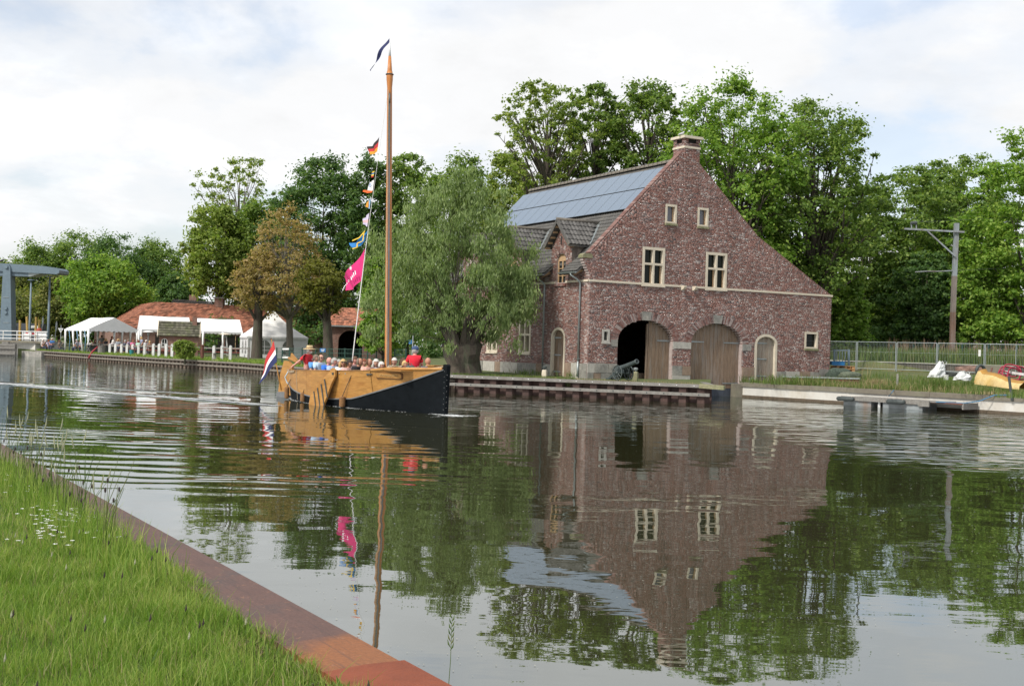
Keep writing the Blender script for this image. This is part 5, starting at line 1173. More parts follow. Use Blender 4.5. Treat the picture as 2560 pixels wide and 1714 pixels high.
# ================================================================ TERRACE, RESTAURANT, BRIDGE (left background)
def tile_plane(name, p00, p10, p11, p01, nr, nc, mat, parent, lift=.05, seed=0):
    """tiles from the eave p00-p10 up to the ridge p01-p11, each lapping the one below"""
    p00, p10, p11, p01 = (np.array(p, float) for p in (p00, p10, p11, p01)); r = np.random.default_rng(seed)
    nrm = np.cross(p10 - p00, p01 - p00); nrm /= np.linalg.norm(nrm); nrm = nrm if nrm[2] > 0 else -nrm
    P = lambda u, v: (1 - v) * ((1 - u) * p00 + u * p10) + v * ((1 - u) * p01 + u * p11)
    V = []; Fq = []
    for i in range(nr):
        for j in range(nc):
            u0, u1, v0, v1 = j / nc, (j + .95) / nc, i / nr, min(1, (i + 1.08) / nr); l = lift * r.uniform(.7, 1.3); b = len(V)
            V += [P(u0, v0) + nrm * l, P(u1, v0) + nrm * l, P(u1, v1) + nrm * .012, P(u0, v1) + nrm * .012, P(u0, v0), P(u1, v0)]
            Fq += [(b, b + 1, b + 2, b + 3), (b + 4, b + 5, b + 1, b)]
    return link(name, npmesh(name, np.array(V), np.array(Fq)), mat, parent, kind='stuff')
dR, nR = Vector((math.cos(math.radians(25)), math.sin(math.radians(25)), 0)), Vector((math.sin(math.radians(25)), -math.cos(math.radians(25)), 0))
m_wall2 = M('brown_brick_wall', (.20, .115, .09), .95, .35, 9, bump=.4, bscale=30, stain=(.25, .18, .15))
rest = thing('restaurant', 'long low restaurant with a red clay tile roof behind the white party tents', 'building', (0, 0, 0))
LR = at(388, 755, 113); LEN = 23.5; RH = LR.z; EV = 2.75; RUN = 4.2
RR = LR + dR * LEN; eL, eR = LR + nR * RUN, RR + nR * RUN; eL.z = eR.z = EV
bk = -nR; wv_ = bk * 16
eC = LR + nR * RUN - dR * RUN; eC.z = EV
far_r = LR + wv_; far_e = far_r - dR * RUN; far_e.z = EV
MB().add([eC, eR, RR, LR], [(0, 1, 2, 3)]).add([far_e, eC, LR, far_r], [(0, 1, 2, 3)]).add([RR, RR - nR * RUN * 2 + Vector((0, 0, EV - RH)), far_r + dR * RUN * 1.2 + Vector((0, 0, EV - RH)), far_r, LR], [(0, 1, 2, 4), (4, 2, 3)]).build('roof', m_redtile, rest)
tile_plane('roof_tiles', eC, eR, RR, LR, 17, 108, m_redtile, rest, .06, 1); tile_plane('roof_tiles', far_e, eC, LR, far_r, 17, 60, m_redtile, rest, .06, 2)
w0, w1 = eC - nR * .35 + dR * .35, eR - nR * .35; h0 = .5; ge = eR - nR * RUN * 2; MB().beam((w1.x - dR.x * .2, w1.y - dR.y * .2, 1.6), (ge.x - dR.x * .2, ge.y - dR.y * .2, 1.6), .3, 2.2).add([(w1.x, w1.y, 2.7), (ge.x, ge.y, 2.7), (RR.x - dR.x * .05, RR.y - dR.y * .05, RH - .05)], [(0, 1, 2)]).build('end_wall', m_wall2, rest)
MB().beam((w0.x, w0.y, (EV + h0) / 2), (w1.x, w1.y, (EV + h0) / 2), .3, EV - h0).build('front_wall', m_wall2, rest)
wl0 = far_e + dR * .3; MB().beam((w0.x, w0.y, (EV + h0) / 2), (wl0.x, wl0.y, (EV + h0) / 2), .3, EV - h0).build('side_wall', m_wall2, rest)
def rp(s, off, z): p = w0 + dR * s + nR * (off + .16); return Vector((p.x, p.y, z))
for s, w_, z0, z1 in ((3.4, 1.5, .7, 2.3), (6.1, 1.1, .7, 2.35), (8.0, 1.6, .7, 2.4), (9.9, 2.0, .7, 2.4)):
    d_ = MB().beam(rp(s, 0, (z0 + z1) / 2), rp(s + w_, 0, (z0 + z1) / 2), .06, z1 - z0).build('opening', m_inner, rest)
    MB().beam(rp(s + w_ * .5, .05, z0), rp(s + w_ * .5, .05, z1), .07, .05).build('door_mullion', m_wpaint if s < 7 else m_winwood, d_)
for s in (17.0, 17.75):
    d_ = MB().beam(rp(s, 0, 1.75), rp(s + .5, 0, 1.75), .06, 1.1).build('window', m_glass, rest)
    MB().beam(rp(s, .04, 1.2), rp(s, .04, 2.3), .07, .05).beam(rp(s + .5, .04, 1.2), rp(s + .5, .04, 2.3), .07, .05).beam(rp(s, .04, 2.3), rp(s + .5, .04, 2.3), .05, .07).build('window_frame', m_winwood, d_)
c_ = LR + dR * 6.2; chm = MB().box(c_.x - .42, c_.x + .42, c_.y - .45, c_.y + .45, RH - .5, RH + .62).build('chimney', m_wall2, rest)
MB().box(c_.x - .55, c_.x + .55, c_.y - .58, c_.y + .58, RH + .62, RH + .74).build('chimney_cap', m_stone, chm)
# right wing with the dark arched gateway
wing = thing('gate_building', 'brown brick gatehouse wing with a dark arched gateway under a tiled roof', 'building', (0, 0, 0))
ga, gb = at(815, 870, 98.5), at(960, 870, 98.9); gd = (gb - ga); gd.z = 0; gl_ = gd.length; gd.normalize(); gnn = Vector((gd.y, -gd.x, 0))
wfn = lambda u, v, d: tuple(ga + gd * u + gnn * d + Vector((0, 0, v - ga.z)))
ac, aw = 2.03, 1.02
mb = MB(); mb.prism(rect(0, ac - aw, .4, 3.5), wfn, -.4, 0).prism(rect(ac + aw, gl_, .4, 3.5), wfn, -.4, 0)
tp_ = ell(ac, 2.15, aw, .95, 14)[::-1]; mb.prism(tp_ + [(ac + aw, 3.5), (ac - aw, 3.5)], wfn, -.4, 0); mb.build('wall', m_wall2, wing)
for i in range(20):
    a0, a1 = PI * i / 20 + .01, PI * (i + 1) / 20 - .01; MB().prism([(ac + aw * math.cos(a0), 2.15 + .95 * math.sin(a0)), (ac + (aw + .28) * math.cos(a0), 2.15 + 1.23 * math.sin(a0)), (ac + (aw + .28) * math.cos(a1), 2.15 + 1.23 * math.sin(a1)), (ac + aw * math.cos(a1), 2.15 + .95 * math.sin(a1))], wfn, -.2, .02).build('brick', m_wall2, wing)
MB().prism(rect(-.2, gl_ + .2, .4, 3.5), wfn, -6.2, -6.0).prism(rect(-.1, .2, .4, 3.5), wfn, -6, -.4).prism(rect(gl_ - .2, gl_, .4, 3.5), wfn, -6, -.4).build('inner_walls', m_inner, wing)
MB().prism([(0, .4), (0, 3.5), (-3, 5.0), (-6.2, 3.4), (-6.2, .4)], lambda u, v, d: wfn(-.02 - d, v, u), 0, .18).build('gable_wall', m_wall2, wing)
q0, q1 = Vector(wfn(-.2, 3.5, .35)), Vector(wfn(gl_ + .2, 3.5, .35)); q3, q2 = Vector(wfn(-.2, 5.1, -3)), Vector(wfn(gl_ + .2, 5.1, -3)); q5, q4 = Vector(wfn(-.2, 3.4, -6.3)), Vector(wfn(gl_ + .2, 3.4, -6.3))
MB().add([q0, q1, q2, q3, q4, q5], [(0, 1, 2, 3), (3, 2, 4, 5)]).build('roof', m_redtile, wing); tile_plane('roof_tiles', q0, q1, q2, q3, 11, 26, m_redtile, wing, .05, 3)
MB().beam(q0 - Vector((0, 0, .05)), q1 - Vector((0, 0, .05)), .12, .1).build('gutter', m_zinc, wing)
# slate roofed house further back
far_h = thing('far_house', 'distant house with a dark slate roof rising behind the red tiled restaurant roof', 'building', (0, 0, 0))
fa, fb = at(432, 760, 128), at(540, 765, 133); fd_ = (fb - fa).normalized()
mb = MB(); mb.beam((fa.x, fa.y, 2.5), (fb.x, fb.y, 2.5), 6, 4); mb.build('walls', m_wall2, far_h)
tile_plane('slate_roof', fa + Vector((0, -3.2, 4.4 - fa.z)), fb + Vector((0, -3.2, 4.4 - fb.z)), Vector((fb.x, fb.y, 6.3)), Vector((fa.x, fa.y, 6.3)), 12, 20, m_tile, far_h, .03, 5)
MB().box(fb.x - 3, fb.x - 2.2, fb.y - .4, fb.y + .4, 5.8, 7.0).build('chimney', m_wall2, far_h)
# small brick bakehouse
shed = thing('bakehouse', 'small brick bakehouse with a mossy tiled roof and arched white window on the terrace', 'building', (0, 0, 0))
sa = at(397, 868, 92); sd_ = Vector((.97, .24, 0)).normalized(); sn = Vector((sd_.y, -sd_.x, 0)); sl_, sdp = 3.0, 2.4
sfn = lambda u, v, d: tuple(Vector((sa.x, sa.y, 0)) + sd_ * u + sn * d + Vector((0, 0, v)))
MB().prism([(0, .4), (sdp, .4), (sdp, 2.2), (sdp / 2, 3.2), (0, 2.2)], lambda u, v, d: sfn(d, v, -u), 0, sl_).build('brick_walls', m_wall2, shed)
for sg in (0, 1):
    p0, p1 = sfn(-.12, 2.16, .18 if not sg else -sdp - .18), sfn(sl_ + .12, 2.16, .18 if not sg else -sdp - .18); p3, p2 = sfn(-.12, 3.36, -sdp / 2), sfn(sl_ + .12, 3.36, -sdp / 2)
    tile_plane('roof_tiles', p0, p1, p2, p3, 6, 17, m_mosstile, shed, .06, 6 + sg); MB().add([p0, p1, p2, p3], [(0, 1, 2, 3)]).build('roof', m_mosstile, shed)
for u in (-.13, sl_ + .13):
    for sg in (.2, -sdp - .2): MB().beam(sfn(u, 2.10, sg), sfn(u, 3.38, -sdp / 2), .06, .16).build('barge_board', m_cream, shed)
MB().prism(rect(2.5, 2.85, 2.9, 3.75), sfn, -1.15, -.8).build('chimney', m_wall2, shed)
wmd = MB().prism(ell(.42, 1.75, .19, .18, 10, 1.25), sfn, -.02, .012).build('window', m_glass, shed)
wf_ = MB(); e_ = ell(.42, 1.75, .20, .19, 10, 1.25)
for p, q in zip(e_[:-1], e_[1:]): wf_.beam(sfn(p[0], p[1], .02), sfn(q[0], q[1], .02), .045, .045)
wf_.beam(sfn(.42, 1.25, .02), sfn(.42, 1.92, .02), .035, .035).beam(sfn(.23, 1.55, .02), sfn(.61, 1.55, .02), .035, .035).beam(sfn(.2, 1.25, .02), sfn(.64, 1.25, .02), .05, .05); wf_.build('window_frame', m_wpaint, wmd)
# tents
def scallop(mb, a, b, z, n=9, hgt=.22, out=Vector((0, 0, 0))):
    a = Vector(a); b = Vector(b)
    for i in range(n):
        p, q = a.lerp(b, i / n) + out, a.lerp(b, (i + 1) / n) + out
        arc = [p.lerp(q, t_) + Vector((0, 0, -hgt * (.62 + .38 * math.sin(PI * t_)))) for t_ in (0, .25, .5, .75, 1)]
        mb.add([p, q] + arc[::-1], [tuple(range(7))])
def leg(mb, p, z0, z1, w=.16, flare=.0):
    mb.tube([(p.x, p.y, z1), (p.x + flare * .3, p.y, (z0 + z1) / 2), (p.x + flare, p.y, z0)], [(w, w * .8), (w * .55, w * .5), (w * .8, w * .7)], 8)
def tent(label, nr_, gv, w, lv, l, gz, ez, rz__, leg_spots, name='party_tent', front=None):
    t_ = thing(name, label, 'tent', (nr_[0], nr_[1], gz)); o0 = Vector((nr_[0], nr_[1], gz)); gv = Vector(gv).normalized(); lv = Vector(lv).normalized()
    P = lambda u, v, z: Vector((0, 0, z - gz)) + gv * (u * w) + lv * (v * l)
    a, b_, c, d = P(0, 0, ez), P(1, 0, ez), P(1, 1, ez), P(0, 1, ez); r0, r1 = P(.5, 0, rz__), P(.5, 1, rz__ - .02)
    def slope(p, q, r_, s_):
        vs = []; 
        for i in range(9):
            for j in range(6):
                u, v = i / 8, j / 5; x = p.lerp(q, u).lerp(s_.lerp(r_, u), v); vs.append(x - Vector((0, 0, .10 * math.sin(PI * u) * math.sin(PI * min(v * 1.1, 1)) + .02 * math.sin(9 * u + 4 * v))))
        return MB().add(vs, [(i * 6 + j, (i + 1) * 6 + j, (i + 1) * 6 + j + 1, i * 6 + j + 1) for i in range(8) for j in range(5)])
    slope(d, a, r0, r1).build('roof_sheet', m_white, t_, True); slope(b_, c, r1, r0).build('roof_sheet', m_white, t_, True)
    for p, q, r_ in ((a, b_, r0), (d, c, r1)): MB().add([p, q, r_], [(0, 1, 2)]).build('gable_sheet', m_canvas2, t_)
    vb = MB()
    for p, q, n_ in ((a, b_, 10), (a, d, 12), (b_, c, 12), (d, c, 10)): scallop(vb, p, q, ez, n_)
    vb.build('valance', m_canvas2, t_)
    for u, v, fl_ in leg_spots:
        lm = MB(); p = P(u, v, 0); leg(lm, Vector((p.x, p.y, 0)), 0, ez - gz - .05, .14, fl_); lm.build('tent_leg', m_white, t_, True)
    return t_
nrA = (-35.6, 97.5)
tA = tent('open white party tent at the left end of the terrace, gable end towards the water', nrA, (.78, .62, 0), 4.3, (-.62, .78, 0), 6.0, .55, 2.58, 3.6, [(0, 0, 0), (0, .34, .25), (0, .67, .2), (0, 1, 0), (1, 0, 0), (1, .34, 0), (1, .67, 0), (1, 1, 0), (.33, 1, 0), (.66, 1, 0)])
for k_, v in enumerate((.16, .5, .84)):
    p = Vector((-.62, .78, 0)).normalized() * 6 * v; MB().tube([(p.x, p.y, 1.9), (p.x + .1, p.y, 1.1), (p.x + .05, p.y, .05)], [(.1, .03), (.04, .03), (.16, .03)], 8).build('tied_curtain', dye('window_film_%d' % k_, (.25, .45, .62)), tA, True)
oB = at(353, 822, 101); tent('white ridge tent behind the bakehouse, in front of the red roof', oB, (-.423, .906, 0), 2.6, (.906, .423, 0), 4.26, .6, 2.72, 3.9, [(0, 0, 0), (0, 1, 0), (1, 0, 0)], 'ridge_tent')
oC = at(497, 823, 102.5); tent('white ridge tent right of the bakehouse with two cloth wrapped legs in front', oC, (-.423, .906, 0), 2.8, (.906, .423, 0), 3.87, .6, 2.70, 3.85, [(0, .1, 0), (0, .55, 0), (0, 1, 0), (1, 0, 0)], 'ridge_tent')
pg = thing('pagoda_tent', 'closed white pagoda tent with a tall peak and arched windows behind the trunks', 'tent', (0, 0, 0))
pa_ = at(620, 838, 92); pd = Vector((.94, .34, 0)).normalized(); pn_ = Vector((pd.y, -pd.x, 0)); PW = 4.7; pz0, pz1 = .6, 2.35
pf_ = lambda u, v, d: tuple(Vector((pa_.x, pa_.y, 0)) + pd * u + pn_ * d + Vector((0, 0, v)))
apex = Vector(pf_(PW / 2 - .25, 5.2, -PW / 2)); cs = [Vector(pf_(*q)) for q in ((-.08, pz1, .08), (PW + .08, pz1, .08), (PW + .08, pz1, -PW - .08), (-.08, pz1, -PW - .08))]
mb = MB()
for i in range(4):
    p, q = cs[i], cs[(i + 1) % 4]; vs = []
    for k_ in range(9):
        s = k_ / 8; w_ = (1 - s) ** 1.75
        for j in range(5): 
            e = p.lerp(q, j / 4); vs.append((apex.x + (e.x - apex.x) * w_, apex.y + (e.y - apex.y) * w_, e.z + (apex.z - e.z) * s))
    mb.add(vs, [(a * 5 + b_, a * 5 + b_ + 1, (a + 1) * 5 + b_ + 1, (a + 1) * 5 + b_) for a in range(8) for b_ in range(4)])
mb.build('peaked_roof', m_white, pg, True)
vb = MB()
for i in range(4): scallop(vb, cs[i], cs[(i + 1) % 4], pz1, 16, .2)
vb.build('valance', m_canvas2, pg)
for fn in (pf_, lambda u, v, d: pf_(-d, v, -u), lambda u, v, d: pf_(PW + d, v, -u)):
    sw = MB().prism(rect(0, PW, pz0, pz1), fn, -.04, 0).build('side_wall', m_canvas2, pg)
    for c in (PW * .28, PW * .68):
        wn_ = MB().prism(ell(c, 1.55, .46, .5, 12, .95), fn, .0, .012).build('arched_window', M('clear_film', (.12, .13, .12), .25, .2, 3), sw)
        gb_ = MB()
        for v in (1.25, 1.55): gb_.beam(fn(c - .45, v, .02), fn(c + .45, v, .02), .02, .03)
        gb_.beam(fn(c, .95, .02), fn(c, 2.04, .02), .03, .02); gb_.build('window_bars', m_canvas2, sw)
for u, v in ((0, 0), (PW, 0), (0, -PW)): p = pf_(u, 0, v); MB().beam((p[0], p[1], pz0), (p[0], p[1], pz1), .09, .09).build('tent_pole', m_wpaint, pg)
# terrace fence with white posts
tf = thing('terrace_fence', 'terrace fence of white posts and a grey rail along the water side', 'fence', (0, 0, 0)); tops = []
for px, pt, pb_, Yd in ((275, 861, 879, 97), (289, 861, 880, 96.5), (304, 861.5, 880, 96), (318, 862, 881, 95), (332, 862, 881, 94.5), (347, 862, 885, 93), (362, 861, 888, 91), (384, 861, 892, 88), (398.5, 861, 893, 87), (416, 861.5, 893, 86), (431, 861.5, 894, 85), (535, 866, 890, 83.5), (555.5, 865.5, 890, 83), (576.5, 866, 895, 81)):
    p = at(px, pb_, Yd); q = at(px, pt, Yd); gz = min(p.z, .62); MB().box(q.x - .09, q.x + .09, q.y - .09, q.y + .09, gz - .2, q.z).prism([(-.1, 0), (.1, 0), (0, .09)], lambda u, v, d, q=q: (q.x + u, q.y + d, q.z + v), -.1, .1).build('white_post', m_wpaint, tf); tops.append(q)
for a, c in zip(tops[:-1], tops[1:]): MB().beam((a.x, a.y + .02, a.z - .12), (c.x, c.y + .02, c.z - .12), .06, .09).build('rail', m_wood, tf)
a = at(622, 871, 80); c = tops[-1]; MB().beam((c.x, c.y, c.z - .12), (a.x, a.y, a.z), .06, .09).build('rail', m_wood, tf); MB().beam((a.x, a.y, .3), (a.x, a.y, a.z + .1), .14, .14).build('end_post', m_wood, tf)
tr1 = thing('terrace_railing', 'dark railing with thin bars at the terrace edge left of the party tent', 'railing', (0, 0, 0)); p0, p1 = at(98, 856, 106), at(160, 858, 100)
MB().beam(p0, p1, .05, .05).beam((p0.x, p0.y, .75), (p1.x, p1.y, .75), .04, .04).build('rail', m_darkiron, tr1)
bm = MB()
for i in range(28): q = p0.lerp(p1, i / 27); bm.beam((q.x, q.y, .6), (q.x, q.y, q.z), .025, .025)
bm.build('railing_bars', m_darkiron, tr1)
tr2 = thing('serving_counter', 'long dark terrace counter with a grey top between the tent and the white posts', 'counter', (0, 0, 0)); p0, p1 = at(217, 861, 96.5), at(288, 861, 97.5)
MB().beam(p0, p1, .5, .07).build('counter_top', m_wood, tr2); MB().beam((p0.x, p0.y + .1, .9), (p1.x, p1.y + .1, .9), .1, .6).build('counter_front', m_darkiron, tr2)
for i in range(3): q = p0.lerp(p1, .08 + .4 * i); MB().beam((q.x - .25, q.y - .1, .5), (q.x + .2, q.y - .1, q.z), .05, .05).beam((q.x + .25, q.y - .1, .5), (q.x - .2, q.y - .1, q.z), .05, .05).build('trestle', m_wood, tr2)
m_redw = M('red_bench_paint', (.34, .085, .06), .7, .2, 5)
tb = None
for i, (px, Yd, lab) in enumerate(((352, 95, 'red picnic bench set behind the fourth group of white posts'), (392, 92.5, 'red picnic bench set in front of the bakehouse gable'), (440, 91, 'red picnic bench set below the bakehouse wall, partly behind the bush'), (520, 94, 'red picnic bench set under the ridge tent right of the bakehouse'), (572, 93, 'red picnic bench set next to the pagoda tent'))):
    p = at(px, 880, Yd); loc = (p.x, p.y, .58)
    if tb is None:
        tb = thing('picnic_table', lab, 'picnic table', loc, .25, 'red picnic benches on the terrace')
        MB().box(-.85, .85, -.36, .36, .68, .73).build('table_top', m_redw, tb)
        for y in (-.62, .62): MB().box(-.85, .85, y - .13, y + .13, .40, .44).build('bench_seat', m_redw, tb)
        for x in (-.6, .6):
            for y in (-.5, .5): MB().beam((x, y * 1.2, 0), (x, y * .4, .68), .05, .08).build('leg', m_wood, tb)
        MB().box(-.62, .62, -.03, .03, .3, .38).build('stretcher', m_wood, tb)
    else: dup(tb, loc, .25, lab)
for px, pt, pb_, Yd, lab in ((447.5, 861, 897, 86, 'rust brown mooring post left of the bank bush'), (505, 863, 897, 82, 'leaning rust brown mooring post right of the bank bush')):
    p, q = at(px, pb_, Yd), at(px + 1, pt, Yd); o_ = MB().tube([(p.x, p.y, .2), q], [.13, .12], 8).lathe([(.15, q.z - .03), (.15, q.z + .02), (.0, q.z + .05)], 8, M=Matrix.Translation((q.x, q.y, 0))).build('mooring_post', m_rust); tag(o_, lab, 'mooring post')
p = at(536, 898, 80); tag(MB().lathe([(.22, .45), (.22, .6), (.1, .72), (.1, 1.0), (.15, 1.05), (0, 1.1)], 10, M=Matrix.Translation((p.x, p.y, 0))).build('stone_bollard', m_stone, None, True), 'small grey stone bollard on the bank cap below the white posts', 'bollard')
p = at(249, 905, 93); q = at(238, 880, 94); tag(MB().tube([(p.x - .9, p.y, .2), (p.x - .6, p.y, .75), (p.x - .25, p.y + .2, 1.15)], [.07, .07, .05], 8).build('red_mooring_hook', M('red_lacquer', (.30, .03, .04), .6, .2, 5), None, True), 'bent dark red post on the bank edge in front of the counter', 'post')
p = at(254, 866, 95); o_ = MB().lathe([(.28, .5), (.3, 1.0), (.32, 1.02), (.32, 1.08), (0, 1.1)], 12, M=Matrix.Translation((p.x, p.y, .1))).build('litter_bin', m_wood, None); tag(o_, 'grey barrel shaped litter bin standing before the terrace counter', 'litter bin')
p = at(329, 877, 92); tag(MB().lathe([(.14, .5), (.18, .9), (.16, .9), (.13, .55), (0, .53)], 10, M=Matrix.Translation((p.x, p.y, .1))).build('teal_bucket', M('teal_plastic', (.03, .22, .24), .5, .1, 5), None), 'small teal bucket on the terrace lawn', 'bucket')
def heater(px, pt, pb_, Yd, col, lab, aframe):
    q = at(px, pt, Yd); h_ = thing('patio_heater', lab, 'patio heater', (q.x, q.y, .6)); zt = q.z - .6
    MB().lathe([(.0, zt), (.2, zt - .02), (.46, zt - .10), (.48, zt - .13), (.10, zt - .09)], 16).build('reflector', col, h_, True)
    MB().lathe([(.1, zt - .12), (.11, zt - .35), (.06, zt - .4), (.0, zt - .4)], 10).build('burner', m_iron, h_)
    if aframe:
        mb = MB()
        for x in (-1, 1):
            for y in (-1, 1): mb.beam((x * .28, y * .22, 0), (x * .1, y * .06, zt - .2), .04, .04)
        for z in (.2, .5, .8): mb.beam((-.26 + z * .08, -.2, z), (.26 - z * .08, -.2, z), .03, .03)
        mb.build('frame', m_wpaint, h_)
    else: MB().tube([(0, 0, 0), (0, 0, zt - .4)], .04, 8).build('pole', m_iron, h_); MB().lathe([(.25, 0), (.25, .5), (.2, .55), (0, .55)], 12).build('gas_bottle_cover', m_iron, h_)
heater(563, 832.5, 866, 98, m_cream, 'tall patio heater with a ladder like frame under the ridge tent', True); heater(371, 826.5, 860, 97, m_wpaint, 'white topped patio heater left of the bakehouse', False)
gT = 'guests sitting and standing on the terrace'
GL = [(106, 850, 104, 'guest with white hair at the railing, furthest left on the terrace', (.55, .5, .48), 'short', 'white', 1), (122, 851.5, 104, 'guest in a lilac top at the railing beside the white haired one', (.45, .40, .55), 'short', 'red', 1), (131, 847.5, 103, 'guest with white hair in a strong blue shirt at the railing', (.03, .12, .32), 'short', 'white', 1), (148, 851.5, 102, 'guest with brown hair at the railing nearest the tent', (.3, .2, .15), 'long', 'brown', 1),
      (193, 850.5, 99, 'grey haired guest inside the party tent', (.3, .3, .35), 'short', 'grey', 1), (201, 851.5, 99.5, 'guest in pale grey blue inside the party tent', (.4, .45, .52), 'short', 'greybrown', 1), (222.5, 853.5, 99, 'dark haired guest in white just behind the front tent leg', (.6, .6, .6), 'short', 'dark', 1), (230.5, 852, 99.5, 'dark haired guest in grey at the counter', (.3, .3, .32), 'short', 'dark', 1), (236.5, 852, 99, 'dark haired guest in brown at the counter', (.12, .07, .05), 'long', 'dark', 1),
      (254.5, 840.5, 100.5, 'standing guest in a grey jacket beneath the tent gable', (.22, .22, .21), 'short', 'brown', 0), (265.5, 848.5, 99.5, 'blond guest in a dark jacket behind the counter', (.03, .03, .04), 'long', 'blond', 1), (278.5, 843.5, 100, 'standing guest in black at the doors of the restaurant', (.015, .015, .018), 'short', 'red', 0), (283.5, 852.5, 98, 'guest with pale blond hair in a white lace top', (.62, .58, .58), 'long', 'white', 1), (296, 849.5, 97.5, 'guest with ginger blond hair in a grey cardigan', (.25, .28, .32), 'long', 'blond', 1),
      (312, 852.5, 97.5, 'guest in dark clothes leaning over a table', (.06, .07, .10), 'short', 'grey', 1), (322, 850.5, 98.5, 'guest in lilac between the dark one and the pink shirt', (.35, .28, .40), 'short', 'greybrown', 1), (333, 852, 97, 'guest in a bright pink shirt with the back to the water', (.62, .16, .30), 'short', 'red', 1), (345.5, 853, 97, 'guest in a mint green top next to the pink shirt', (.35, .58, .45), 'short', 'red', 1), (354.5, 844.5, 97.5, 'standing woman with long blond hair in a grey blue dress', (.28, .32, .45), 'long', 'blond', 0), (364.5, 852.5, 97, 'guest with short pale hair in a white shirt', (.65, .67, .72), 'short', 'white', 1), (374.5, 855, 96, 'guest with glasses and blond hair, furthest right before the bakehouse', (.22, .14, .10), 'short', 'blond', 1)]
for i, (px, py, Yd, lab, sh, hk, hc_, sit) in enumerate(GL):
    p = at(px, py, Yd); sc = .9; hz = (1.195 if sit else 1.625) * sc; person(lab, (p.x, p.y, p.z - hz), (i * 2.3) % 6.28, bool(sit), ('lap', 'up' if i % 3 == 0 else 'lap') if sit else ('down', 'up'), sh, hair=hk, hcol=hc_, sk=i % 3, group=gT, sc=sc)
# green mesh fence behind the barge
gf = thing('mesh_fence', 'dark green mesh fence with posts on the grass behind the barge', 'fence', (0, 0, 0)); prev = None
for px, Yd in ((692, 74), (756, 71), (789, 70), (824, 69), (862, 68), (900, 66.5), (919.5, 66), (941.5, 65), (987, 63.5), (1015, 62.5)):
    q = at(px, 870 + (px - 692) * .012, Yd); MB().beam((q.x, q.y, .5), (q.x, q.y, q.z + .05), .07, .07).build('fence_post', m_green, gf)
    if prev is not None:
        wm_ = MB(); L_ = (q - prev).length; n_ = int(L_ / .16)
        for k_ in range(1, n_): s = prev.lerp(q, k_ / n_); wm_.beam((s.x, s.y, .62), (s.x, s.y, s.z), .010, .010)
        for f_ in (0, .25, .5, .75, 1): wm_.beam((prev.x, prev.y, .65 + (prev.z - .65) * f_), (q.x, q.y, .65 + (q.z - .65) * f_), .018, .018)
        wm_.build('mesh_panel', M('mesh_green', (.05, .11, .09), .6, .1, 4) if 'mesh_green' not in bpy.data.materials else bpy.data.materials['mesh_green'], gf)
    prev = q
sgn = at(807, 875, 69.2); sg_ = thing('notice_board', 'small blue notice with two white lines on the green mesh fence', 'sign', sgn); MB().box(-.17, .17, -.012, .012, -.11, .11).build('board', c_blu, sg_)
for z, w_ in ((.035, .12), (-.045, .075)):
    for i in range(5): MB().box(-w_ + i * w_ * .4, -w_ + i * w_ * .4 + w_ * .32, -.017, -.013, z - .022, z + .022).build('white_letter', c_wht, sg_)
stl = thing('ladder_stile', 'green ladder frame with white crossbars beside the pagoda tent', 'ladder', (0, 0, 0)); a, b_ = at(706, 868, 73), at(724, 868, 72.5)
for q in (a, b_): MB().beam((q.x, q.y, .45), (q.x, q.y, q.z), .07, .07).build('upright', m_green, stl)
for py in (872, 893): MB().beam(at(706, py, 73), at(724, py, 72.5), .05, .10).build('crossbar', m_wpaint, stl)
pl = at(1030, 875, 61); pz_ = at(1033, 838, 61); ps = thing('sign_pole', 'thin grey pole with a small blue plate in front of the willow', 'sign', (pl.x, pl.y, .6)); MB().tube([(0, 0, 0), (pz_.x - pl.x, 0, pz_.z - .6)], .035, 8).build('pole', m_zinc, ps); MB().box(-.18, -.02, -.02, .0, pz_.z - 1.05, pz_.z - .85).build('blue_plate', c_blu, ps)
# ---------------- bridge
BD = 112; br = thing('drawbridge', 'blue grey steel drawbridge tower with its heavy balance beam', 'bridge', (0, 0, 0))
def bq(px, py, dy=0): return at(px, py, BD + dy)
mb = MB(); poly = [(-3, 852), (29, 852), (25.5, 668), (22, 661), (15, 659), (9, 663), (7.5, 672)]
mb.prism(poly, lambda u, v, d: tuple(bq(u, v) + Vector((0, d, 0))), 0, 1.1); mb.build('tower', m_steelblue, br)
mb = MB(); mb.prism([(-60, 655), (0, 657.5), (20, 658.5), (110, 665), (141, 669.5), (147, 675), (146, 682), (140, 685), (60, 681), (20, 678.5), (-60, 674)], lambda u, v, d: tuple(bq(u, v) + Vector((0, d, 0))), .15, 2.6); mb.build('balance_beam', m_steelblue, br)
MB().prism([(-60, 674), (68, 681), (68, 690), (-60, 687)], lambda u, v, d: tuple(bq(u, v) + Vector((0, d, 0))), .3, 2.2).build('counterweight', m_steelblue, br)
MB().prism([(68, 681.5), (97, 683.5), (72, 690.5), (68, 690)], lambda u, v, d: tuple(bq(u, v) + Vector((0, d, 0))), .3, 2.2).build('beam_gusset', m_zinc, br)
for px, py in ((16, 667), (14.5, 770), (14, 781)): MB().tube([bq(px, py), bq(px, py) - Vector((0, .12, 0))], .17, 10).build('axle_cap', m_steelblue, br)
for py in (743, 806): MB().beam(bq(8, py) - Vector((0, .02, 0)), bq(22, py + .4) - Vector((0, .02, 0)), .03, .05).build('plate_seam', m_zinc, br)
ab = thing('bridge_abutment', 'pale concrete bridge abutment at the water with a grassy shoulder', 'abutment', (0, 0, 0)); p0, p1 = at(40, 887, 109), at(106, 889, 105)
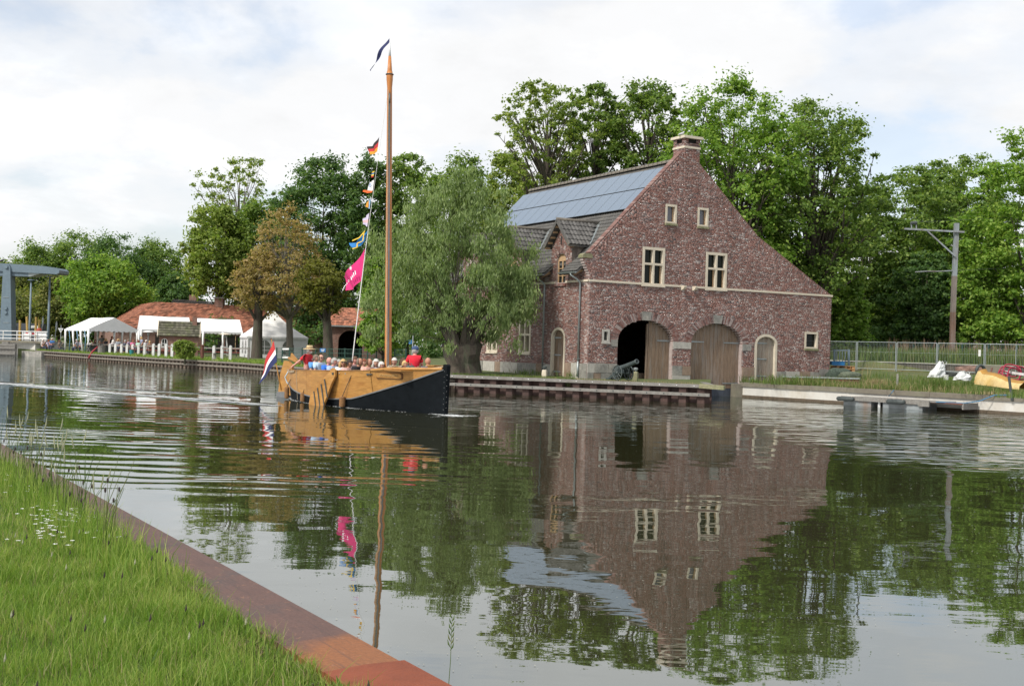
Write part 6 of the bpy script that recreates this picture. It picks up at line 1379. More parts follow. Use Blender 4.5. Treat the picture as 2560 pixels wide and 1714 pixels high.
MB().beam((p0.x, p0.y + 1, .3), (p1.x, p1.y + 1, .3), 2.2, 1.8).build('abutment_wall', m_concrete, ab); MB().beam((p0.x - 5, p0.y + 1, 1.29), (p1.x + .4, p1.y + 1, 1.27), 2.6, .18).build('deck_edge', m_cap, ab)
mb = MB(); p2 = at(62, 884, 104); p3 = at(111, 884, 102); mb.beam((p2.x, p2.y, .2), (p3.x, p3.y, .2), .6, .55).build('stone_ledge', m_stone, ab)
rl_ = thing('bridge_railing', 'white bridge railing with sheet panels and three rails', 'railing', (0, 0, 0)); a, c = at(-10, 826, 110), at(119, 829, 106)
for f_ in (0, .38, .72): MB().beam((a.x, a.y, a.z - f_ * .95), (c.x, c.y, c.z - f_ * .95), .06, .06).build('rail', m_wpaint, rl_)
for px in (-4, 9, 44, 58, 78, 88, 92): q = a.lerp(c, (px + 10) / 129); MB().beam((q.x, q.y, q.z - 1), (q.x, q.y, q.z), .07, .07).build('railing_post', m_wpaint, rl_)
for x0, x1 in ((57, 74), (92, 115)): p, q = a.lerp(c, (x0 + 10) / 129), a.lerp(c, (x1 + 10) / 129); MB().beam((p.x, p.y + .15, p.z - .5), (q.x, q.y + .15, q.z - .5), .05, .95).build('sheet_panel', m_wpaint, rl_)
p, q = at(64, 832, 107), at(93, 834.5, 106.5); bar = MB().beam(p, q, .06, .08).build('barrier_arm', m_wpaint, rl_); MB().beam(p.lerp(q, .02), p.lerp(q, .25), .07, .085).beam(p.lerp(q, .55), p.lerp(q, .8), .07, .085).build('red_bands', c_red, bar)
gd_ = thing('timber_guard', 'weathered timber fender guard standing in the water before the bridge', 'fender guard', (0, 0, 0))
for px in (-8, 2, 10, 18, 27, 36): q = at(px, 868, 103); MB().beam((q.x, q.y, -.8), (q.x, q.y, q.z + (.5 if px in (10, 18) else .3)), .3, .3).build('timber_pile', m_wood, gd_)
for py in (861, 868, 882): MB().beam(at(-10, py, 102.8), at(38, py + 1, 102.8), .12, .22).build('timber_rail', m_wood, gd_)
lp = None
for px, pt, pb_, Yd, lab in ((125, 691, 838, 114, 'tall blue grey lamp post nearest the party tent'), (78, 700, 828, 124, 'second tall lamp post, left of the nearest one and closer to the bridge')):
    q = at(px, pt, Yd); b_ = at(px - 4, pb_, Yd)
    l_ = thing('lamp_post', lab, 'lamp post', (q.x, q.y, .8), 0, 'lamp posts by the bridge'); MB().tube([(0, 0, 0), (0, 0, 2), (0, 0, q.z - .8)], [.16, .13, .08], 10).build('post', m_steelblue, l_, True); MB().lathe([(.0, q.z - .72), (.34, q.z - .76), (.36, q.z - .84), (.1, q.z - .86), (0, q.z - .86)], 12).build('lamp_head', m_steelblue, l_, True)
m_yel = M('yellow_timber', (.45, .31, .10), .8, .2, 4, (4, 4, .6))
for i, (px, pt, pb_, tl_, lab) in enumerate(((36.5, 797, 850, 1, 'yellow timber pole furthest left behind the bridge railing'), (50, 800, 850, 0, 'thick straight yellow timber pole behind the white railing'), (67, 791, 850, 3, 'tallest yellow timber pole, in the middle of the group'), (90.5, 792, 850, -2, 'yellow timber pole leaning right above the dark container'), (99, 799, 850, -4, 'yellow timber pole standing over the orange ball'))):
    q, b_ = at(px, pt, 118), at(px + tl_, pb_, 118); tag(MB().tube([b_ - Vector((0, 0, .5)), q], [.13, .12], 8).build('timber_pole', m_yel), lab, 'pole', 'yellow poles by the bridge')
q = at(98, 826, 116); tag(MB().ball(q, .28, 12, 8).build('buoy', M('orange_red_plastic', (.60, .12, .07), .5, .1, 4), None, True), 'orange red ball buoy at the foot of a yellow pole', 'buoy')
ct = thing('container', 'dark grey site cabin behind the bridge railing with a white name board', 'cabin', (0, 0, 0)); a, c = at(28, 819, 128), at(104, 820, 128); MB().beam((a.x, a.y, 1.9), (c.x, c.y, 1.9), 2.4, 2.5).build('cabin_body', M('anthracite', (.055, .062, .075), .6, .15, 3), ct); a, c = at(76, 817, 126.7), at(95, 817.5, 126.7); sb_ = MB().beam(a, c, .04, .28).build('name_board', m_wpaint, ct); MB().beam(a.lerp(c, .2) + Vector((0, -.04, -.04)), a.lerp(c, .66) + Vector((0, -.04, -.04)), .01, .05).build('board_lettering', m_darkiron, sb_)
a, c = at(28, 817, 126.6), at(36, 818, 126.6); MB().beam(a, c, .05, .8).build('pale_door', m_zinc, ct)
rs = at(152, 825.5, 110); sgn_ = thing('road_sign', 'white give way triangle sign on a pole beside the party tent', 'road sign', (rs.x, rs.y, .7)); MB().tube([(0, 0.04, 0), (0, .04, rs.z - .2)], .035, 8).build('pole', m_zinc, sgn_)
z0_ = rs.z - .7; MB().prism([(-.26, .2), (.26, .2), (0, -.24)], lambda u, v, d: (u, d, z0_ + v), -.02, 0).build('sign_face', m_wpaint, sgn_); MB().prism([(-.14, .13), (.14, .13), (0, -.10)], lambda u, v, d: (u, d, z0_ + v), -.03, -.022).build('sign_centre', m_zinc, sgn_)
for px, pt, lab in ((144, 803, 'thin grey pole with a small sign seen edge on, left of the white triangle'), (110, 792, 'grey lantern pole right of the dark cabin')):
    q = at(px, pt, 116); o_ = MB().tube([(q.x - .25, q.y, .7), (q.x - .1, q.y, q.z)], .045, 8).ball((q.x - .1, q.y, q.z - .5), (.1, .05, .5), 8, 6).build('pole_with_sign', m_zinc, None); tag(o_, lab, 'pole')
def bird(label, p, rz, col, s=1.):
    b_ = thing('bird', label, 'bird', p, rz); b_.scale = (s, s, s)
    mb = MB().tube([(-.20, 0, .02), (-.10, 0, .055), (0, 0, .09), (.07, 0, .125), (.10, 0, .165), (.13, 0, .18), (.165, 0, .172)], [(.022, .006), (.045, .03), (.058, .055), (.045, .045), (.032, .034), (.028, .03), (.004, .004)], 10); mb.build('bird_body', col, b_, True)
    for sg in (-1, 1): MB().tube([(.05, .05 * sg, .10), (-.06, .055 * sg, .075), (-.17, .03 * sg, .04)], [(.012, .04), (.012, .035), (.004, .01)], 6).build('wing', col, b_, True); MB().tube([(.0, .02 * sg, .04), (.01, .02 * sg, 0)], .006, 4).build('leg', m_rust, b_)
bird('grey white dove perched on the left corner of the chimney cap', hw(5.05, .25, 12.14), TH + PI * .05, M('dove_grey', (.45, .46, .48), .8, .1, 8), 1.15)
p = at(3.5, 655.6, 112.6); bird('dark bird sitting on top of the bridge beam', p, .2, M('crow_black', (.02, .02, .025), .7, .1, 8), 1.7)
# ================================================================ TREES
def leaf_quads(C, Rc, n, size, rng, asp=.62, droop=0., up=.55, flat=.65):
    """n leaf-shaped quads around each clump centre in C (k,3) with radius Rc (k,)"""
    k = len(C); N_ = k * n; ci = np.repeat(np.arange(k), n)
    q = rng.normal(0, 1, (N_, 3)); q /= np.linalg.norm(q, axis=1)[:, None]; r = np.abs(rng.normal(0, .55, N_)) + .12; r = np.where(r > 1.2, rng.uniform(.3, 1.15, N_), r)
    off = q * r[:, None] * Rc[ci][:, None]; off[:, 2] *= flat
    P = C[ci] + off
    nr = q * .7 + rng.normal(0, .6, (N_, 3)); nr[:, 2] += up; nr /= np.linalg.norm(nr, axis=1)[:, None]
    t1 = np.cross(nr, rng.normal(0, 1, (N_, 3)))
    if droop: t1 = np.stack([rng.normal(0, .35, N_), rng.normal(0, .35, N_), -np.ones(N_)], 1); nr = np.cross(t1, rng.normal(0, 1, (N_, 3))); nr /= np.linalg.norm(nr, axis=1)[:, None]
    t1 /= np.linalg.norm(t1, axis=1)[:, None] + 1e-9; t2 = np.cross(nr, t1)
    s = size * rng.uniform(.6, 1.35, N_)[:, None]
    V = np.stack([P - t1 * s * .5, P + t2 * s * asp * .5 - t1 * s * .05, P + t1 * s * .5, P - t2 * s * asp * .5 - t1 * s * .05], 1)
    return V.reshape(-1, 3), np.arange(N_ * 4).reshape(-1, 4)
PROF = {'round': [(0, .45), (.15, .82), (.4, 1), (.65, .92), (.85, .62), (1, .12)], 'oak': [(0, .55), (.2, .9), (.42, 1), (.65, .95), (.85, .66), (1, .2)],
        'tall': [(0, .55), (.3, .85), (.6, 1), (.8, .85), (1, .25)], 'cone': [(0, .75), (.15, 1), (.35, .9), (.6, .6), (.85, .34), (1, .12)], 'hedge': [(0, 1), (.3, 1), (.6, .95), (.85, .7), (1, .3)],
        'willow': [(0, .75), (.2, .96), (.45, 1), (.65, .86), (.85, .55), (1, .14)]}
def tree(name, label, px, ptop, pcb, hwpx, Y, mat, n=24000, leaf=.22, seed=0, prof='round', nc=150, rc=.20, bark=None, trunk=None, group=None, gap=.3, base_px=None, kind_cat='tree', droop=0., asp=.62, lean=0., flat=.65, limbs=26, outer=.25, ry=1.):
    r = np.random.default_rng(seed + 100); top = at(px, ptop, Y); cb = at(px, pcb, Y); R = hwpx * Y / FPX * 1.08; bp_ = at(base_px if base_px else px, pcb, Y); gz = land_z(bp_.x, Y)
    cb.z = max(cb.z, gz + .1); Hc = (top.z - cb.z) * 1.03
    base = Vector((bp_.x, Y, gz)); t_ = thing(name, label, kind_cat, base, 0, group)
    pr = PROF[prof]; ph = r.uniform(0, 6.28, 6)
    nc = int(nc * (1.5 if not droop else 1)); n = int(n * (1.22 if not droop else 1.0)); leaf = leaf * (1.2 if not droop else 1.)
    h = r.uniform(0, 1, nc * 4); w = np.interp(h, [p[0] for p in pr], [p[1] for p in pr]); keep = r.uniform(0, 1, nc * 4) < w ** .8
    h = h[keep][:nc]; w = w[keep][:nc]; az = r.uniform(0, 2 * PI, len(h))
    la = 1.5 if droop else 1.
    lump = 1 + la * .16 * np.sin(3 * az + ph[0] + 5 * h) + .12 * np.sin(5 * az + ph[1] - 9 * h) + .08 * np.sin(11 * h + ph[2])
    rr = R * w * lump * np.sqrt(r.uniform(outer, 1, len(h)))
    C = np.stack([rr * np.cos(az) + lean * h * R, rr * np.sin(az) * ry, h * Hc], 1)
    C[:, 2] += r.normal(0, .03 * Hc, len(h)); C[:, 2] = np.minimum(C[:, 2], Hc - .2)
    Rc = R * rc * 1.18 * r.uniform(.5, 1.4, len(h)) * (1 - .12 * h)
    if not droop and n > 10000 and outer > .1:
        ex = r.integers(0, len(C), int(len(C) * .45)); C = np.concatenate([C, C[ex] * np.array([.9, .9, 1]) + r.normal(0, R * .10, (len(ex), 3))]); Rc = np.concatenate([Rc, np.full(len(ex), R * rc * 1.9)])
    Cw = C + np.array([top.x - base.x, 0, cb.z - gz])
    if droop: 
        V, Fq = leaf_quads(Cw, Rc, n // len(C), leaf, r, asp, 1, flat=droop)
    else: V, Fq = leaf_quads(Cw, Rc, n // len(C), leaf, r, asp, flat=flat)
    lo = .06; V[:, 2] = np.where(V[:, 2] < lo, lo + (lo - V[:, 2]) * .2, V[:, 2])
    # trunk, limbs and twigs
    tr_ = trunk or R * .055; mb = MB(); cx_ = top.x - base.x; zc = cb.z - gz
    Hl = Hc * .9; path = [Vector((0, 0, -.2)), Vector((cx_ * .1, 0, max(.4, zc * .5))), Vector((cx_ * .5 + lean * R * .1, 0, zc + Hc * .15)), Vector((cx_ + lean * R * .4, 0, zc + Hc * .5)), Vector((cx_ + lean * R * .8, .1, zc + Hc * .78))]
    mb.tube([path[0] + Vector((0, 0, -.1)), path[0] + Vector((0, 0, .25))] + path[1:], [tr_ * 1.7, tr_ * 1.2, tr_, tr_ * .8, tr_ * .45, tr_ * .1], 9)
    sel = r.permutation(len(Cw))[:limbs]
    for i in sel:
        e = Vector(Cw[i]); f = min(.98, max(.0, (e.z - zc) / Hc - .28)); k_ = f * (len(path) - 3) + 1.3; k0 = min(int(k_), len(path) - 2); s = path[k0].lerp(path[k0 + 1], min(1, k_ - k0))
        m_ = s.lerp(e, .5) + Vector((r.normal(0, .05), r.normal(0, .05), .06)) * (e - s).length; rs = tr_ * (.42 - .28 * f)
        mb.tube([s, m_, e], [rs, rs * .6, rs * .16], 5, cap=False)
        for j in range(2): q = m_.lerp(e, .4 + .3 * j); mb.tube([q, q + Vector(r.normal(0, .10, 3).tolist()) * (e - s).length + Vector((0, 0, .04 * R))], [rs * .3, rs * .08], 4, cap=False)
    mb.build('trunk', bark or m_bark, t_, True)
    link('crown', npmesh('crown', V, Fq), mat, t_)
    return t_
lf_mid = leaf_mat('leaf_mid', (0.081, 0.133, 0.035), (0.139, 0.231, 0.051), (0.281, 0.357, 0.086))
lf_dark = leaf_mat('leaf_dark', (0.051, 0.099, 0.036), (0.085, 0.164, 0.050), (0.172, 0.261, 0.074))
lf_bright = leaf_mat('leaf_bright', (0.107, 0.196, 0.031), (0.177, 0.308, 0.051), (0.332, 0.431, 0.090))
lf_olive = leaf_mat('leaf_olive', (0.098, 0.124, 0.039), (0.168, 0.204, 0.055), (0.334, 0.311, 0.111))
lf_brown = leaf_mat('leaf_brown', (0.207, 0.177, 0.070), (0.342, 0.268, 0.115), (0.464, 0.325, 0.162))
lf_yel = leaf_mat('leaf_yellowish', (0.122, 0.180, 0.035), (0.201, 0.285, 0.057), (0.342, 0.382, 0.108))
lf_willow = leaf_mat('leaf_willow', (0.136, 0.192, 0.079), (0.215, 0.294, 0.118), (0.351, 0.418, 0.203))
# left background wood
LW = 'trees behind the bridge and terrace'
for i, (px, pt, hwx, Y, mt, lab) in enumerate(((15, 668, 70, 150, lf_olive, 'olive green tree behind the drawbridge tower'), (98, 628, 72, 152, lf_mid, 'tree directly above the end of the balance beam'), (188, 590, 85, 156, lf_mid, 'high rounded tree above the bright round tree, left one of two'), (300, 594, 95, 154, lf_dark, 'dark tree rising right behind the bright round tree'), (402, 612, 72, 158, lf_mid, 'tree at the right end of the left wood beside the sky gap'), (448, 690, 52, 140, lf_dark, 'low dark grey green tree above the slate roof'), (60, 735, 65, 140, lf_olive, 'low olive tree between the two lamp posts'), (148, 700, 60, 138, lf_olive, 'low olive tree left of the bright round tree'))):
    tree('broadleaf_tree', lab, px, pt, 832, hwx, Y, mt, 25000, .26, i, 'oak', 110, .26, group=LW, limbs=10)
tree('round_tree', 'bright green evenly rounded tree above the white party tent', 264, 650, 806, 94, 124, lf_bright, 26000, .27, 20, 'round', 150, .21, limbs=12)
tree('ash_tree', 'thinly leaved tall tree with sky showing through, above the brownish tree', 600, 402, 640, 128, 128, lf_yel, 6500, .24, 21, 'oak', 110, .12, limbs=80, bark=m_barkgrey, trunk=.32, outer=.1)
tree('broadleaf_tree', 'yellowish green tree left of the brownish one', 545, 520, 730, 72, 116, lf_yel, 19000, .27, 22, 'oak', 120, .24, limbs=14)
tree('broadleaf_tree', 'mid green tree filling the gap behind the brownish tree', 655, 512, 790, 85, 120, lf_mid, 18000, .27, 23, 'oak', 120, .24, limbs=14)
tree('brown_leaved_tree', 'broad tree with brownish spring leaves, its pale trunk before the pagoda tent', 716, 524, 764, 116, 91, lf_brown, 9500, .17, 24, 'cone', 190, .13, bark=m_barkgrey, trunk=.26, base_px=728, flat=.5, limbs=40)
tree('brown_leaved_tree', 'smaller brownish tree on the left thick dark trunk by the pagoda tent', 652, 630, 772, 66, 89.5, lf_brown, 6000, .17, 25, 'oak', 90, .2, trunk=.38, base_px=645, limbs=16)
tree('brown_leaved_tree', 'olive brown tree on the right trunk beside the dark gateway', 806, 650, 776, 58, 88, leaf_mat('leaf_olive_brown', (.095, .105, .022), (.16, .165, .033), (.23, .23, .05)), 8500, .17, 26, 'oak', 90, .2, trunk=.36, base_px=823, limbs=16)
tree('dark_tree', 'large dark green tree behind the flag line', 812, 412, 830, 118, 118, lf_dark, 34000, .27, 27, 'oak', 200, .2, limbs=30)
tree('dark_tree', 'dark green tree just left of the mast', 925, 415, 830, 78, 116, lf_dark, 20000, .27, 28, 'tall', 130, .22, limbs=18)
tree('dark_tree', 'dark green tree right of the mast behind the willow', 1020, 398, 830, 78, 118, lf_mid, 20000, .27, 29, 'tall', 130, .22, limbs=18)
tree('broadleaf_tree', 'mid green tree left of the solar roof, behind the willow', 1150, 408, 800, 105, 108, lf_mid, 26000, .25, 30, 'oak', 160, .21, limbs=22)
tree('broadleaf_tree', 'yellowish low crown touching the left end of the solar roof', 1268, 392, 700, 66, 104, lf_yel, 15000, .24, 31, 'oak', 110, .22, limbs=16)
tree('chestnut_tree', 'light green chestnut foliage left of the willow beside the mast', 958, 640, 898, 48, 64, lf_bright, 9000, .20, 32, 'oak', 90, .24, limbs=12)
# behind the house
tree('tall_tree', 'airy tall tree with bare upright stems above the solar panels', 1372, 212, 520, 118, 88, lf_yel, 11500, .19, 33, 'tall', 190, .12, limbs=80, trunk=.3, bark=m_bark, outer=.08)
tree('tall_tree', 'leafy tall tree behind the solar roof, right of the airy one', 1490, 222, 520, 92, 91, lf_mid, 11500, .21, 34, 'tall', 150, .14, limbs=60, outer=.1, trunk=.28)
tree('tall_tree', 'tall tree behind the left side of the chimney', 1625, 214, 520, 104, 90, lf_mid, 18000, .22, 35, 'tall', 140, .17, limbs=46, trunk=.3)
tree('oak_tree', 'great oak right of the chimney, highest crown of all', 1838, 222, 740, 158, 82, lf_bright, 36000, .21, 36, 'oak', 230, .16, limbs=70, trunk=.42, outer=.15)
tree('oak_tree', 'wide oak leaning out over the right end of the brick house', 2040, 268, 760, 165, 84, lf_mid, 30000, .21, 37, 'oak', 220, .15, limbs=80, trunk=.42, outer=.12)
tree('oak_tree', 'lower oak crown behind the right gable slope of the house', 1975, 470, 820, 120, 87, lf_mid, 18000, .21, 38, 'oak', 140, .18, limbs=40, trunk=.34)
# right wood
RWG = 'trees on the right bank behind the fence'
for i, (px, pt, pb_, hwx, Y, mt, lab) in enumerate(((2345, 418, 868, 105, 110, lf_mid, 'tree between the two crowns behind the overhead line mast'), (2265, 430, 868, 122, 100, lf_mid, 'broad tree left of the overhead line mast'), (2425, 396, 868, 112, 104, lf_mid, 'tree right behind the overhead line mast'), (2160, 478, 868, 98, 98, lf_mid, 'tree between the brick house and the overhead line mast'), (2575, 352, 868, 138, 88, lf_bright, 'bright green tree at the right border of the view'), (2470, 560, 872, 80, 90, lf_bright, 'lower bright green tree leaning towards the overhead line mast'), (2320, 640, 872, 75, 92, lf_dark, 'low dark tree behind the middle site fence panels'), (2115, 690, 872, 52, 86, lf_bright, 'bright green bushy tree beside the right corner of the house'))):
    tree('broadleaf_tree', lab, px, pt, pb_, hwx, Y, mt, 28000 if hwx > 90 else 16000, .24, 50 + i, 'hedge' if hwx < 90 else 'oak', 170, .19, group=RWG, limbs=18, flat=.42)
# willow with its thick pollarded trunk
wt = tree('willow_tree', 'grey green willow with drooping branches on a short thick trunk beside the house', 1130, 440, 845, 188, 52.6, lf_willow, 56000, .19, 60, 'willow', 330, .125, trunk=.05, base_px=1165, droop=1.1, asp=.26, limbs=90, outer=.2, ry=.55)
for ch_ in wt.children:
    if ch_.name.startswith('trunk'): ch_.data.transform(Matrix.Identity(4))
wb = MB(); wr = np.random.default_rng(8)
def rough_tube(mb, path, rad, n, jit):
    k = len(mb.v); mb.tube(path, rad, n)
    for i in range(k, len(mb.v)): mb.v[i] = tuple(c + wr.normal(0, jit) for c in mb.v[i])
rough_tube(wb, [(0, 0, -.3), (0, 0, .1), (-.05, 0, .5), (-.1, 0, .9), (-.12, 0, 1.3), (-.1, 0, 1.6)], [.95, .78, .72, .86, .95, .6], 18, .05)
for i in range(16):
    an = i * 2 * PI / 16 + wr.normal(0, .2); l = wr.uniform(1.4, 3.0); s = Vector((-.12 + .5 * math.cos(an), .5 * math.sin(an), 1.3)); e = s + Vector((math.cos(an) * l * .8, math.sin(an) * l * .5, wr.uniform(1.0, 3.6)))
    rough_tube(wb, [s, s.lerp(e, .45) + Vector((0, 0, .35)), e], [.20, .10, .03], 6, .012)
wb.build('pollard_trunk', m_bark, wt)
# right hand branch of the willow reaching in front of the house wall
V, Fq = leaf_quads(np.array([(x, y, z) for x, y, z in zip(wr.uniform(1.2, 3.0, 46), wr.uniform(-.6, .5, 46), wr.uniform(2.7, 4.7, 46))]), wr.uniform(.35, .6, 46), 190, .19, wr, .26, 1, flat=1.1); link('drooping_branch', npmesh('drooping_branch', V, Fq), lf_willow, wt)
# bushes and small plants
tree('bank_bush', 'small light green willow bush growing out of the sheet piling', 462, 848, 915, 25, 79, lf_yel, 6000, .10, 70, 'round', 110, .24, kind_cat='bush', limbs=14, trunk=.05)
fw = np.random.default_rng(9); az = np.radians(fw.uniform(-27, 29, 260)); dd = fw.uniform(165, 215, 260); C = np.stack([np.sin(az) * dd, np.cos(az) * dd, fw.uniform(0, 1, 260) * np.where(az > .19, 17, 7.5) + .8], 1)
V, Fq = leaf_quads(C, fw.uniform(2.2, 4.5, 260), 90, .75, fw, .7, flat=.8); link('far_wood', npmesh('far_wood', V, Fq), lf_dark, kind='stuff')
C = np.array([(at(px, 860, Y).x, Y, 2.3 + z) for px, Y, z in zip(fw.uniform(2080, 2680, 200), fw.uniform(92, 118, 200), fw.uniform(-.3, 6.5, 200))])
V, Fq = leaf_quads(C, fw.uniform(.9, 1.8, 200), 130, .28, fw, .65, flat=.6); link('undergrowth', npmesh('undergrowth', V, Fq), lf_dark, kind='stuff')
C = np.array([(at(px, 880, Y).x, Y, 1.2 + z) for px, Y, z in zip(fw.uniform(430, 1120, 110), fw.uniform(106, 122, 110), fw.uniform(-.3, 2.4, 110))])
V, Fq = leaf_quads(C, fw.uniform(.8, 1.6, 110), 110, .3, fw, .65, flat=.6); link('shrubbery', npmesh('shrubbery', V, Fq), lf_dark, kind='stuff')
pm_ = MB()
for i in range(70):
    px, Y = fw.uniform(2165, 2240), fw.uniform(82, 86); p = at(px, fw.uniform(880, 897), Y)
    pm_.ball(p, (.07, .07, .025), 6, 3)
pm_.build('cow_parsley_flowers', m_petal, kind='stuff')
def weeds(name, label, px, py, z, n, hh, w, mat, spread=.25):
    p = atz(px, py, z); P = np.stack([fw.normal(p.x, spread, n), fw.normal(p.y, spread * .5, n), np.full(n, z)], 1); o_ = blades(name, P, fw.uniform(.4, 1, n) * hh, fw.uniform(.5, 1, n) * w, fw, mat, .55, kind=None); (tag(o_, label, 'plant') if spread < .3 else o_.__setitem__('kind', 'stuff'))
weeds('grass_tuft', 'light green grass tuft hanging on the quay rail below the arched side door', 1422, 966, .44, 60, .3, .02, m_grassd, .09)
weeds('weed_plants', 'dark green weeds at the foot of the side wall below the tall window', 1320, 936, .80, 160, .34, .03, m_grassd, .7)
weeds('weed_plants', 'green weeds right of the arched side door by the downpipe', 1438, 941, .80, 110, .32, .03, m_grassd, .28)
weeds('weed_plants', 'tall weeds and grasses in front of the bench right of the gable door', 1985, 962, .68, 420, .62, .03, m_grassd, .9)
weeds('reed_clump', 'upright reed clump in the grass right of the dry stalks', 2340, 975, .72, 300, .75, .03, m_grassd, .38)
weeds('dry_stalks', 'pale dry plant heap on the right bank near the capstones', 2192, 965, .72, 380, .45, .03, m_straw, .32)
weeds('dry_stalks', 'tall pale dry stalks standing beside the pallets', 2145, 955, .75, 26, 1.35, .03, m_straw, .35)
for px, py, n_, hh_ in ((2270, 962, 160, .4), (2300, 975, 140, .35), (2400, 972, 170, .4), (2455, 985, 160, .38), (2190, 950, 160, .5), (2550, 995, 160, .4), (2060, 962, 150, .45)): weeds('grass_clumps', '', px, py, .72, n_, hh_, .03, m_grassd, .5)
for px, py in ((2470, 967), (2520, 981), (2550, 985), (2345, 952), (2405, 960)): weeds('grass_clumps', '', px, py, .76, 130, .32, .025, m_grassd, .42)
for px, py in ((2230, 962), (2300, 955), (2420, 962), (2490, 985)): weeds('dry_grass_patch', '', px, py, .74, 240, .16, .04, m_straw, .6)
hv = MB(); wv0 = atz(1930, 957, .70)
for i in range(22): q = wv0 + Vector((fw.normal(0, .08), -.04 - .02 * (i % 3), fw.uniform(-.45, .08))); hv.add([q, q + Vector((.05, 0, .03)), q + Vector((.06, -.02, -.05)), q + Vector((.0, -.02, -.04))], [(0, 1, 2, 3)])
tag(hv.build('trailing_plant', lf_mid), 'green plant trailing over the capstone below the gable door', 'plant')
# ================================================================ QUAY THINGS
cp = atz(1557, 950, .78); cn = thing('cannon', 'old black field cannon on spoked wheels pointing out from the quay', 'cannon', (cp.x, cp.y, .78), math.atan2(-.83, .56))
m_gun = M('cannon_iron', (.045, .06, .062), .55, .3, 6, bump=.2, stain=(.075, .085, .08))
for sg in (1, -1):
    wh = MB(); cy_ = .31 * sg; wh.tube([(.30 * math.cos(t), cy_, .31 + .30 * math.sin(t)) for t in np.linspace(0, 2 * PI, 25)], [(.026, .026)] * 25, 6, cap=False); wo2 = wh.build('wheel', m_gun, cn, True)
    for i in range(10): an = i * PI / 5; MB().tube([(0, cy_, .31), (.29 * math.cos(an), cy_, .31 + .29 * math.sin(an))], [.022, .016], 6).build('spoke', m_gun, wo2)
    MB().tube([(0, cy_ - .07, .31), (0, cy_ + .07, .31)], .06, 10).build('hub', m_gun, wo2, True)
el = math.radians(17); Mg = Matrix.Translation((-.15, 0, .50)) @ Matrix.Rotation(-el, 4, 'Y') @ Matrix.Rotation(PI / 2, 4, 'Y')
MB().lathe([(.0, -.42), (.03, -.42), (.035, -.36), (.10, -.33), (.125, -.28), (.12, 0), (.128, .02), (.115, .05), (.10, .45), (.09, .85), (.088, .98), (.105, 1.02), (.11, 1.08), (.105, 1.1), (.065, 1.1), (.06, .95), (.0, .95)], 18, M=Mg).build('barrel', m_gun, cn, True)
for sg in (.14, -.14): MB().prism([(.22, .30), (.2, .46), (-.2, .46), (-.75, .10), (-.9, .0), (-.75, .0), (-.3, .22)], lambda u, v, d, sg=sg: (u, sg + d, v), -.025, .025).build('carriage_cheek', m_gun, cn)
MB().tube([(0, -.36, .31), (0, .36, .31)], .03, 8).build('axle', m_gun, cn); MB().box(-.92, -.7, -.18, .18, 0, .07).build('trail_end', m_gun, cn)
def post_stone(label, px, py, z, w, hgt, mat, top=None):
    p = atz(px, py, z); o_ = thing('stone_post', label, 'stone post', (p.x, p.y, z), .4); MB().lathe([(w * .74, -.1), (w * .72, hgt * .5), (w * .66, hgt - .03), (w * .5, hgt), (0, hgt)], 4).build('stone_block', mat, o_)
    if top: MB().lathe([(.03, hgt), (.03, hgt + .05), (.09, hgt + .06), (.1, hgt + .14), (.07, hgt + .17), (0, hgt + .17)], 10).build('iron_cap', m_iron if top == 1 else m_darkiron, o_)
post_stone('mossy stone post with an iron cap right beside the cannon', 1588.5, 949, .78, .20, .36, m_mossstone, 1); post_stone('pale stone block with a dark iron cleat left of the arched side door', 1361, 941, .79, .19, .30, m_cream, 2)
post_stone('grey stone stub standing in the grass left of the white bags', 2243, 968, .72, .09, .62, m_stone)
tl_ = MB()
p = atz(1350, 937, .8)
# jetty
jd = (wl[1] - wl[0]).normalized(); jn = Vector((jd.y, -jd.x)); jL = (wl[1] - wl[0]).length
def jp(t, off, z): q = wl[0] + jd * (t * jL) + jn * off; return Vector((q.x, q.y, z))
jt = thing('jetty', 'old grey floating timber jetty on concrete floats in front of the pale canal wall', 'jetty', (0, 0, 0))
for i in range(9): MB().beam(jp(.475, .12 + i * .14, .345), jp(.80, .12 + i * .14, .345), .13, .035).build('deck_plank', m_wood, jt)
MB().beam(jp(.472, 1.36, .30), jp(.735, 1.36, .30), .06, .17).build('fascia_board', m_wood, jt); MB().beam(jp(.735, 1.37, .26), jp(.77, 1.37, .26), .08, .22).build('fascia_board', m_wood, jt)
MB().beam(jp(.80, .1, .30), jp(.865, .1, .30), 2.2, .05).build('deck_plank', m_wood, jt); MB().beam(jp(.77, 1.2, .33), jp(.868, 1.2, .33), .1, .06).build('fascia_board', m_rust, jt); MB().beam(jp(.868, .1, .24), jp(.868, 1.25, .24), .06, .25).build('end_board', m_wood, jt)
for t0_, t1_ in ((.478, .575), (.615, .745)): MB().beam(jp(t0_, .75, -.1), jp(t1_, .75, -.1), 1.1, .6).build('float', M('wet_float_%d' % int(t0_ * 100), (.20, .22, .23), .7, .25, 3, stain=(.20, .13, .09)), jt)
MB().beam(jp(.60, 1.25, -.3), jp(.60, 1.25, .26), .08, .08).build('jetty_post', m_wpaint, jt)
for tt, lab in ((.492, 'black tyre rubber fender lashed to the left corner of the jetty'), (.665, 'black rubber fender lashed to the middle of the jetty edge')):
    f = thing('boat_fender', lab, 'fender', (0, 0, 0), 0, 'black fenders on the jetty'); a, c = jp(tt - .03, 1.46, .27), jp(tt + .03, 1.46, .28); MB().tube([a, a.lerp(c, .08), a.lerp(c, .92), c], [.06, .10, .10, .06], 10).build('rubber_body', m_darkiron, f, True); q = a.lerp(c, .9); MB().tube([q + Vector((0, 0, -.1)), q + Vector((-.03, -.02, .12))], .015, 5).build('lashing', m_rope, f)
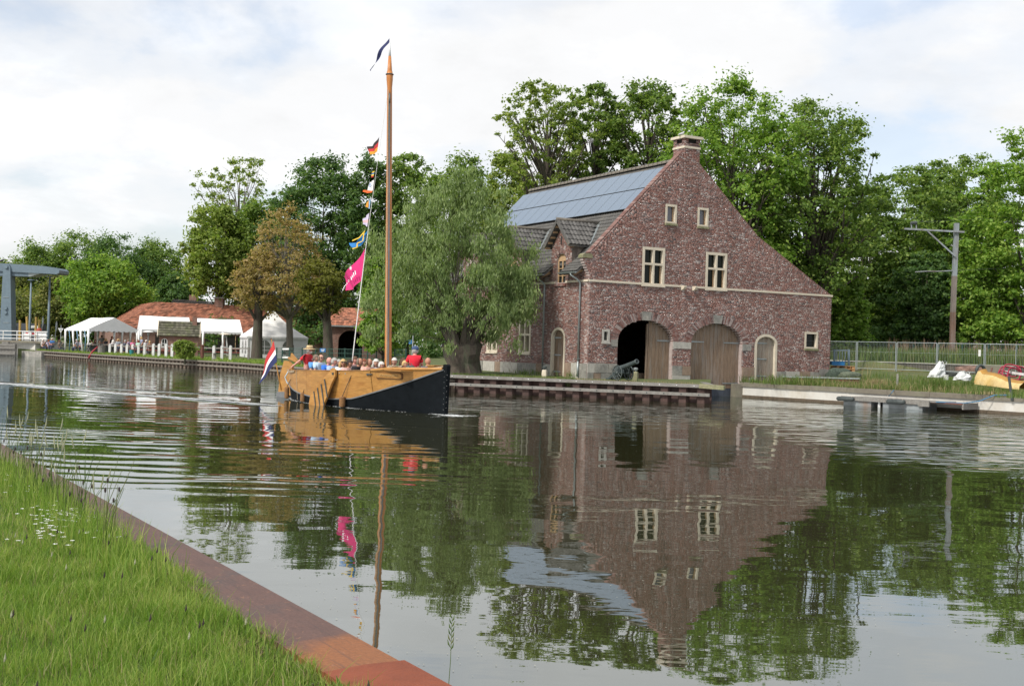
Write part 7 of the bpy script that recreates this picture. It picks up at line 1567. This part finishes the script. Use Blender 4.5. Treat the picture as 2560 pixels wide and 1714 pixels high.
bp1, bp2 = atz(2531, 988, .74), at(2522, 940, atz(2531, 988, .74).y); o_ = MB().tube([bp1 - Vector((0, 0, .2)), bp2], [.055, .05], 10).build('leaning_post', m_darkiron); tag(o_, 'black leaning post at the wall edge in front of the yellow tarpaulin', 'post')
q0_, q1_ = jp(.86, 1.0, .36), atz(2487, 987, .72); tag(MB().tube([q0_ + Vector((-.9, .5, 0)), q0_, q0_.lerp(q1_, .5) - Vector((0, 0, .08)), q1_, bp1 + Vector((0, 0, .02))], .022, 6).build('blue_rope', M('blue_cordage', (.05, .17, .30), .8, .2, 20), None, True), 'blue mooring rope running from the jetty over the capstones to the black post', 'rope')
tag(MB().tube([atz(2236, 972, .72), atz(2228, 983, .66) , atz(2222, 990, .45)], .016, 5).build('blue_rope', bpy.data.materials['blue_cordage']), 'short blue rope end hanging over the capstones left of the jetty', 'rope')
# stored gear on the right bank
def gp(px, py):
    z = .75
    for _ in range(12): p = atz(px, py, z); z = land_z(p.x, p.y)
    return p
be = thing('steel_bench_beam', 'long low steel beam on short posts in the grass right of the gable door', 'beam', (0, 0, 0)); a, c = at(1958, 941, 56.0), at(2150, 946, 54.5)
MB().beam(a, c, .3, .06).build('top_beam', m_zinc, be); MB().beam(a - Vector((0, 0, .1)), c - Vector((0, 0, .1)), .22, .1).build('lower_beam', m_rust, be)
for f_ in (.04, .45, .72, .97): q = a.lerp(c, f_); MB().beam((q.x, q.y, .6), (q.x, q.y, q.z), .07, .07).build('leg', m_rust, be)
st_ = thing('stillage', 'blue grey steel stillage frame with upright bars behind the blue crate', 'stillage', (0, 0, 0))
for px in (2086, 2122): MB().beam(at(px, 873, 61.5), at(px, 918, 61.5), .10, .10).build('upright', m_steelblue, st_)
for px in (2092, 2099, 2106, 2113): MB().beam(at(px, 875, 61.6), at(px, 916, 61.6), .03, .03).build('bar', m_steelblue, st_)
for py in (875, 914): MB().beam(at(2086, py, 61.6), at(2122, py, 61.6), .05, .05).build('crossbar', m_steelblue, st_)
pl_p = at(2118, 929, 60); pal = None
for i in range(2):
    nm = 'upper orange timber pallet under the blue crate' if i else 'lower orange timber pallet behind the net heap'
    pa2 = thing('pallet', nm, 'pallet', (pl_p.x - .25, pl_p.y, pl_p.z + i * .15), .15, 'stacked orange pallets')
    for y in (-.35, -.12, .12, .35): MB().box(-.5, .5, y - .07, y + .07, .125, .145).build('deck_board', M('pale_orange_wood', (.42, .24, .11), .8, .2, 4) if 'pale_orange_wood' not in bpy.data.materials else bpy.data.materials['pale_orange_wood'], pa2)
    for x in (-.42, 0, .42): MB().box(x - .07, x + .07, -.4, .4, 0, .125).build('block', bpy.data.materials['pale_orange_wood'], pa2)
    MB().box(-.5, .5, -.42, -.32, .0, .02).build('bottom_board', bpy.data.materials['pale_orange_wood'], pa2)
m_crate = M('blue_plastic', (.015, .13, .32), .5, .1, 6); cr = at(2091, 912.5, 59.6); crt = thing('crate', 'blue plastic crate on top of the stacked gear beside the house corner', 'crate', cr, .1)
for x0, x1, y0, y1, z0, z1, nm in ((-.34, .34, -.24, .24, 0, .02, 'bottom'), (-.34, .34, -.24, -.22, .02, .19, 'side'), (-.34, .34, .22, .24, .02, .19, 'side'), (-.34, -.32, -.22, .22, .02, .19, 'side'), (.32, .34, -.22, .22, .02, .19, 'side'), (-.355, .355, -.255, -.238, .17, .20, 'rim')): MB().box(x0, x1, y0, y1, z0, z1).build(nm, m_crate, crt)
def heap(name, label, cat, px, py, Y, sx, sy, sz, mat, seed, jag=.25, nu=22, nv=12):
    """a crumpled heap: folded sheet over a mound"""
    r = np.random.default_rng(seed); p = at(px, py, Y); ph = r.uniform(0, 6.28, 8); vs = []
    for i in range(nu):
        for j in range(nv + 1):
            a, e = 2 * PI * i / nu, j / nv; rr = 1 - e ** 2.6; f = 1 + jag * (math.sin(3 * a + ph[0]) * .5 + math.sin(5 * a + ph[1] + 3 * e) * .35 + math.sin(9 * a + ph[2] - 5 * e) * .25)
            k_ = .12 * jag * math.sin(7 * e + 2 * a + ph[4]); vs.append((sx * (rr * f + k_) * math.cos(a) + .25 * jag * sx * e + r.normal(0, .005), sy * (rr * f + k_) * math.sin(a) + r.normal(0, .005), sz * (e ** .6) * (1 + jag * .7 * math.sin(4 * a + ph[3]) * (1 - e)) * (1 - .35 * jag * (e > .9)) + r.normal(0, .006)))
    mb = MB(); mb.add(vs, [(i * (nv + 1) + j, ((i + 1) % nu) * (nv + 1) + j, ((i + 1) % nu) * (nv + 1) + j + 1, i * (nv + 1) + j + 1) for i in range(nu) for j in range(nv)])
    o_ = mb.build(name, mat, None, True); o_.location = p; return tag(o_, label, cat)
heap('net_heap', 'heap of dark green fishing net lying on the ground before the pallets', 'net heap', 2097, 941, 58, .62, .4, .48, M('dark_net', (.05, .07, .055), .95, .5, 14, bump=.9, bscale=40), 1, .3)
heap('net_heap', 'lower grey green net heap right of the dark one', 'net heap', 2122, 941, 57.5, .5, .35, .28, M('grey_net', (.10, .12, .085), .95, .4, 14, bump=.9, bscale=40), 2, .3)
m_bagw = M('white_woven_bag', (.55, .57, .57), .8, .12, 7, bump=.3, stain=(.45, .47, .48))
def bulk_bag(label, px, py, Y, w, dpt, hh, lean, seed, rz, op):
    r = np.random.default_rng(seed); p = at(px, py, Y); t_ = thing('white_big_bag', label, 'bag', p, rz); n_, lv = 20, 7; ph = r.uniform(0, 6.28, (lv, 3)); vs = []
    for j in range(lv):
        e = j / (lv - 1); sc = (1, 1.05, 1.02, .9, .78, .62, .5)[j]
        for i in range(n_):
            a = 2 * PI * i / n_; c, s_ = math.cos(a), math.sin(a); q = (abs(c) ** 3 + abs(s_) ** 3) ** (-1 / 3)
            f = sc * q * (1 + .10 * math.sin(3 * a + ph[j][0]) + .07 * math.sin(6 * a + ph[max(j - 1, 0)][1]) + r.normal(0, .035))
            vs.append((w * f * c + lean * e * hh + .05 * math.sin(3 * e + ph[0][2]), dpt * f * s_, hh * e * (1 + .16 * math.sin(2 * a + ph[0][0]) * e) + r.normal(0, .012)))
    mb = MB(); mb.add(vs, [(j * n_ + i, j * n_ + (i + 1) % n_, (j + 1) * n_ + (i + 1) % n_, (j + 1) * n_ + i) for j in range(lv - 1) for i in range(n_)]); mb.build('bag_cloth', m_bagw, t_)
    top = vs[-n_:]; MB().add([(x * .9 + lean * hh * .1, y * .9, z - .05) for x, y, z in top], [tuple(range(n_))]).build('bag_opening', m_darkiron, t_)
    for k_ in (0, n_ // 2): x, y, z = top[k_]; MB().tube([(x, y, z), (x + .04, y - .05, z + .09), (x + .12, y - .06, z + .02), (x + .10, y - .04, z - .10)], [(.02, .006)] * 4, 5).build('lifting_loop', m_bagw, t_)
bulk_bag('tall crumpled white bulk bag leaning in the grass, left of two', 2340, 943, 54.5, .33, .28, .66, .35, 3, .4, 1)
bulk_bag('low square white bulk bag lying right of the tall one', 2406, 950, 52.5, .36, .26, .36, -.1, 4, .1, 0)
heap('rubbish_pile', 'pile of rusty scrap and timber behind the black tyre', 'scrap pile', 2440, 928, 57, .75, .4, .3, M('rusty_scrap', (.16, .10, .08), .9, .6, 7, bump=.9), 5, .45)
heap('black_sheet_heap', 'dark plastic sheet lying between the two white bags', 'sheet', 2370, 941, 55, .42, .3, .26, M('black_plastic', (.03, .035, .03), .6, .3, 6, bump=.5), 6, .35)
p = at(2365, 949, 54.3); tag(MB().lathe([(.10, 0), (.12, .24), (.11, .24), (.09, .02), (0, .02)], 12, M=Matrix.Translation(p)).build('white_bucket', m_wpaint), 'small pale bucket in the grass between the white bags', 'bucket')
ty = at(2451, 936, 52.5); tyr = thing('tyre', 'black tyre standing behind the left end of the yellow tarpaulin', 'tyre', ty, .3); MB().tube([(.21 * math.cos(t), 0, .20 + .21 * math.sin(t)) for t in np.linspace(0, 2 * PI, 22)], [(.075, .07)] * 22, 8, cap=False).build('tyre_ring', m_darkiron, tyr, True)
# yellow tarpaulin bundle
ya, yb_ = at(2446, 957, 50.0), at(2556, 971, 46.6); m_tarp = M('yellow_tarpaulin', (.58, .44, .21), .75, .15, 4, bump=.3, stain=(.46, .31, .10)); m_tarp2 = M('yellow_tarpaulin_top', (.38, .20, .04), .7, .15, 4, bump=.2)
tpn = thing('tarpaulin', 'rolled yellow tarpaulin lying in the grass at the right border', 'tarpaulin', (0, 0, 0)); vs = []; vt = []; ny = 24
for i in range(ny + 1):
    s = i / ny; c = ya.lerp(yb_, s); hh = .44 - .16 * s + .06 * math.sin(6 * s) + (.12 if s < .12 else 0); d_ = (yb_ - ya).normalized(); n2 = Vector((d_.y, -d_.x, 0)); bz = c.z - .05
    wob = .04 * math.sin(11 * s) + .02 * math.sin(29 * s)
    vs += [c + n2 * (.20 + wob) + Vector((0, 0, bz - c.z)), c + n2 * (.16 + wob * .6) + Vector((0, 0, bz - c.z + hh * .55)), c + n2 * (.04 + wob) + Vector((0, 0, bz - c.z + hh))]
    vt += [c + n2 * (.045 + wob) + Vector((0, 0, bz - c.z + hh + .004)), c - n2 * .18 + Vector((0, 0, bz - c.z + hh + .10)), c - n2 * .32 + Vector((0, 0, bz - c.z))]
for nm, v_, mt in (('front_fold', vs, m_tarp), ('top_fold', vt, m_tarp2)): mb = MB(); mb.add(v_, [(3 * i + j, 3 * i + 3 + j, 3 * i + 4 + j, 3 * i + 1 + j) for i in range(ny) for j in range(2)]); mb.build(nm, mt, tpn, True)
MB().prism([(2434, 955), (2449, 958), (2462, 950), (2452, 934), (2446, 936)], lambda u, v, d: tuple(at(u, v, 49.9 + d)), 0, .3).build('end_fold', m_tarp, tpn)
hs = MB(); hc_ = at(2527, 932, 51)
for k_, (dx, dz, rx, rz2, tl2) in enumerate(((-.05, .02, .42, .36, .1), (.12, -.05, .36, .26, .5), (-.28, -.12, .25, .20, -.2), (.3, -.16, .5, .12, .15), (.05, .06, .40, .22, -.3))):
    hs.tube([(hc_.x + dx + rx * math.cos(t) + .05 * math.sin(3 * t), hc_.y + .12 * k_ - .2 + .25 * math.sin(t + tl2), max(hc_.z + dz + rz2 * math.sin(t) + .08 * math.cos(t) * tl2, .95)) for t in np.linspace(.2, 2 * PI + .1, 26)], .032, 7)
hs.tube([(hc_.x + .1, hc_.y, hc_.z + .35), (hc_.x + .5, hc_.y, hc_.z + .28), (hc_.x + 1.0, hc_.y, hc_.z + .0)], .032, 7)
tag(hs.build('red_hose', M('red_rubber', (.27, .02, .045), .5, .15, 8), None, True), 'tangled dark red hose in loops behind the yellow tarpaulin', 'hose')
a, c = at(2515, 929, 51.6), at(2562, 936, 50.5); tag(MB().beam(a, c, .10, .10).build('white_board', m_wpaint), 'white painted board with red marks lying through the red hose', 'board')
a, c = at(2462, 929, 55), at(2512, 931, 54); tag(MB().beam(a, c, .08, .62, (0, .2, 1)).build('grey_sheet', m_cap), 'grey sheet leaning against the low stone wall left of the hose', 'sheet'); a, c = at(2480, 920, 53.5), at(2475, 940, 53.0); tag(MB().tube([a, c], .04, 6).build('rusty_bar', m_rust), 'rusty bar leaning on the grey sheet', 'bar')
a, c = at(2405, 923, 60), at(2449, 917, 60); tag(MB().beam(a, c, .15, .14).build('rusty_beam', m_rust), 'rust red steel beam lying in front of the site fence', 'beam')
# site fence, low wall, green fence, overhead line mast
fpx = [(2050, 80.6), (2142, 78.3), (2241, 76.1), (2343, 74.0), (2462, 71.8), (2590, 69.6), (2730, 67.4)]
for i, ((xa, Ya), (xb, Yb)) in enumerate(zip(fpx[:-1], fpx[1:])):
    a, c = at(xa + 1.5, 880, Ya), at(xb - 1.5, 880, Yb); z0, z1 = 1.22, 3.12; d = (c - a); d.z = 0; L_ = d.length; d.normalize()
    fp = thing('site_fence_panel', ('galvanised mesh fence panel touching the brick house', 'galvanised mesh fence panel behind the blue grey stillage', 'galvanised mesh fence panel behind the dry plant heap and stone stub', 'galvanised mesh fence panel behind the tall white bag with a white tag', 'galvanised mesh fence panel behind the red hose with a thin middle post', 'galvanised mesh fence panel running out of the view')[i], 'fence panel', (a.x, a.y, 0), math.atan2(d.y, d.x), 'galvanised site fence panels')
    fm = MB()
    for x in (0, L_): fm.tube([(x, 0, z0 - .1), (x, 0, z1)], .028, 6)
    for z in (z0 + .12, z1): fm.tube([(0, 0, z), (L_, 0, z)], .024, 6)
    fm.build('frame', m_zinc, fp); wm_ = MB()
    for x in np.arange(.1, L_, .11): wm_.beam((x, 0, z0 + .12), (x, 0, z1), .007, .007)
    for z in (z0 + .6, z0 + 1.25): wm_.beam((0, 0, z), (L_, 0, z), .012, .012)
    wm_.build('wire_mesh', m_zinc, fp, kind='stuff')
    for x in (0,): MB().box(x - .12, x + .12, -.35, .35, z0 - .12, z0).build('foot', m_cap, fp)
    if i == 3: MB().box(L_ - .35, L_ - .2, -.04, -.03, 2.35, 2.75).build('white_tag', m_wpaint, fp)
    if i == 4: MB().tube([(L_ * .62, 0, z0), (L_ * .62, 0, z1)], .022, 6).build('middle_post', m_zinc, fp)
lw_ = thing('low_stone_wall', 'low dark stone wall with a pale edge behind the site fence', 'wall', (0, 0, 0)); prev = None; wr_ = random.Random(6)
for px, Y in ((2040, 82.3), (2200, 78.6), (2360, 75.2), (2560, 71.4), (2760, 68.2)):
    q = at(px, 880, Y)
    if prev: 
        MB().beam((prev.x, prev.y, 1.4), (q.x, q.y, 1.4), .4, .74).build('stone_courses', M('dark_rubble', (.10, .09, .075), .95, .4, 5, bump=.8), lw_); MB().beam((prev.x, prev.y - .05, 1.80), (q.x, q.y - .05, 1.80), .5, .06).build('wall_edge', m_stone3, lw_)
    prev = q
gf2 = thing('green_field_fence', 'dark green wire fence with posts in the meadow behind the site fence', 'fence', (0, 0, 0)); prev = None
for px in (2107, 2170, 2226, 2283, 2345, 2405, 2470, 2541, 2615):
    Y = 86 - (px - 2107) * .022; b_ = at(px, 905, Y); t2 = at(px + 1, 861, Y); MB().beam((b_.x, b_.y, 1.7), t2, .09, .09).build('fence_post', m_green, gf2)
    if prev is not None:
        w_ = MB()
        for f_ in (0, .33, .66, 1): w_.beam((prev.x, prev.y, 2.0 + (prev.z - 2.0) * f_), (t2.x, t2.y, 2.0 + (t2.z - 2.0) * f_), .014, .014)
        w_.build('fence_wires', m_green, gf2)
    prev = t2
OM = 80; om = thing('overhead_line_mast', 'grey and brown railway overhead line mast with a horizontal arm and strut', 'mast', (0, 0, 0)); m_mastg = M('mast_steel', (.23, .26, .28), .6, .2, 3, (1, 1, .3), stain=(.15, .12, .11))
p0, p1, p2 = at(2380, 908, OM), at(2382.5, 780, OM), at(2391.5, 558, OM); MB().beam((p0.x, p0.y, 1.5), p1, .31, .28, (0, 1, 0)).build('mast_base', M('mast_rusty_paint', (.15, .095, .07), .8, .3, 3, (1, 1, .3), stain=(.20, .18, .17)), om); pmid = at(2386, 690, OM); MB().beam(p1, pmid, .30, .27, (0, 1, 0)).build('mast_middle', M('mast_brown_grey', (.17, .145, .13), .7, .3, 3, (1, 1, .3), stain=(.22, .22, .22)), om); MB().beam(pmid, p2, .29, .26, (0, 1, 0)).build('mast_upper', m_mastg, om)
MB().beam(at(2262, 572, OM - .2), at(2410, 580, OM - .2), .16, .12).build('arm', m_mastg, om); MB().beam(at(2318, 577, OM - .2), at(2388, 641, OM - .2), .10, .10).build('strut', m_mastg, om)
MB().tube([at(2288, 680, OM), at(2318, 678, OM), at(2340, 678.5, OM), at(2386, 676.5, OM)], .045, 6).build('lower_arm', m_mastg, om)
for px in (2279, 2291): MB().beam(at(px, 572, OM - .2), at(px - 1, 556, OM - .2), .07, .07).build('insulator_leg', m_mastg, om)
MB().tube([at(2277, 558, OM - .2), at(2292, 557, OM - .2)], .12, 8).build('insulator', m_darkiron, om)
MB().tube([at(2284, 556, OM), at(2420, 549, OM + 6), at(2700, 536, OM + 20)], .012, 4).build('overhead_wire', m_darkiron, om); MB().tube([at(2388, 676, OM), at(2480, 672, OM + 6), at(2700, 665, OM + 18)], .012, 4).build('overhead_wire', m_darkiron, om)
